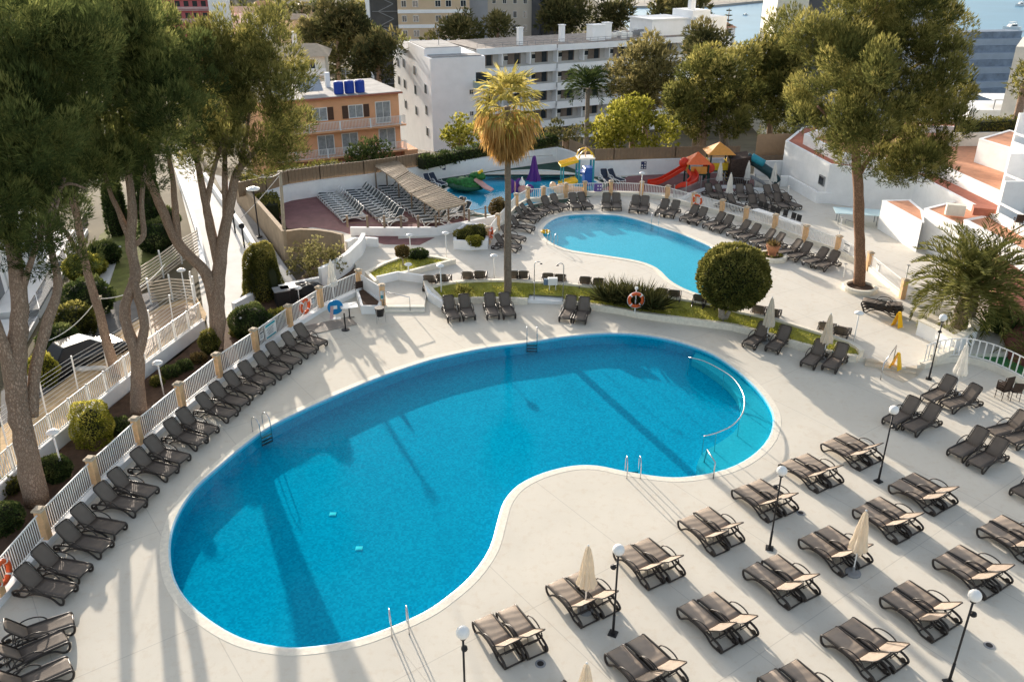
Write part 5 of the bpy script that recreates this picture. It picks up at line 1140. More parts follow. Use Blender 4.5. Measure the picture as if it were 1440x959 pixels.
for z in (3.4, 8.6):
    b = MB(); b.box((7.6,-.7,z), (2.6,1.4,.2)); bo = b.build('balcony', M_hot, t); b = MB(); b.box((7.6,-1.36,z+.6), (2.6,.05,1.0)); b.box((6.32,-.7,z+.6), (.05,1.3,1.0)); b.build('glass_balustrade', mat('green_glass', (.30,.42,.42), .15, .1, 2), bo)
    b = MB(); b.box((7.6,-.02,z+1.2), (1.7,.05,2.0)); b.build('balcony_door', M_glass, t)
for (y, z) in [(3.2,2.2),(3.2,5.3),(3.2,8.4),(9.5,4.2),(9.5,7.3),(9.5,10.2),(16.5,4.0),(16.5,7.2),(16.5,10.4),(20.5,7.2),(20.5,10.0)]:
    b = MB(); b.box((-.02,y,z), (.06,1.25,1.3)); f_ = b.build('window', M_curt, t); b = MB(); b.box((-.05,y-.35,z), (.05,.5,1.2)); b.build('pane', M_glass, f_)
b = MB(); b.lathe([(.05,0),(.05,1.2)], (3,6,H1-1.1), 8); b.build('flue', M_grey, t)
# --- white hotel, long balcony block
P = deep(672, 70, 141); t = thing('white_hotel', 'long white hotel with five storeys of continuous balconies and chimneys on a flat roof', 'building', (P.x, P.y, P.z-16.6), R(27)); 
LH = 46; nf = 5; FHt = 3.05
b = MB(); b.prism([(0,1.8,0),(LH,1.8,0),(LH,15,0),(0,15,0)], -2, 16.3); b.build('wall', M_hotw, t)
for k in range(nf+1):
    z = 16.6 - FHt*k; hh = 1.15 if k else .95
    for j, (x0, x1, y0) in enumerate(((0,14.5,.35),(14.5,30,-.25),(30,LH,.2))):
        b = MB(); b.prism([(x0,y0,0),(x1,y0,0),(x1,y0+.22,0),(x0,y0+.22,0)], z-hh, z); b.prism([(x0,y0+.223,0),(x1,y0+.223,0),(x1,2.1,0),(x0,2.1,0)], z-hh, z-hh+.2); b.build('balcony', M_hot, t)
    if k == nf: break
    zc = z - hh - (FHt-hh)/2
    for x in np.arange(2.2, LH-1, 5.1):
        if x > 2: b = MB(); b.box((x+2.3,1.1,z-hh-(FHt-1.15)/2), (.18,1.5,FHt-1.2)); b.build('dividing_wall', M_hot, t)
        b = MB(); b.box((x,1.76,zc), (2.4,.08,FHt-1.35)); f_ = b.build('balcony_door', mat('brown_curtain', (.20,.155,.125), .6, .25, .8), t); b = MB(); b.box((x+.5,1.70,zc), (.9,.04,FHt-1.4)); b.build('pane', M_glass, f_)
        b = MB(); b.box((x+3.6,1.77,zc+.15), (.9,.07,.9)); f_ = b.build('window', M_wpaint, t); b = MB(); b.box((x+3.6,1.72,zc+.15), (.7,.05,.7)); b.build('pane', M_glass, f_)
b = MB(); b.box((LH/2,7.8,16.42), (LH-.6,13.2,.2)); ro = b.build('roof', mat('cluttered_roof', (.30,.26,.23), .9, .45, 1.4), t)
for x, y, w_, d_, h_ in ((9,3,.8,.8,2.6),(17.5,4,.8,.8,2.6),(24,3.5,2.6,2,2.4),(26.5,4,1.2,1.2,2.6),(45,3,1,1,2.8)): 
    b = MB(); b.box((x,y,16.5+h_/2), (w_,d_,h_)); b.box((x,y,16.5+h_+.1), (w_+.2,d_+.2,.16)); b.build('chimney', M_hot, ro)
b = MB(); b.prism([(36,4,0),(44,4,0),(44,11,0),(36,11,0)], 16.5, 19.2); b.box((40,7.5,19.3), (8.6,7.6,.22)); b.box((38,3.98,17.9), (3.2,.05,1.6)); b.build('roof_house', M_hot, ro)
b = MB(); b.prism([(44,3,0),(48,3,0),(48,9,0),(44,9,0)], 10, 20.6); b.prism([(48,3,0),(52,3,0),(52,9,0),(48,9,0)], 8, 19.4); b.box((45.2,5,21.4), (1.0,1.0,1.8)); b.build('stair_tower', M_hot, t)
for k in range(14):
    x = 27+random.random()*9; b = MB(); b.box((x, random.uniform(2.5,9), 16.5+.5), (random.uniform(.6,1.4), .5, random.uniform(.6,1.1))); b.build('roof_unit', M_wpaint if k % 3 else M_grey, ro)
b = MB()
for x in np.arange(0.3, 36, 1.5): b.tube([(x,.9,16.5),(x,.9,17.3)], .03, 4)
b.tube([(.3,.9,17.3),(36,.9,17.3)], .03, 4); b.tube([(.3,.9,16.95),(36,.9,16.95)], .03, 4); b.build('roof_railing', M_grey, ro)
# lower white wing behind the free pine
P = deep(935, 62, 172); t = thing('white_rear_wing', 'lower white wing with roof terraces behind the free standing pine', 'building', (P.x, P.y, P.z-12), R(27))
b = MB(); b.prism([(0,0,0),(16,0,0),(16,10,0),(0,10,0)], -6, 12); b.prism([(9,1,0),(10.5,1,0),(10.5,2.4,0),(9,2.4,0)], 12.01, 14.5); b.build('wall', M_hot, t)
b = MB(); b.box((8,5,12.1), (15.4,9.4,.15)); b.build('roof', M_roofg, t)
for z in (3,6,9): 
    windows(t, [(2.5+3.4*i,z+.4,1.6,1.5) for i in range(4)], M_glass)
# --- beige apartment tower with outside stairs
P = deep(561, 49, 215); t = thing('beige_tower', 'beige apartment tower with white floor bands and a dark zigzag outside stair', 'building', (P.x, P.y, P.z-8), R(6))
b = MB(); b.prism([(0,0,0),(17,0,0),(17,14,0),(0,14,0)], -14, 34); b.build('wall', M_beige, t)
for k in range(12):
    b = MB(); b.box((8.5,-.06,-10+3.3*k), (17,.14,.8)); b.build('floor_band', M_hot, t)
    z = -10+3.3*k+1.7
    windows(t, [(1.5,z,1.0,1.3),(4.2,z,1.2,1.3),(9.5,z,1.2,1.3),(12,z,1.2,1.3),(15.5,z,1.2,1.3)] if 3 < k < 9 else [], M_glass)
b = MB(); b.prism([(-6.5,1,0),(-.02,1,0),(-.02,10,0),(-6.5,10,0)], -14, 34); st = b.build('stair_shaft', mat('dark_shaft', (.10,.095,.09), .8, .2, .5), t)
b = MB()
for k in range(12):
    z = -10+3.3*k; b.beam((-4.6,.8,z), (-1.0,.8,z+1.65), .14, .16); b.beam((-1.0,.8,z+1.65), (-4.6,.8,z+3.3), .14, .16); b.box((-3,.85,z),(6,.3,.12))
    b.beam((-6.5,.7,z),(-6.5,.7,z+3.3), .25, .25)
b.build('zigzag_stair', M_grey, st)
b = MB(); b.box((-7.0,.9,10), (.9,.9,48)); b.build('white_fin', M_hot, t)
P = deep(686, 30, 225); t = thing('white_tower', 'white and grey tower wing with small windows beyond the two pines', 'building', (P.x, P.y, P.z-10), R(-8))
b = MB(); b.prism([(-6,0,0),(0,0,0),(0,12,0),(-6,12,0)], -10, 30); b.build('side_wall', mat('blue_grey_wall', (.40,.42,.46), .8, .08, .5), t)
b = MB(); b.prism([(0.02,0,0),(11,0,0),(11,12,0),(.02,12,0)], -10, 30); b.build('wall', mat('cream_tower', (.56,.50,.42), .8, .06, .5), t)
for k in range(8): windows(t, [(1.6,2+3.2*k,.8,1.4),(4.2,2+3.2*k,.8,1.4),(6.8,2+3.2*k,.8,1.4),(9.3,2+3.2*k,.8,1.4)] if 1 < k < 6 else [], M_glass)
b = MB(); b.prism([(11.02,-1,0),(13,-1,0),(13,8,0),(11.02,8,0)], -10, 30); b.prism([(13.02,2,0),(20,2,0),(20,9,0),(13.02,9,0)], -10, 30); b.build('dark_facade', mat('dark_facade', (.07,.072,.08), .5, .2, .6), t)
# --- tall tower beside the bay, behind the big pine
P = deep(1088, 48, 150); t = thing('bay_tower', 'cream tower with a dark glazed stair strip behind the broad single pine', 'building', (P.x, P.y, P.z-12), R(-6))
b = MB(); b.prism([(0,0,0),(5.0,0,0),(5.0,14,0),(0,14,0)], -8, 34); b.build('wall', M_cream, t)
b = MB(); b.prism([(5.02,.3,0),(9,.3,0),(9,14,0),(5.02,14,0)], -8, 34); st = b.build('stair_strip', mat('dark_strip', (.08,.085,.10), .4, .2, .8), t)
for k in range(10): 
    b = MB(); b.box((7,.2,6+3*k), (4,.2,.16)); b.build('landing', M_grey, st)
b = MB(); b.prism([(9.02,2,0),(29,2,0),(29,14,0),(9.02,14,0)], -8, 34); b.build('rear_wall', mat('bluish_render', (.52,.54,.58), .8, .06, .5), t)
for k in range(8): windows(t, [], M_glass)
for k in range(6):
    for x in (22.5,24.5,26.5,28.3):
        b = MB(); b.box((x,1.97,9+3*k), (.55,.06,1.2)); b.build('window', M_glass, t)
# --- shaded terraces by the water
P = deep(1372, 150, 165); t = thing('waterfront_block', 'blue shaded stepped terraces of a waterfront building beside the bay', 'building', (P.x, P.y, P.z-2), R(8))
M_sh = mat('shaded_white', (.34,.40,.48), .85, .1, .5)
for k in range(6):
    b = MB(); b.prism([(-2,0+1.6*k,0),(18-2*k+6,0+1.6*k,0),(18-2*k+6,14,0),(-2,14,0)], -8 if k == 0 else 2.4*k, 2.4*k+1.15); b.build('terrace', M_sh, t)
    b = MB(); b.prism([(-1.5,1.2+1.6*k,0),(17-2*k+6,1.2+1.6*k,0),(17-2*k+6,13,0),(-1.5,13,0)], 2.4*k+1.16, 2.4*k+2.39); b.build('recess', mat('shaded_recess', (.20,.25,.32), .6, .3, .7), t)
# --- house with the tiled roof, upper left
P = deep(398, 96, 132); t = thing('tiled_house', 'cream house with a shallow tiled roof and white chimney beyond the golden pine', 'house', (P.x, P.y, P.z-2), R(8))
b = MB(); b.prism([(-3,0,0),(6.2,0,0),(6.2,8,0),(-3,8,0)], -3, 3.6); b.build('wall', M_cream, t)
b = MB(); b.add([(-3.6,-.7,3.6),(6.9,-.7,3.6),(6.9,8.7,3.6),(-3.6,8.7,3.6),(-1.6,4,5.0),(4.9,4,5.0)], [(0,1,5,4),(1,2,5),(2,3,4,5),(3,0,4),(3,2,1,0)]); ro = b.build('roof', mat('pale_tiles', (.50,.40,.29), .85, .15, 1.5), t)
b = MB(); b.box((1.5,6,5.6), (.7,.7,1.9)); b.build('chimney', M_white, ro)
b = MB(); b.box((4.2,-1.0,1.2), (4.4,2.0,.25)); b.box((4.2,-1.95,1.7), (4.4,.1,.8)); b.build('balcony', M_white, t)
windows(t, [(1.0,2.4,1.2,1.2),(4.0,2.3,1.4,1.7)], M_glass)
b = MB(); b.prism([(-4,-8,0),(9,-8,0),(9,-1.5,0),(-4,-1.5,0)], -4, -.6); b.build('garage', M_conc, t)
# --- pink building and small hill houses
P = deep(220, 20, 215); t = thing('pink_building', 'pink building with rows of white framed balconies at the top edge', 'building', (P.x, P.y, P.z-6), R(4))
b = MB(); b.prism([(0,0,0),(12.5,0,0),(12.5,10,0),(0,10,0)], -8, 20); b.build('wall', mat('pink_render', (.52,.14,.15), .85, .1, .6), t)
for k in range(6):
    b = MB(); b.box((6.2,-.3,4.2+2.6*k), (12.2,.6,.2)); b.box((6.2,-.55,4.7+2.6*k), (12.2,.08,.5)); b.build('balcony', mat('pale_pink', (.62,.42,.42), .8, .1, 1), t)
    for i in range(6): b = MB(); b.box((1.2+2.0*i,-.03,5.6+2.6*k), (1.1,.05,1.2)); b.build('window', M_glass, t)
b = MB(); b.prism([(12.52,-1,0),(15.5,-1,0),(15.5,8,0),(12.52,8,0)], -8, 19); b.build('white_shaft', M_hot, t)
GH = 'small houses on the dry hillside'
for k, (u, v, Y, w_, h_, l, mm) in enumerate([(330,18,230,12,3,'long white low house right of the pink building',M_hot),(372,8,300,7,4,'small pale house high above the golden pine',M_cream),(412,28,245,8,6,'ochre house on the hillside left of the dark round pine',M_beige),(505,28,260,5,8,'white stepped slide shaped house right of the dark round pine',M_hot),(440,8,330,10,4,'tan house near the top edge, between pines',M_beige),(1010,40,230,10,3,'white low house before the bay',M_hot)]):
    P = deep(u, v, Y); t = thing('hill_house', l, 'house', (P.x, P.y, P.z-h_), R(random.uniform(-10,20)), GH)
    b = MB(); b.prism([(-w_/2,0,0),(w_/2,0,0),(w_/2,7,0),(-w_/2,7,0)], -8, h_); b.build('wall', mm, t)
    b = MB(); b.add([(-w_/2-.4,-.4,h_+.01),(w_/2+.4,-.4,h_+.01),(w_/2+.4,7.4,h_+.01),(-w_/2-.4,7.4,h_+.01),(-w_/2+1,3.5,h_+1.2),(w_/2-1,3.5,h_+1.2)], [(0,1,5,4),(1,2,5),(2,3,4,5),(3,0,4),(3,2,1,0)]); b.build('roof', M_roof if k % 2 else mat('pale_tiles',(.5,.4,.29)), t)
    for i in range(3): b = MB(); b.box((-w_/3+i*w_/3,-.03,h_*.55), (.9,.06,1.1)); b.build('window', M_glass, t)
# --- white pool building and terracotta roofs on the right
t = thing('pool_building', 'white flat building with stepped terracotta roof terraces beside the service deck', 'building', tuple(site(1160,279,ZU))); O = Vector(t.location)
def pz(pts, z): return [Vector((p.x-O.x, p.y-O.y, 0)) for p in line(pts, z)]
def block(pts, zr, zb, roofm, par=.0, wname='wall', rname='roof', pth=.22):
    q = pz(pts, zr+par); b = MB(); b.prism(q, zb-O.z, zr-O.z); w_ = b.build(wname, M_white, t)
    qi = offset_loop(q, -pth)
    b = MB(); b.prism(qi, zr-O.z+.003, zr-O.z+.05); b.build(rname, roofm, t)
    if par: b = MB(); b.ribbon(offset_loop(q, -pth/2), pth, zr-O.z+.002, zr-O.z+par, closed=True); b.build('parapet', M_white, t)
block([(1104.7,198),(1167,231),(1289,246),(1348,277),(1440,325),(1530,330),(1530,230),(1330,168),(1130,178)], 3.1, 0.1, M_roofd, .12)
block([(1131,188.5),(1182.6,214.5),(1240,222),(1318,230),(1402,268),(1520,330),(1560,240),(1400,180),(1180,172)], 3.35, 3.12, M_roof, .65)
block([(1377,195),(1423,209),(1480,230),(1500,205),(1420,183)], 5.1, 3.41, M_roof, .1)
b = MB(); q = pz([(1377,197),(1425,211)], 5.0); d = (q[1]-q[0]).normalized(); b.box((q[0].lerp(q[1],.93).x-.02, q[0].lerp(q[1],.93).y-.06, 4.3-O.z), (.9,.1,1.2), math.atan2(d.y,d.x)); b.build('window', M_glass, t)
b = MB(); b.ribbon(pz([(1335,187),(1427,186)], 4.5), .25, 3.42-O.z, 4.5-O.z); b.build('rear_wall', M_cream, t)
for u0, v0, u1, v1, zr, w_, nm in ((1148.5,247,1157,252,0,1.2,'side_window'),(1249,262,1265,270,0,1.4,'front_window')):
    pass
def wallwin(px, z, ang, w_, h_): 
    p = site(px[0], px[1], z); b = MB(); b.box((p.x-O.x, p.y-O.y, z-O.z), (w_, .16, h_), ang); f_ = b.build('window', M_grey, t); b = MB(); b.box((p.x-O.x, p.y-O.y, z-O.z), (w_-.16, .20, h_-.16), ang); b.build('pane', M_glass, f_)
def dirof(a, b_, z): d = site(*b_, z)-site(*a, z); return math.atan2(d.y, d.x)
wallwin((1156,254), 1.75, dirof((1104.7,198),(1167,231),3.2), .9, .75)
wallwin((1257,269), 1.65, dirof((1167,231),(1289,246),3.2), 1.25, .65)
# front kerb wall of the service terrace
b = MB(); b.ribbon(pz([(1096,262),(1108,262),(1148,285.5),(1190,287),(1239,296)], ZU), .22, 0, .85); b.build('terrace_wall', M_white, t)
t2 = thing('store_rooms', 'low white store rooms with orange tiled roofs in front of the pool building', 'building', tuple(site(1241,306,ZU))); t = t2; O = Vector(t.location)
block([(1241,282),(1280,281),(1299,296),(1297,312)], 2.2, .1, M_roof, .06)
block([(1300,293),(1350,281),(1402,306),(1352,318)], 2.7, .1, M_roof, .10)
block([(1356,309),(1402,300),(1475,335),(1475,370)], 2.9, .1, M_roof, .12)
p = site(1382,303,2.95); b = MB(); b.box((p.x-O.x,p.y-O.y,2.75-O.z+.5), (1.3,.8,.5), R(-20)); b.build('roof_hatch', M_roofd, t)
b = MB(); b.box((p.x-O.x-1.6,p.y-O.y+.4,2.75-O.z+.45), (1.1,.5,.7), R(-20)); b.build('air_conditioner', M_cream, t)
for px, w_ in (((1259,300),.9),((1280,312),.8)):
    pp = site(*px, 1.3); b = MB(); b.box((pp.x-O.x, pp.y-O.y-.1, 1.2-O.z), (w_,.25,1.4), R(-48)); b.build('door', M_grey, t)
# brick slope and hotel wing on the right edge
q = [Vector((p.x,p.y,0)) for p in line([(1385,376),(1445,360),(1500,420),(1470,500),(1425,480),(1405,430)], 1.0)]
b = MB(); b.prism(q, 0.0, [2.1,2.1,2.0,.2,.2,1.0]); tag(b.build('brick_bank', mat('red_brick_bank', (.22,.075,.055), .9, .3, 5, .8, 14)), 'dark red brick bank behind the date palm', 'bank')
t = thing('hotel_wing', 'white hotel wing with stacked balconies at the picture edge', 'building', tuple(site(1400,307,3.0))); O = Vector(t.location)
for k, (a, c, zf) in enumerate((((1399,306),(1470,345),3.2),((1407,264),(1470,292),3.7),((1421,206),(1470,226),5.6))):
    A, B = site(*a, zf), site(*c, zf); d = (B-A).normalized(); s = Vector((-d.y, d.x, 0))
    if s.y < 0: s = -s
    A, B = A-O, B-O; 
    b = MB(); b.prism([V0(A), V0(B), V0(B)+s*6, V0(A)+s*6], A.z-.22, A.z); bo = b.build('balcony', M_white, t)
    b = MB(); b.prism([V0(A), V0(A)+d*.2, V0(A)+d*.2+s*3.2, V0(A)+s*3.2], A.z+.003, A.z+2.3); b.build('side_screen', M_white, bo)
    b = MB(); b.prism([V0(A)+s*3.22, V0(B)+s*3.22, V0(B)+s*6, V0(A)+s*6], A.z+.003, A.z+2.6); b.build('rear_wall', M_white, bo)
    b = MB(); b.beam(Vector(A)+d*.22+Vector((0,0,.95)), Vector(B)+Vector((0,0,.95)), .09, .12); b.beam(Vector(A)+d*.22+Vector((0,0,.2)), Vector(B)+Vector((0,0,.2)), .12, .4); b.build('balustrade', M_white, bo)
    b = MB(); m_ = V0(A)+d*2.2+s*3.18; b.box((m_.x, m_.y, A.z+1.1), (1.6,.08,2.1), math.atan2(d.y,d.x)); b.build('door', M_glass, bo)
P = deep(1429,66,78); b = MB(); b.prism([(P.x,P.y,0),(P.x+9,P.y-3,0),(P.x+14,P.y+8,0),(P.x*1.11,P.y*1.1,0)], 3.2, P.z); tag(b.build('corner_block', M_cream), 'tall cream corner of a white building at the picture edge below the bay', 'building')
# ---------------------------------------------------------------- walls around the pools
def wall(name, label, pts, z, h, m, th=.22, z0=None, cat='wall', group=None):
    P0 = line(pts, z); t = thing(name, label, cat, tuple(P0[0]), 0, group); o = P0[0]
    b = MB(); b.ribbon([p-o for p in P0], th, (z0 if z0 is not None else z-.3)-z, h); b.build('masonry', m, t)
    b = MB(); b.ribbon([p-o for p in P0], th+.06, h+.003, h+.05); b.build('capping', m, t); return t
hK = hpx((640,247.6), ZU, 228)
wall('back_wall', 'long white rear wall behind the burgundy terrace and the paddling pool', [(378,292),(409,282),(453,275),(514,267.5),(560,260.5),(640,247.6),(713.6,237),(783,226.8),(800,231.5),(833.8,247.6),(862,246.6),(947.6,243.6),(1037,242.6)], ZU, hK, M_white)
wall('side_wall', 'short white wall between playground and the pool building', [(1060,247),(1104,246.5)], ZU, hK, M_white)
def reed(name, label, pts, z0, h, m):
    P0 = line(pts, ZU); t = thing(name, label, 'fence', tuple(P0[0])); o = P0[0]
    for a, b_ in zip(P0[:-1], P0[1:]):
        b = MB(); b.ribbon([a-o, b_-o], .06, z0-ZU, z0-ZU+h); b.build('reed_panel', m, t)
        b = MB(); n = max(2, int((b_-a).length/.28))
        for k in range(n+1):
            p = a.lerp(b_, k/n)-o; b.box((p.x, p.y-.05, z0-ZU+h/2+random.uniform(-.03,.05)), (.05,.05,h+.1))
        b.build('reed_stakes', m, t)
M_reed = stripemat('dry_reed', (.13,.085,.05), (.30,.21,.13), (0,0,0), 9)
reed('reed_fence', 'brown reed fence on the rear wall in front of the orange house garden', [(340,299),(378,290),(409,280.5),(453,273.5),(514,266),(560,259),(606,251.5)], ZU+hK*.98, 1.1, M_reed)
reed('reed_fence', 'brown reed fence on the wall by the play area under the yellow green tree', [(800,230),(833.8,245.5),(862,244.6),(947.6,241.6),(1037,240.6)], ZU+hK*.98, 1.0, M_reed)
b = MB(); P0 = line([(1066,238),(1140,236)], ZU); 
t = thing('timber_fence', 'upright timber fence between the grove and the white pool building', 'fence', tuple(P0[0]))
for k in range(26):
    p = P0[0].lerp(P0[1], k/25)-P0[0]; b.box((p.x,p.y+1.0,1.9+random.uniform(-.05,.05)), (.26,.04,1.9))
b.build('boards', stripemat('warm_boards', (.26,.16,.09), (.44,.29,.17), (0,0,0), 3), t); b = MB(); b.ribbon([Vector((-.2,.6,0)), P0[1]-P0[0]+Vector((0,.6,0))], .3, 0, 1.0); b.build('log_base', M_wood, t)
wall('street_wall', 'tall bare concrete wall between pavement and burgundy terrace', [(335,284),(370,322),(404,364)], -.1, hpx((404,364), -.1, 326), mat('bare_concrete', (.40,.30,.20), .9, .2, 1.2, .3, 20))
wall('curved_wall', 'curved bare wall at the corner of the burgundy terrace', [(404,352),(425,349),(450,350),(470,353),(484,357)], 0, hpx((450,350), 0, 324), MATS['bare_concrete'])
wall('path_wall', 'white curved wall beside the path to the terrace', [(488,352),(497,347),(515,346),(532,347)], ZU, .55, M_white)
wall('garden_path_wall', 'white wall rising behind the small sparse tree', [(452,404),(470,395),(490,381),(508,363),(513,352)], 0, 1.15, M_white)
wall('low_bed_wall', 'low white wall behind the topiary bed', [(330,442),(360,425),(403,414),(452,404)], -.1, .62, M_white)
t = thing('walkway_planter', 'white planter box with olive mounds beside the walkway', 'planter', tuple(site(640,350,ZU))); O = Vector(t.location)
b = MB(); q = [p-O for p in line([(640,350),(662,351.5),(684,350),(688,336),(680,327),(655,326),(641,337)], ZU)]; b.ribbon(q, .2, 0, .62, closed=True); b.build('box', M_white, t); b = MB(); b.prism(offset_loop(q,-.1), .02, .5); b.build('soil', M_soil, t)
# terrace edge wall with wooden posts
t = thing('terrace_edge', 'white edge wall with wooden posts along the burgundy terrace', 'wall', tuple(site(493,331,ZU))); O = Vector(t.location)
q = [p-O for p in line([(493.6,331),(555,331.5),(614,331),(655,323),(698,314)], ZU)]; hE = hpx((555,331), ZU, 319.5); b = MB(); b.ribbon(q, .25, -.2, hE); b.build('masonry', M_white, t)
for u, v in [(490,331),(518,331.2),(541.7,331.4),(565,331.4),(589,331.2),(613.6,331),(660,322),(683,317)]:
    p = site(u, v, ZU)-O; b = MB(); b.box((p.x,p.y,hE+.42), (.14,.14,.84)); b.build('post', M_wood, t)
b = MB(); 
for a, c in zip(q[:-1], q[1:]): 
    for z in (.3,.7): b.tube([(a.x,a.y,hE+z),(c.x,c.y,hE+z)], .02, 5)
b.build('rope', M_reed, t)
# reed pergola
t = thing('reed_pergola', 'long reed roofed pergola on thin posts over the terrace end', 'pergola', tuple(site(580,300,ZU))); O = Vector(t.location)
hP = hpx((529.7,268.5), ZU, 238)
zR = ZU+hP
corners = [site(528,236,zR), site(560,229,zR), site(575,243,zR), site(612,262,zR), site(657,288.5,zR), site(615,298,zR), site(578,275,zR), site(556,255,zR)]
M_reedr = stripemat('reed_roof', (.17,.125,.085), (.42,.33,.23), (0,0,R(38)), 5)
for a, bq, c, d in ((0,1,2,7),(7,2,3,6),(6,3,4,5)):
    b = MB(); P4 = [corners[a]-O, corners[bq]-O, corners[c]-O, corners[d]-O]; dz = random.uniform(-.05,.06); b.prism([V0(p) for p in P4], zR-O.z+dz, zR-O.z+.09+dz); b.build('reed_mat', M_reedr, t)
    b = MB()
    for k in range(14):
        f = k/13; b.beam(P4[0].lerp(P4[3], f)+Vector((0,0,.12+dz+random.uniform(0,.03))), P4[1].lerp(P4[2], f)+Vector((0,0,.12+dz)), .05, .04)
    b.build('reed_batten', M_reedr, t)
for u, v in [(529.7,268.5),(545,267),(561.7,283.5),(579.7,299.5),(597.8,307),(617.8,317),(631,313),(653,312)]:
    p = site(u, v, ZU)-O; b = MB(); b.tube([(p.x,p.y,0),(p.x,p.y,zR-O.z)], .06, 7); b.build('post', M_wood, t)
# wall signs
M_sign = mat('dark_blue_sign', (.03,.045,.12), .4, .1, 5)
def wallsign(px, z, w_, h_, label, cells):
    p = site(*px, ZU); t = thing('pool_sign', label, 'sign', (p.x, p.y-.16, z)); b = MB(); b.box((0,0,0), (w_,.03,h_)); b.build('board', M_sign, t)
    b = MB()
    for i in range(cells[0]):
        for j in range(cells[1]):
            if (i*7+j*3) % 5: b.lathe([(.3*h_/cells[1],0),(.3*h_/cells[1],.015)], (w_*((i+.5)/cells[0]-.5), -.016, h_*((j+.5)/cells[1]-.5)), 10, (0,-1,0)); 
    b.build('marks', M_wpaint, t); return t
wallsign((621,250.2), ZU+1.0, .75, .55, 'dark blue sign on the white paddling pool wall beside two navy loungers', (2,1))
wallsign((900,245), ZU+.8, .95, .65, 'dark blue sign with white pictograms on the play area wall', (4,3))
# ================================================================== KIDS AREA
M_yel = mat('yellow_plastic', (.75,.50,.03), .4, .1, 5); M_red = mat('red_plastic', (.62,.045,.02), .38, .12, 4); M_org = mat('orange_canvas', (.70,.30,.06), .55, .1, 4); M_ored = mat('red_orange_roof', (.78,.16,.05), .5, .1, 4)
M_teal = mat('teal_plastic', (.03,.28,.36), .4, .1, 5); M_pur = mat('purple_plastic', (.10,.025,.22), .45, .15, 5); M_dgr = mat('dark_green_metal', (.015,.06,.05), .5, .15, 5); M_crg = mat('crocodile_green', (.025,.15,.03), .45, .75, 5); M_pink = mat('pink_plastic', (.66,.34,.30), .45, .15, 4); M_bluep = mat('blue_plastic', (.02,.10,.40), .4, .1, 5); M_shell = mat('shell_plastic', (.78,.52,.32), .45, .15, 4)
p = site(668,266,ZU-.1); t = thing('crocodile_slide', 'green crocodile shaped water slide with a pink tongue in the paddling pool', 'water slide', tuple(p), R(-22))
b = MB(); b.ball((-.7,0,.35), (1.3,.8,.62), 18, 12, .10); b.ball((-1.9,.1,.3), (.8,.5,.45), 12, 8, .05); b.ball((.1,.35,1.0), (.75,.35,.38), 12, 8, .04); b.build('body', M_crg, t, smooth=True)
b = MB(); b.ball((-.9,0,.15), (1.6,1.0,.35), 16, 8, .05); b.build('belly', mat('dark_scales', (.02,.09,.05), .5, .5, 8), t, smooth=True)
b = MB(); b.add([(.1,-.45,.95),(.1,.35,.95),(1.0,.35,.35),(1.0,-.45,.35),(1.6,.3,.10),(1.6,-.4,.10),(.1,-.45,.80),(.1,.35,.80),(1.0,.35,.2),(1.0,-.45,.2),(1.6,.3,0),(1.6,-.4,0)], [(0,1,2,3),(3,2,4,5),(6,9,8,7),(9,11,10,8),(0,3,9,6),(3,5,11,9),(1,7,8,2),(2,8,10,4),(4,10,11,5),(0,6,7,1)]); b.build('tongue', M_pink, t, bevel=.03)
for s in (.15,.6): b = MB(); b.ball((.35,s,1.38), .15, 10, 8); b.build('eye', M_yel, t, smooth=True)
for k in range(6): b = MB(); b.box((-1.7+.40*k,0,.92-.055*(k-2.5)**2), (.22,.1,.26), 0, Matrix.Rotation(R(45),3,'Y')); b.build('spine', M_dgr, t)
p = site(751,256,ZU-.1); t = thing('folded_water_umbrella', 'tall folded purple water umbrella in the paddling pool', 'water toy', tuple(p))
hU = hpx((751,256), ZU, 219); b = MB(); b.tube([(0,0,0),(0,0,hU)], .07, 8); b.build('pole', M_pur, t)
n=14; vs=[];fs=[]
for i,(r_,h_) in enumerate([(.06,hU),(.14,hU*.92),(.22,hU*.65),(.34,hU*.35),(.55,hU*.06)]):
    for j in range(n): q = r_*(1.25 if j%2 else .8); vs.append((q*math.cos(2*PI*j/n), q*math.sin(2*PI*j/n), h_))
for i in range(4):
    for j in range(n): fs.append((i*n+j,i*n+(j+1)%n,(i+1)*n+(j+1)%n,(i+1)*n+j))
b = MB(); b.add(vs,fs); b.build('canopy', M_pur, t); 
for a in (.4,3.4): 
    b = MB(); b.tube([(0,0,hU-.05),(1.7*math.cos(a),1.7*math.sin(a),hU-.12)], .03, 6); b.build('arm', M_grey, t)
p = site(724,272,ZU-.1); t = thing('butterfly_toy', 'purple butterfly shaped water toy behind the palm trunk', 'water toy', tuple(p), R(20))
for s in (-1,1): b = MB(); b.ball((.35*s,0,.7), (.38,.06,.5), 12, 8); b.ball((.3*s,0,.25), (.28,.06,.25), 10, 8); b.build('wing', M_pur, t, smooth=True)
b = MB(); b.ball((0,0,.5), (.1,.1,.5), 8, 8); b.build('body', M_pink, t, smooth=True)
p = site(735,272,ZU-.1); t = thing('figure_toy', 'small pink and white water toy next to the butterfly toy', 'water toy', tuple(p))
b = MB(); b.ball((0,0,.3), (.4,.35,.4), 12, 8, .05); b.build('body', M_pink, t, smooth=True); b = MB(); b.ball((-.05,0,.85), (.26,.24,.26), 12, 8); b.lathe([(.14,1.05),(.02,1.35)], (-.05,0,0), 10); b.build('head', M_wpaint, t, smooth=True)
b = MB(); b.ball((.55,.1,.35), (.35,.2,.35), 12, 8, .1); b.build('wing', M_pur, t, smooth=True)
p = site(794,274.5,ZU-.05); t = thing('shell_toy', 'peach coloured shell shaped water toy behind the white railing', 'water toy', tuple(p))
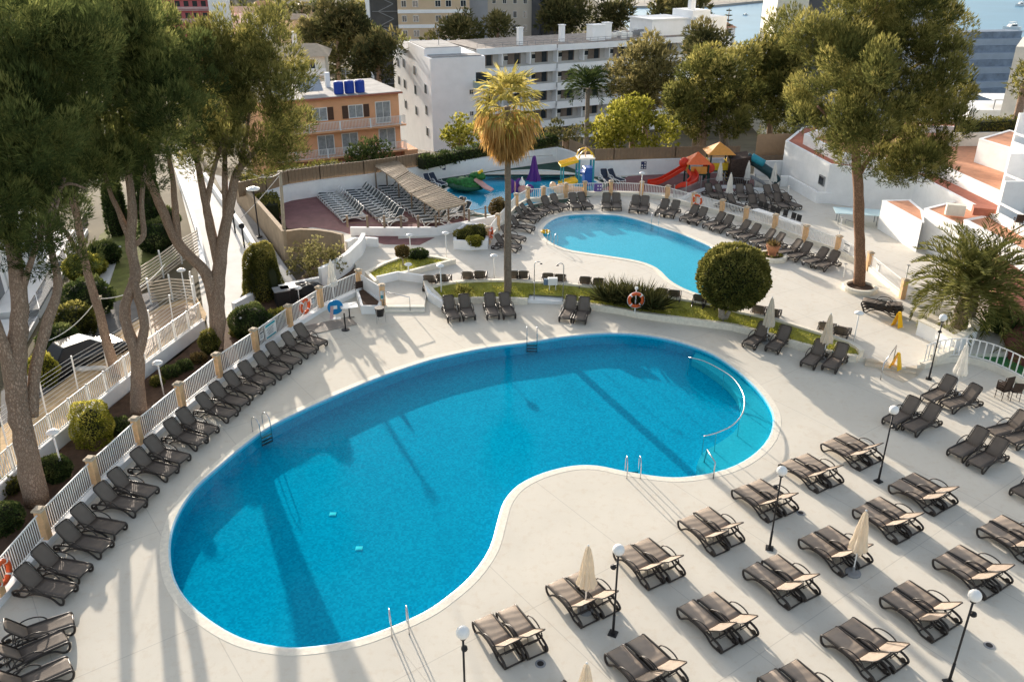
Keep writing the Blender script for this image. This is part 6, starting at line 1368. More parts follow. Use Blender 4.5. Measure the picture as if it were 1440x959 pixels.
b = MB(); b.ball((0,0,.45), (.95,.45,.5), 18, 10, .06); b.ball((1.0,0,.3), (.6,.4,.38), 14, 8, .05); b.build('shell', M_shell, t, smooth=True); b = MB(); b.ball((-.95,0,.75), (.28,.28,.34), 12, 8); b.build('head', M_shell, t, smooth=True); b = MB(); b.tube(smooth_line([(1.1,0,.5),(1.5,0,.55),(1.75,0,.25),(1.8,0,-.1)],3), .1, 8); b.build('spout', M_yel, t, smooth=True)
p = site(815,262,ZU-.1); t = thing('water_tower', 'yellow and turquoise water play tower with arch and slides', 'water play tower', tuple(p), R(8))
hT = hpx((815,262), ZU, 207)
for x, y in ((-.2,-.5),(-.2,.5),(1.0,-.5),(1.0,.5)): b = MB(); b.tube([(x,y,0),(x,y,hT*.72)], .09, 8); b.build('post', M_teal, t)
b = MB(); b.box((.4,0,hT*.38), (1.3,1.1,.1)); b.build('platform', M_bluep, t); b = MB(); b.box((.4,0,hT*.74), (1.4,1.2,.12)); b.build('top_tray', M_wpaint, t)
for y in (-.45,.45): b = MB(); b.tube([( .4+.62*math.cos(a), y, hT*.74+.62*math.sin(a)*1.1) for a in np.linspace(0,PI,11)], .05, 6); b.build('arch', M_yel, t)
b = MB(); b.tube([(.4,0,hT*.74),(.4,0,hT*1.0)], .06, 6); b.ball((.4,0,hT*.9), .14, 8, 6); b.build('spray_head', M_shell, t)
b = MB(); b.box((.7,0,.85), (.8,1.0,1.5)); b.build('climb_wall', M_bluep, t, bevel=.05)
for z, x in ((hT*.62,-1.0),(.35,-1.0)):
    b = MB(); b.box((x,0,z), (1.5,1.2,.14), 0, Matrix.Rotation(R(-14),3,'Y'))
    for s in (-.55,-.18,.18,.55): b.box((x,s,z+.12), (1.5,.07,.14), 0, Matrix.Rotation(R(-14),3,'Y'))
    b.build('yellow_slide', M_yel, t, bevel=.02)
for y in (-.5,.5): b = MB(); b.tube([(-1.5,y,0),(-1.5,y,hT*.56)], .06, 6); b.build('post', M_teal, t)
# playground
p = site(975,264,ZU); t = thing('playground_tower', 'playground with red slides, red orange roof and yellow climbing panels', 'playground', tuple(p))
hR = hpx((975,262), ZU, 210); q0 = site(962,266,ZU)-p; q1 = site(990,264,ZU)-p
for base, hh, m_, sz in ((Vector((.35,1.0,0)), hpx((978,258),ZU,225), M_ored, 1.0), (Vector((2.35,2.2,0)), hpx((1008,256),ZU,214), M_org, 1.15)):
    for sx in (-.8,.8):
        for sy in (-.8,.8): b = MB(); b.tube([base+Vector((sx,sy,0)), base+Vector((sx,sy,hh))], .07, 8); b.build('post', M_dgr, t)
    b = MB(); s_ = sz; b.add([base+Vector(v) for v in ((-s_,-s_,hh-.1),(s_,-s_,hh-.1),(s_,s_,hh-.1),(-s_,s_,hh-.1),(0,0,hh+.75))], [(0,1,4),(1,2,4),(2,3,4),(3,0,4),(3,2,1,0)]); b.build('roof', m_, t)
    b = MB(); b.box(base+Vector((0,0,1.0)), (1.6,1.6,.1)); b.build('platform', M_dgr, t)
    for sx, m2 in ((-.84,M_yel),(.84,M_yel)):
        b = MB(); b.box(base+Vector((sx,0,1.45)), (.06,1.5,.75)); b.build('side_panel', m2, t, bevel=.02)
    b = MB(); b.box(base+Vector((0,-.85,1.4)), (1.3,.06,.6)); b.lathe([(.28,0),(.28,.05)], base+Vector((0,-.9,1.45)), 12, (0,-1,0)); b.build('front_panel', M_yel if m_ is M_org else M_org, t)
def slide(parent, pts, w_, m_):
    P_ = smooth_line(pts, 4); b = MB(); sec = [(-w_/2,.32),(-w_/2,0),(w_/2,0),(w_/2,.32),(w_/2-.06,.32),(w_/2-.06,.06),(-w_/2+.06,.06),(-w_/2+.06,.32)]; vs=[]; fs=[]
    for i,p_ in enumerate(P_):
        d = (P_[min(i+1,len(P_)-1)]-P_[max(i-1,0)]); s_ = Vector((d.y,-d.x,0)).normalized()
        for a,c in sec: vs.append(p_+s_*a+Vector((0,0,c)))
    k=len(sec)
    for i in range(len(P_)-1):
        for j in range(k): fs.append((i*k+j,i*k+(j+1)%k,(i+1)*k+(j+1)%k,(i+1)*k+j))
    b.add(vs,fs); b.build('slide', m_, parent)
top = Vector((-.7,.9,1.35)); a = site(912,262,ZU)-p
slide(t, [top, top.lerp(a,.3)+Vector((0,0,-.1)), top.lerp(a,.7)+Vector((0,0,-.15)), Vector((a.x,a.y,.15))], .75, M_red)
b0 = site(955,272,ZU)-p; slide(t, [Vector((-.3,.1,1.25)), Vector((-.15,-.8,.95)), Vector((-.75,-1.6,.65)), Vector((-1.35,-1.3,.4)), Vector((b0.x-.2,b0.y+.6,.15))], .65, M_red)
b = MB(); b.ball((-.75,.95,1.85), (.42,.4,.42), 12, 8); b.build('slide_hood', M_red, t, smooth=True)
for x, y, z in ((1.2,.8,1.5),(1.5,1.3,1.3)): b = MB(); b.lathe([(.42,-.05),(.42,.05),(.22,.06)], (x,y,z), 14, (0,-1,.2)); b.build('tunnel_ring', M_red, t)
b = MB()
for k in range(6): b.tube([(3.0,1.4,.2+.3*k),(3.0,2.9,.2+.3*k)], .03, 5)
b.build('ladder', M_yel, t)
p = site(1063,262,ZU); t = thing('covered_slide', 'dark covered climbing frame with blue tube slide beside the white building', 'playground', tuple(p))
hC = hpx((1050,256), ZU, 212)
b = MB(); b.add([(-2.2,.2,0),(-.6,.2,0),(-.6,1.8,0),(-2.2,1.8,0),(-2.2,.2,hC*.8),(-.6,.2,hC*.9),(-.6,1.8,hC*.95),(-2.2,1.8,hC*.85)], [(0,1,5,4),(1,2,6,5),(2,3,7,6),(3,0,4,7),(4,5,6,7)]); b.build('net_house', mat('dark_brown_net', (.05,.032,.025), .9, .4, 6), t)
b = MB(); b.tube([(-.8,.9,hC*.85),(.2,.7,hC*.62),(1.2,.4,hC*.38),(1.8,.1,.3)], .38, 10); b.build('tube_slide', mat('dark_teal_plastic', (.03,.07,.08), .5, .2, 5), t, smooth=True)
b = MB(); b.tube([(-.5,.5,hC*.88),(.5,.3,hC*.68)], .32, 10); b.build('blue_tube', M_teal, t, smooth=True)
b = MB(); 
for k in range(5): b.box((-.5+.22*k,-.5,.9-.12*k), (.3,1.0,.08))
b.build('stair', M_grey, t)
# play area railing (thin grey posts)
t = thing('play_railing', 'thin grey railing in front of the playground', 'railing', tuple(site(925,281,ZU))); O = Vector(t.location)
q = [p-O for p in smooth_line(line([(947,284),(958,282),(970,276),(985,270),(1005,266),(1030,265),(1060,268),(1080,270)], ZU), 2)]
b = MB()
for a, c in zip(q[:-1], q[1:]):
    b.tube([(a.x,a.y,.9),(c.x,c.y,.9)], .02, 5)
    for k in range(6): 
        m_ = a.lerp(c, k/6); b.tube([(m_.x,m_.y,0),(m_.x,m_.y,.9)], .010, 4)
b.build('bars', M_grey, t)
for a in q[::3]: b = MB(); b.tube([(a.x,a.y,0),(a.x,a.y,1.35)], .035, 6); b.build('post', M_grey, t)
b = MB(); b.ribbon(q, .2, 0, .25); b.build('kerb', M_white, t)
# ================================================================== SMALL THINGS
M_lif = mat('lifebuoy_orange', (.72,.12,.03), .5, .12, 6); M_sig = mat('warning_yellow', (.90,.52,.01), .45, .06, 5); M_terr = mat('terracotta', (.48,.21,.11), .85, .15, 6); M_bl2 = mat('cart_blue', (.01,.22,.50), .4, .1, 4); M_rat = mat('dark_rattan', (.055,.035,.025), .7, .3, 14)
def lifebuoy(loc, rz, label, post=0.0, tilt=PI/2):
    t = thing('lifebuoy', label, 'lifebuoy', tuple(loc), rz, 'lifebuoys round the pools')
    n = 24; b = MB(); b.tube([(.36*math.cos(2*PI*k/n), 0, .36*math.sin(2*PI*k/n)) for k in range(n)], .085, 10, closed=True); b.build('ring', M_lif, t, smooth=True)
    for k in range(4):
        a = PI/4+k*PI/2; b = MB(); b.tube([(.36*math.cos(a+q), 0, .36*math.sin(a+q)) for q in (-.10,-.05,0,.05,.10)], .092, 10); b.build('white_band', M_wpaint, t, smooth=True)
    b = MB(); b.tube([(.47*math.cos(2*PI*k/n), -.02, .47*math.sin(2*PI*k/n)) for k in range(n)], .012, 5, closed=True); b.build('grab_rope', M_wpaint, t)
    if post: b = MB(); b.tube([(0,-.12*0+.11,-post),(0,.11,.62)], .035, 8); b.box((0,.09,.66), (.16,.1,.12)); b.build('post', M_wpaint, t)
p = site(893,441,.35); lifebuoy((p.x,p.y,1.15), 0, 'orange lifebuoy on a white post in front of the spiky lawn shrub', .85)
def on_fence(a, b_, f, z, off=.07): 
    p = a.lerp(b_, f); d = (b_-a).normalized(); n = Vector((d.y,-d.x,0)); n = n if n.y < 0 or n.x > 0 else -n; return Vector((p.x,p.y,z)) + n*off, math.atan2(d.y,d.x)
L_, a_ = on_fence(FP[9], FP[10], .48, .86); lifebuoy(L_, a_, 'orange lifebuoy hung on the picket fence near the stairs')
L_, a_ = on_fence(FP[2], FP[3], .10, .86); lifebuoy(L_, a_, 'orange lifebuoy hung on the picket fence at the nearest corner')
L_, a_ = on_fence(RP[10], RP[11], .16, ZU+.72, .12); lifebuoy(L_, a_, 'red and white lifebuoy on the small pool railing near the playground')
L_, a_ = on_fence(RP[0], RP[1], .0, ZU+.75, .2); lifebuoy(L_, a_, 'pale orange lifebuoy on the end pillar beside the walkway planter')
# notices on the railings: white boards with a teal bar and short dark lines
M_teal2 = mat('teal_print', (.05,.35,.42), .5, .1, 5); M_ink = mat('dark_print', (.06,.07,.08), .6, .1, 5)
def notice(a, b_, f, z, w_, h_, label, top=M_teal2, foot=True):
    p, ang = on_fence(a, b_, f, z, .06); t = thing('notice_board', label, 'sign', tuple(p), ang, 'notices on the railings')
    b = MB(); b.box((0,0,0), (w_,.02,h_)); b.build('board', M_wpaint, t); b = MB(); b.box((0,-.013,h_*.38), (w_*.9,.008,h_*.16)); 
    if foot: b.box((0,-.013,-h_*.42), (w_*.9,.008,h_*.1))
    b.build('colour_bar', top, t)
    b = MB()
    for k in range(6): b.box((-.06*w_+random.uniform(-.05,.05)*w_,-.013,h_*(.20-.09*k)), (w_*random.uniform(.4,.75),.006,h_*.025))
    b.build('lettering', M_ink, t)
notice(FP[8], FP[9], .42, .86, .95, .78, 'white notice with teal bars on the picket fence beside the orange lifebuoy')
notice(FP[8], FP[9], .16, .86, .35, .42, 'small white notice left of the teal barred notice', M_ink, False)
notice(FP[9], FP[10], .74, .90, .3, .36, 'small white card right of the lifebuoy near the stairs', M_ink, False)
notice(RP[15], RP[16], .30, ZU+.70, .62, .55, 'notice with black head on the railing beside the big pine', M_ink)
notice(RP[16], RP[17], .28, ZU+.70, .3, .45, 'small pale card on the railing right of the big pine', M_ink, False)
p = site(767,327,ZU-.02); t = thing('pool_float', 'small yellow ring lying at the rim of the small pool beside the ladder', 'float', tuple(p)); b = MB(); b.tube([(.26*math.cos(k*PI/9), .26*math.sin(k*PI/9), .06) for k in range(18)], .09, 8, closed=True); b.build('ring', M_sig, t, smooth=True)
for k in range(4): b = MB(); b.tube([(.26*math.cos(k*PI/2+q), .26*math.sin(k*PI/2+q), .06) for q in (-.12,0,.12)], .097, 8); b.build('white_band', M_wpaint, t, smooth=True)
# wet floor signs
for px, z, l in (((1261,459),ZU,'yellow folding floor sign standing beside the stacked loungers'),((1259,518),.10,'yellow folding floor sign standing on the sandy ramp')):
    p = site(*px, z); t = thing('floor_sign', l, 'floor sign', tuple(p), R(random.uniform(-30,40)), 'yellow folding floor signs')
    for s in (-1,1):
        b = MB(); b.add([(-.20,.20*s,0),(.20,.20*s,0),(.13,.02*s,.78),(-.13,.02*s,.78),(-.20,.23*s,0),(.20,.23*s,0),(.13,.045*s,.78),(-.13,.045*s,.78)], [(0,1,2,3),(4,7,6,5),(0,4,5,1),(1,5,6,2),(2,6,7,3),(3,7,4,0)]); b.build('leaf_panel', M_sig, t)
    b = MB(); b.box((0,0,.80), (.14,.10,.08)); b.build('handle', M_sig, t)
# urn in a round planter
p = site(1085,364,ZU); t = thing('flower_urn', 'terracotta urn with dry plants on a round pale base beside the small pool loungers', 'urn', tuple(p))
b = MB(); b.lathe([(.95,0),(.95,.22),(.90,.28),(.72,.28),(.70,.18)], (0,0,0), 26); b.build('base', M_cop, t); b = MB(); b.lathe([(.69,.15),(.69,.24)], (0,0,0), 20); b.build('soil', M_soil, t)
b = MB(); b.lathe([(.26,.24),(.22,.32),(.34,.55),(.42,.80),(.46,.86),(.46,.93),(.38,.93)], (0,0,0), 18); b.build('pot', M_terr, t, smooth=False)
C=np.zeros((160,3)); C[:,2]=.9; C[:,:2]=rng.normal(size=(160,2))*.16; D=unit(rng.normal(size=(160,3))*.7+np.array([0,0,1.0])); leaves('plant', C, D, rng.uniform(.15,.45,160), np.full(160,.06), rng.random(160), MATS['brown_leaves'], t)
C=np.zeros((200,3)); C[:,2]=.24; a=rng.random(200)*6.28; C[:,0]=np.cos(a)*.55; C[:,1]=np.sin(a)*.55; D=unit(rng.normal(size=(200,3))*.8+np.array([0,0,.8])); leaves('ground_plant', C, D, rng.uniform(.1,.25,200), np.full(200,.06), rng.random(200)*.7, L_top, t)
# service tables and chairs on the upper terrace
t = thing('long_table', 'long white table with black chairs behind the pillared railing', 'table', tuple(site(1110,320,ZU))); O = Vector(t.location)
A_, B_ = site(1060,308,ZU)-O, site(1122,330,ZU)-O
b = MB(); b.beam(A_+Vector((0,0,.73)), B_+Vector((0,0,.73)), .7, .05); b.build('table_top', M_wpaint, t)
for f in (.04,.35,.65,.96): m_ = A_.lerp(B_, f); b = MB(); b.tube([(m_.x,m_.y-.2,0),(m_.x,m_.y-.2,.7)], .025, 6); b.tube([(m_.x,m_.y+.2,0),(m_.x,m_.y+.2,.7)], .025, 6); b.build('leg', M_wpaint, t)
def chair_parts(t, m_seat, m_leg, arms=False):
    b = MB(); b.box((0,0,.45), (.44,.44,.04)); b.build('seat', m_seat, t, bevel=.01)
    b = MB(); b.box((0,.21,.72), (.42,.04,.44), 0, Matrix.Rotation(R(-8),3,'X')); b.build('backrest', m_seat, t, bevel=.01)
    for x in (-.19,.19):
        for y in (-.19,.19): b = MB(); b.tube([(x,y,0),(x*.95,y*.95,.45)], .016, 6); b.build('leg', m_leg, t)
    if arms:
        for s in (-.24,.24): b = MB(); b.tube(smooth_line([(s,-.18,.45),(s,-.18,.62),(s,.0,.67),(s,.2,.66)],2), .022, 6); b.build('armrest', m_leg, t)
ang = math.atan2((B_-A_).y,(B_-A_).x); proto = None
pts = [zz(x,y,860,180,4.793) for x,y in [(985,580),(1020,592),(1065,610),(1100,625),(1150,640),(1205,660),(1240,675)]]
for i, px in enumerate(pts):
    p = site(*px, ZU); l = f'black chair at the long white table, {ORD[i]} from the playground end'
    if proto is None: proto = thing('dining_chair', l, 'chair', tuple(p), ang, 'black chairs at the long white table'); chair_parts(proto, M_black, M_wpaint)
    else: dup(proto, p, ang, l)
def wchair(loc, rz, l, g):
    t = thing('wicker_chair', l, 'chair', tuple(loc), rz, g); chair_parts(t, M_rat, M_rat, True); return t
for k in range(4): 
    p = site(1408,560,0); wchair((p.x,p.y,.09*k), R(200), ['lowest','second','third','topmost'][k] + ' dark wicker chair in the stack by the curved white railing', 'stacked wicker chairs')
p = site(1417,563,0); wchair(p+Vector((.3,.1,0)), R(170), 'single dark wicker chair beside the stack by the curved white railing', 'stacked wicker chairs')
p = site(1430,322,3.3); wchair(p, R(160), 'dark rattan chair on the white balcony at the picture edge', None)
p = site(487,427,0); t0 = wchair(p+Vector((.55,1.3,0)), R(200), 'dark wicker chair behind the small white table near the stairs', None)
# table, blue cart sign, ashtray post, bin near the stairs
p = site(492,447,0); t = thing('small_table', 'small square white table on a black pedestal near the stairs', 'table', tuple(p), R(18))
b = MB(); b.box((0,0,.73), (.95,.75,.04)); b.build('table_top', M_wpaint, t, bevel=.01); b = MB(); b.tube([(0,0,.03),(0,0,.72)], .035, 8); b.build('pedestal', M_black, t); b = MB(); b.box((0,0,.02), (.5,.07,.04)); b.box((0,0,.02), (.07,.5,.042)); b.build('foot', M_black, t)
p = site(486,464,0); t = thing('stand_pole', 'black pole on a round foot beside the small white table', 'stand', tuple(p)); b = MB(); b.lathe([(.22,0),(.22,.04),(.05,.07)], (0,0,0), 16); b.build('foot', M_black, t); b = MB(); b.tube([(0,0,.05),(0,0,1.0)], .04, 8); b.build('pole', M_black, t)
p = site(473,449,0); t = thing('round_sign', 'round blue sign with white and pink print standing by the picket fence', 'sign', tuple(p), R(20))
b = MB(); b.lathe([(.42,0),(.42,.05)], (0,.025,.72), 24, (0,-1,0)); b.build('disc', M_bl2, t); b = MB(); b.box((-.05,-.035,.72), (.30,.01,.20)); b.mi=1; b.box((-.22,-.04,.45), (.16,.02,.75), 0, Matrix.Rotation(R(8),3,'Y')); b.build('print', [M_wpaint, mat('pale_pink', (.62,.42,.42))], t)
b = MB(); b.tube([(0,.1,0),(0,.05,.75)], .03, 6); b.box((0,.05,.02), (.5,.3,.04)); b.build('stand', M_wpaint, t)
p = site(457,458,0); b = MB(); b.box((p.x+.3,p.y,.018), (2.6,1.2,.03), R(30)); tag(b.build('slatted_mat', stripemat('mat_slats', (.20,.17,.14), (.36,.31,.26), (0,0,R(30)), 8)), 'grey brown slatted mat on the deck beside the picket fence', 'mat')
p = site(535,453,0); t = thing('waste_bin', 'black bin in a thin leg frame at the foot of the deck stairs', 'bin', tuple(p)); b = MB(); b.lathe([(.20,.38),(.25,.80),(.27,.82),(.27,.86)], (0,0,0), 16); b.build('bucket', M_black, t)
for k in range(3): a = k*2*PI/3; b = MB(); b.tube([(.30*math.cos(a),.30*math.sin(a),0),(.26*math.cos(a),.26*math.sin(a),.84)], .016, 6); b.build('leg', M_steel, t)
p = site(512,436,0); t = thing('stair_planter', 'white angular planter of dark soil in front of the white stair screen', 'planter', tuple(p)); q = [x-p for x in line([(510,441),(533,441),(536,433),(512,414),(503,418)], 0)]
b = MB(); b.ribbon(q, .14, 0, .48, closed=True); b.build('box', M_white, t); b = MB(); b.prism(offset_loop(q,-.07), .02, .38); b.build('soil', M_soil, t)
t = thing('stair_wall', 'white sloping wall beside the deck stairs', 'wall', tuple(site(596,430,0))); O = Vector(t.location); b = MB(); q = [x-O for x in line([(600,403),(597,428),(622,436)], 0)]; b.ribbon(line([(598,404),(601,412),(624,424)], .5) and [x-O for x in line([(599,404),(604,414),(625,426)], .4)], .2, 0, [ZU+.55, ZU+.35, .42]); b.build('masonry', M_white, t)
t = thing('stair_balustrade', 'white wall panel along the walkway above the deck stairs', 'wall', tuple(site(556,405,ZU))); O = Vector(t.location); b = MB(); b.ribbon([x-O for x in line([(530,400),(560,393),(597,398)], ZU)], .16, 0, .5); b.build('masonry', M_white, t)
for k, (u, v) in enumerate([(407,424),(398,428)]):
    p = site(u, v, 0); t = thing('service_box', ['white topped dark service box behind the picket fence beside the mushroom lamp','second dark service box behind the picket fence, lower'][k], 'box', tuple(p), R(25)); b = MB(); b.box((0,0,.45), (.8,.7,.9)); b.build('body', M_black, t, bevel=.02); b = MB(); b.box((0,0,.93), (.9,.8,.06)); b.build('lid', M_wpaint if k == 0 else M_grey, t)
p = site(434,417,0); t = thing('covered_heap', 'dark tarpaulin heap behind the picket fence near the small tree', 'heap', tuple(p)); b = MB(); b.ball((0,0,.35), (1.1,.6,.5), 14, 8, .12); b.build('tarpaulin', M_black, t)
# towel heaps / ball / small stuff
p = site(1126,480,0); b = MB(); b.ball((p.x,p.y,.10), .10, 14, 10); tag(b.build('beach_ball', mat('beach_ball_paint', (.55,.55,.05), .4, .6, 9), smooth=True), 'small bright ball lying by the lawn kerb between two parasols', 'ball')
for k,(u,v) in enumerate([(760,933),(1126,721),(1391,907)]):
    p = site(u, v, .004); b = MB(); b.lathe([(.16,0),(.16,.010),(.13,.014)], (p.x,p.y,.002), 16); b.mi=1; b.lathe([(.10,.014),(.10,.018)], (p.x,p.y,.002), 12); tag(b.build('drain_cover', [M_grey, M_black]), 'round metal drain cover in the deck ' + ['beside the nearest front pair','beside the fifth front pair','in front of the leaning lamp post'][k], 'drain cover', 'round drain covers in the deck')
p = site(1205,321,ZU); t = thing('service_table', 'pale blue topped table with bent frame on the service deck', 'table', tuple(p), R(-12)); b = MB(); b.box((.2,1.2,.86), (3.4,1.6,.05)); b.build('table_top', mat('pale_blue_top', (.50,.66,.70), .35, .06, 3), t)
for x in (-1.2,1.4):
    for y in (.7,1.7): b = MB(); b.tube([(x,y,0),(x,y,.84)], .03, 6); b.build('leg', M_grey, t)
b = MB(); b.tube([(-.8,.2,.2),(-.8,.2,.5),(-.2,.1,.4),(-.2,.1,.1),(.5,.0,.3)], .03, 6); b.build('frame', M_grey, t)
for k,(u,v,tp) in enumerate([(1178,343,306),(1186,390,371),(1106,288,262),(1268,420,373)]):
    p = site(u, v, ZU); h = hpx((u,v), ZU, tp); t = thing('thin_post', ['thin white post behind the railing left of the big pine','short thin white post in front of the railing beside the big pine','thin grey post at the corner of the white pool building','thin grey post in front of the date palm'][k], 'post', tuple(p)); b = MB(); b.tube([(0,0,0),(0,0,h)], .035, 7); b.build('shaft', M_wpaint, t); b = MB(); b.box((0,0,h), (.16,.16,.04)); b.build('cap', M_grey, t)
p = site(1007,371,ZU); 
# poles and ropes on the left
M_pole = mat('concrete_pole', (.42,.35,.26), .9, .15, 3, .3, 20)
def pole(base, zf, top, label, r=.11, name='utility_pole'):
    p = site(*base, zf); h = hpx(base, zf, top[1]); e = deep(top[0], top[1], p.y); t = thing(name, label, 'pole', tuple(p)); b = MB(); b.tube([(0,0,0), e-p], [r*1.15, r*.8], 8); b.build('shaft', M_pole, t, smooth=True); b = MB(); b.box(e-p+Vector((0,0,.05)), (.3,.3,.1)); b.build('cap', M_pole, t); return e
e1 = pole((161,528), 0, (137,420), 'leaning square wooden pole on the dry slope holding a cable', .16, 'wooden_pole')
e2 = pole((402,360), -.1, (394,243), 'slim concrete pole at the corner of the bare concrete wall', .12)
def cable(a, b_, sag, label, r=.022):
    pts = [a.lerp(b_, k/12)-Vector((0,0,sag*4*(k/12)*(1-k/12))) for k in range(13)]; b = MB(); b.tube(pts, r, 5); tag(b.build('cable', M_wpaint), label, 'cable', 'cables between the poles and trees')
cable(e1, deep(65,480,38), .3, 'pale cable from the wooden pole towards the lower house')
cable(e1, deep(232,372,41.5), .5, 'pale cable from the wooden pole into the golden pine')
cable(e2+Vector((0,0,-.1)), site(338,308,0), .1, 'pale stay cable from the concrete pole down to the pavement')
cable(e2, deep(340,236,41), .4, 'pale cable from the concrete pole into the golden pine')
t = thing('street_lamp', 'dark street lamp with flat head standing on the pavement by the concrete wall', 'street lamp', tuple(site(365,334,-.1))); h = hpx((365,334), -.1, 268)
b = MB(); b.tube([(0,0,0),(0,0,h)], .05, 8); b.build('post', M_black, t); b = MB(); b.lathe([(.10,h),(.45,h+.06),(.45,h+.14),(.15,h+.26)], (0,0,0), 16); b.build('lamp_shade', M_opal, t); b = MB(); b.lathe([(.2,0),(.2,.1)], (0,0,0), 12); b.build('base', M_black, t)
for k,(u,v,tp) in enumerate([(344,349,318),(331,328,298),(322,312,284)]):
    p = site(u, v, -.1); h = hpx((u,v), -.1, tp); t = thing('street_bollard', ['nearest dark lamp bollard along the white street','middle dark lamp bollard along the white street','farthest dark lamp bollard along the white street'][k], 'bollard', tuple(p), 0, 'dark lamp bollards along the street'); b = MB(); b.tube([(0,0,0),(0,0,h)], .06, 8); b.build('post', M_black, t); b = MB(); b.ball((0,0,h), .2, 12, 8); b.build('lamp_head', M_black, t)
wall('street_parapet', 'white parapet along the street side of the garden', [(250,250),(268,300),(282,345),(288,385),(296,420)], -.1, .8, M_white)
wall('pavement_kerb', 'low white parapet between street and pavement', [(288,250),(312,285),(345,330),(372,375),(396,405)], -.1, .45, M_white)
M_slat = mat('pale_slats', (.62,.52,.40), .7, .15, 4)
def slat_fence(label, px, h, gap=.19):
    P0 = line(px, -.1); t = thing('slatted_fence', label, 'fence', tuple(P0[0]), 0, 'slatted fences on the slope'); o = P0[0]
    for p in P0: b = MB(); b.box((p.x-o.x, p.y-o.y, h/2), (.08,.08,h+.1)); b.build('post', M_wpaint, t)
    for a, c in zip(P0[:-1], P0[1:]):
        b = MB()
        for k in range(int(h/gap)): b.beam(a-o+Vector((0,0,.12+gap*k)), c-o+Vector((0,0,.12+gap*k)), .03, .09)
        b.build('slat_panel', M_slat, t)
slat_fence('pale slatted fence stepping up the slope towards the street', [(196,414),(230,390),(256,370),(282,354)], 1.7)
slat_fence('pale slatted fence closing the upper end of the timber platform', [(213,427),(243,421),(276,424)], 1.5)
b = MB(); q = line([(100,470),(112,440),(150,345),(170,345),(140,440),(125,480)], -.2); b.prism([V0(p) for p in q], -.33, -.24); tag(b.build('garden_path', M_conc), kind='structure')
# parked car, glimpsed through the wire fence
p = site(118,512,-.3); t = thing('parked_car', 'dark parked car with a pale windscreen behind the wire fence', 'car', (p.x,p.y,-.3), R(52))
b = MB(); sec = [(-2.1,.35,.55),(-2.1,.75,.62),(-1.2,.90,.80),(.9,.92,.82),(1.9,.78,.72),(2.1,.55,.62),(2.1,.35,.55)]
vs=[];fs=[]
for x,z,wd_ in sec: vs += [(x,-.85,.28),(x,-.88,z*.8),(x,-wd_*.9,z),(x,wd_*.9,z),(x,.88,z*.8),(x,.85,.28)]
for i in range(len(sec)-1):
    for j in range(6): fs.append((i*6+j,i*6+(j+1)%6,(i+1)*6+(j+1)%6,(i+1)*6+j))
fs += [tuple(range(6)), tuple(range(len(sec)*6-1,len(sec)*6-7,-1))]
b.add(vs,fs); b.build('body', mat('dark_car_paint', (.02,.025,.03), .25, .2, 3, spec=.6), t, smooth=False, bevel=.04)
b = MB(); b.add([(-1.5,-.72,.88),(1.0,-.72,.9),(.3,-.55,1.42),(-1.0,-.55,1.42),(-1.5,.72,.88),(1.0,.72,.9),(.3,.55,1.42),(-1.0,.55,1.42)], [(0,1,2,3),(4,7,6,5),(3,2,6,7),(0,3,7,4),(1,5,6,2)]); b.build('cabin', mat('dark_car_cabin', (.018,.02,.024), .5, .2, 3, spec=.3), t, bevel=.04)
b = MB(); b.add([(1.03,-.64,.925),(1.03,.64,.925),(.345,.5,1.40),(.345,-.5,1.40)], [(0,1,2,3)]); b.build('windscreen', mat('bright_windscreen', (.42,.50,.56), .35, .05, 2, spec=.4), t)
for x in (-1.35,1.35):
    for y in (-.82,.82): b = MB(); b.lathe([(.18,-.1),(.32,-.1),(.33,0),(.32,.1),(.18,.1)], (x,y,.32), 16, (0,1,0)); b.build('wheel', M_black, t)
for k,(u,v) in enumerate([(138,520),(118,521)]): p = site(u,v,-.05); b = MB(); b.ball((p.x,p.y,.05), (.5,.18,.12), 10, 6, .1); tag(b.build('rubble_sack', M_conc), ['larger','smaller'][k] + ' pale sack on the dry slope behind the wire fence', 'sack', 'pale sacks on the slope')
# lower houses behind the pines
t = thing('lower_house', 'white terraced house with dark railings seen between the pine trunks', 'house', tuple(site(30,520,-3.4))); O = Vector(t.location); d = (site(128,392,-3.4)-site(55,545,-3.4)).normalized(); s = Vector((-d.y,d.x,0))
if s.x > 0: s = -s
P0 = site(62,530,-3.4)-O
for k in range(5):
    a = P0 + d*(4.1*k-2) ; z = .2+.9*k*0
    b = MB(); q = [V0(a), V0(a+d*3.7), V0(a+d*3.7+s*9), V0(a+s*9)]; b.prism(q, -.5, 3.0+.25*(k%2)); bo = b.build('wall', M_white, t)
    b = MB(); b.prism([V0(a+s*2.4), V0(a+d*3.7+s*2.4), V0(a+d*3.7+s*9.2), V0(a+s*9.2)], 3.3, 6.2); b.build('upper_wall', M_white, t)
    b = MB(); c1, c2 = a+s*-.1+Vector((0,0,3.3)), a+d*3.7+s*-.1+Vector((0,0,3.3)); 
    for i in range(20): p_ = c1.lerp(c2, i/19); b.tube([(p_.x,p_.y,3.25),(p_.x,p_.y,4.25)], .02, 4)
    b.tube([c1+Vector((0,0,.95)), c2+Vector((0,0,.95))], .03, 5); b.build('railing', M_black, t)
    b = MB(); m_ = a+d*1.85+s*2.36; b.box((m_.x,m_.y,4.4), (1.8,.1,2.0), math.atan2(d.y,d.x)); b.build('door', M_glass, t)
    b = MB(); q = [a+s*-.9, a+d*1.5+s*-.9]; b.prism([V0(a-s*.05), V0(a+d*1.6-s*.05), V0(a+d*1.6-s*1.5), V0(a-s*1.5)], -.4, 1.1); b.build('porch', M_conc, t)
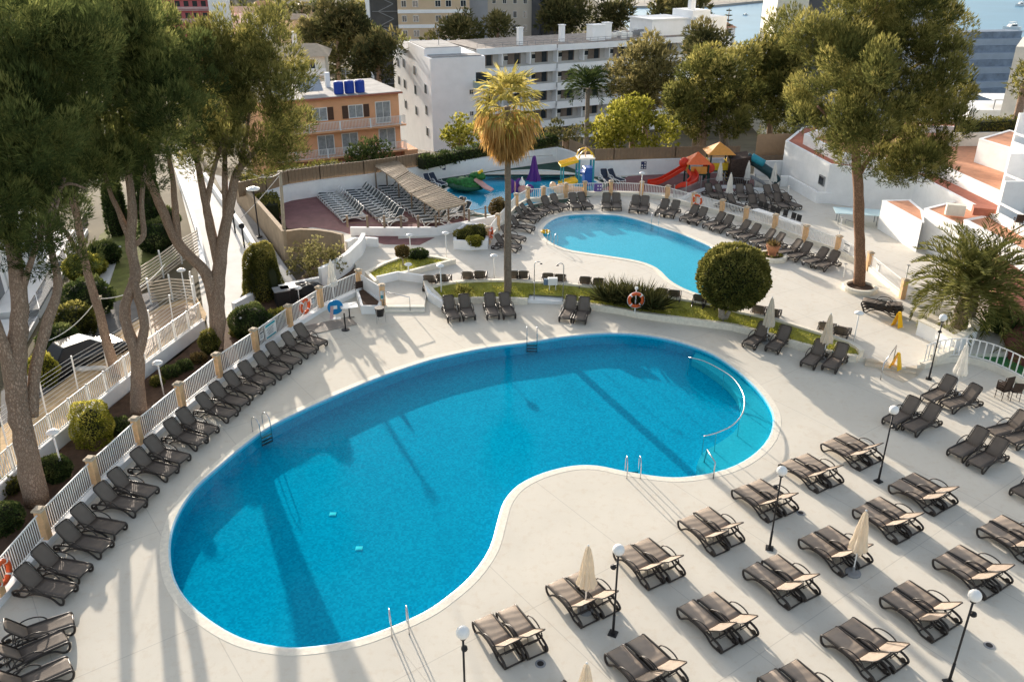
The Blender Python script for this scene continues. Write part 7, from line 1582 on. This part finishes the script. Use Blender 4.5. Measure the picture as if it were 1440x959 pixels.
for a in (P0,):
    b = MB(); b.prism([V0(P0-d*4-s*.02), V0(P0+d*20-s*.02), V0(P0+d*20-s*1.7), V0(P0-d*4-s*1.7)], -.45, -.28); b.build('path', M_conc, t)
# boats and shore
def boat(u, v, L_, label, cat='boat'):
    p = site(u, v, -20); t = thing('motor_boat', label, cat, tuple(p), R(200)); s = L_/8
    vs=[];fs=[]
    for x,wb,wt,z in ((-4,1.0,1.35,1.1),(-1,1.1,1.5,1.15),(2,.9,1.3,1.35),(3.6,.3,.6,1.6),(4.3,.02,.05,1.75)): vs += [(x*s,-wb*s,-.2*s),(x*s,-wt*s,z*s),(x*s,wt*s,z*s),(x*s,wb*s,-.2*s)]
    for i in range(4):
        for j in range(4): fs.append((i*4+j,i*4+(j+1)%4,(i+1)*4+(j+1)%4,(i+1)*4+j))
    fs += [(0,1,2,3),(19,18,17,16)]
    b = MB(); b.add(vs,fs); b.build('hull', M_wpaint, t)
    b = MB(); b.add([(-2.5*s,-1.1*s,1.1*s),(1.6*s,-1.0*s,1.2*s),(.8*s,-.8*s,2.2*s),(-2.2*s,-.9*s,2.2*s),(-2.5*s,1.1*s,1.1*s),(1.6*s,1.0*s,1.2*s),(.8*s,.8*s,2.2*s),(-2.2*s,.9*s,2.2*s)], [(0,1,2,3),(4,7,6,5),(3,2,6,7),(0,3,7,4),(1,5,6,2)]); b.box((-.6*s,0,2.9*s), (2.4*s,1.6*s,.2*s)); b.build('cabin', M_wpaint, t)
    b = MB(); b.box((-.5*s,0,1.75*s), (2.4*s,2.02*s,.5*s)); b.build('windows_band', M_glass, t)
    for y in (-.7,.7): b = MB(); b.tube([(-1.6*s,y*s,2.2*s),(-1.6*s,y*s,2.9*s)], .06*s, 5); b.build('stanchion', M_steel, t)
boat(1421,43,9.5,'white motor yacht lying on the bay at the picture edge'); boat(1434,9,7,'small dark boat far out near the top corner of the bay'); boat(1449,43,5,'small tender behind the white motor yacht')
boat(1048,22,3,'tiny boat in the sheltered part of the bay')
b = MB(); b.prism([Vector((p.x,p.y,0)) for p in line([(815,14),(900,12),(1000,11),(1095,2),(1100,-12),(800,-12)], -20)], -20.5, -18.8); tag(b.build('far_beach', mat('beach_sand', (.42,.38,.33), .9, .15, .05)), kind='structure')
GR = 'dark parasol rows along the far beach'
for k in range(26):
    p = site(890+8*k, 6-.12*k+random.uniform(-1.2,.4), -19); t = thing('beach_parasol', 'thatched parasol in the row along the far beach', 'parasol', tuple(p), 0, GR); b = MB(); b.tube([(0,0,0),(0,0,2.4)], .1, 5); b.build('pole', M_grey, t); b = MB(); b.lathe([(1.6,2.1),(1.5,2.3),(.1,3.2)], (0,0,0), 8); b.build('canopy', mat('thatch', (.12,.13,.16), .9, .2, 1), t)
t = thing('white_terrace_house', 'white walled terrace with dark awning below the waterfront block', 'building', tuple(deep(1385,170,98))); b = MB(); b.prism([(-2,0,0),(9,-1,0),(9,6,0),(-2,6,0)], -6, 1.2); b.build('wall', M_white, t); b = MB(); b.box((3.5,2,2.3), (6,4,.12)); b.mi=1; b.box((3.5,1.9,2.24), (5,3,.02)); b.build('awning', [M_white, M_black], t)
for x in (.8,6.2): b = MB(); b.tube([(x,.3,1.2),(x,.3,2.3)], .06, 6); b.build('post', M_grey, t)
GM = 'white sails and masts before the bay'
# ================================================================== CAMERA, SUN, SKY
cam = bpy.data.cameras.new('camera'); cam.sensor_width = 36; cam.lens = 36*FOC/1440; cam.clip_end = 6000; cam.clip_start = .5
co = bpy.data.objects.new('camera', cam); COL.objects.link(co); co.location = (0,0,HCAM); co.rotation_euler = (PI/2-PITCH, 0, 0); SC.camera = co
sl = bpy.data.lights.new('sun', 'SUN'); sl.energy = 4.5; sl.angle = R(.53); sl.color = (1.0,.89,.76)
so = bpy.data.objects.new('sun', sl); COL.objects.link(so)
sd = Vector((math.cos(SUN_AZ)*math.cos(SUN_EL), math.sin(SUN_AZ)*math.cos(SUN_EL), math.sin(SUN_EL)))
so.rotation_euler = sd.to_track_quat('Z', 'Y').to_euler()
wd = bpy.data.worlds.new('World'); SC.world = wd; wd.use_nodes = True; nt = wd.node_tree
sk = nt.nodes.new('ShaderNodeTexSky'); sk.sky_type = 'NISHITA'; sk.sun_disc = False; sk.sun_elevation = SUN_EL; sk.sun_rotation = PI/2 - SUN_AZ; sk.altitude = 20; sk.air_density = 1.0; sk.dust_density = 2.5; sk.ozone_density = 1.0
bg = nt.nodes['Background']; bg.inputs['Strength'].default_value = .15; hs = nt.nodes.new('ShaderNodeHueSaturation'); hs.inputs['Saturation'].default_value = .6; hs.inputs['Value'].default_value = 1.15; nt.links.new(sk.outputs[0], hs.inputs['Color']); nt.links.new(hs.outputs[0], bg.inputs['Color'])
SC.view_settings.view_transform = 'Standard'; SC.view_settings.look = 'None'; SC.view_settings.exposure = 0; SC.view_settings.gamma = 1
SC.render.engine = 'CYCLES'; SC.cycles.use_denoising = True; SC.cycles.max_bounces = 8; SC.cycles.transparent_max_bounces = 16; SC.cycles.caustics_reflective = False; SC.cycles.caustics_refractive = False; SC.cycles.sample_clamp_indirect = 6
SC.cycles.film_exposure = 1.84; SC.render.resolution_x = 1024; SC.render.resolution_y = 681
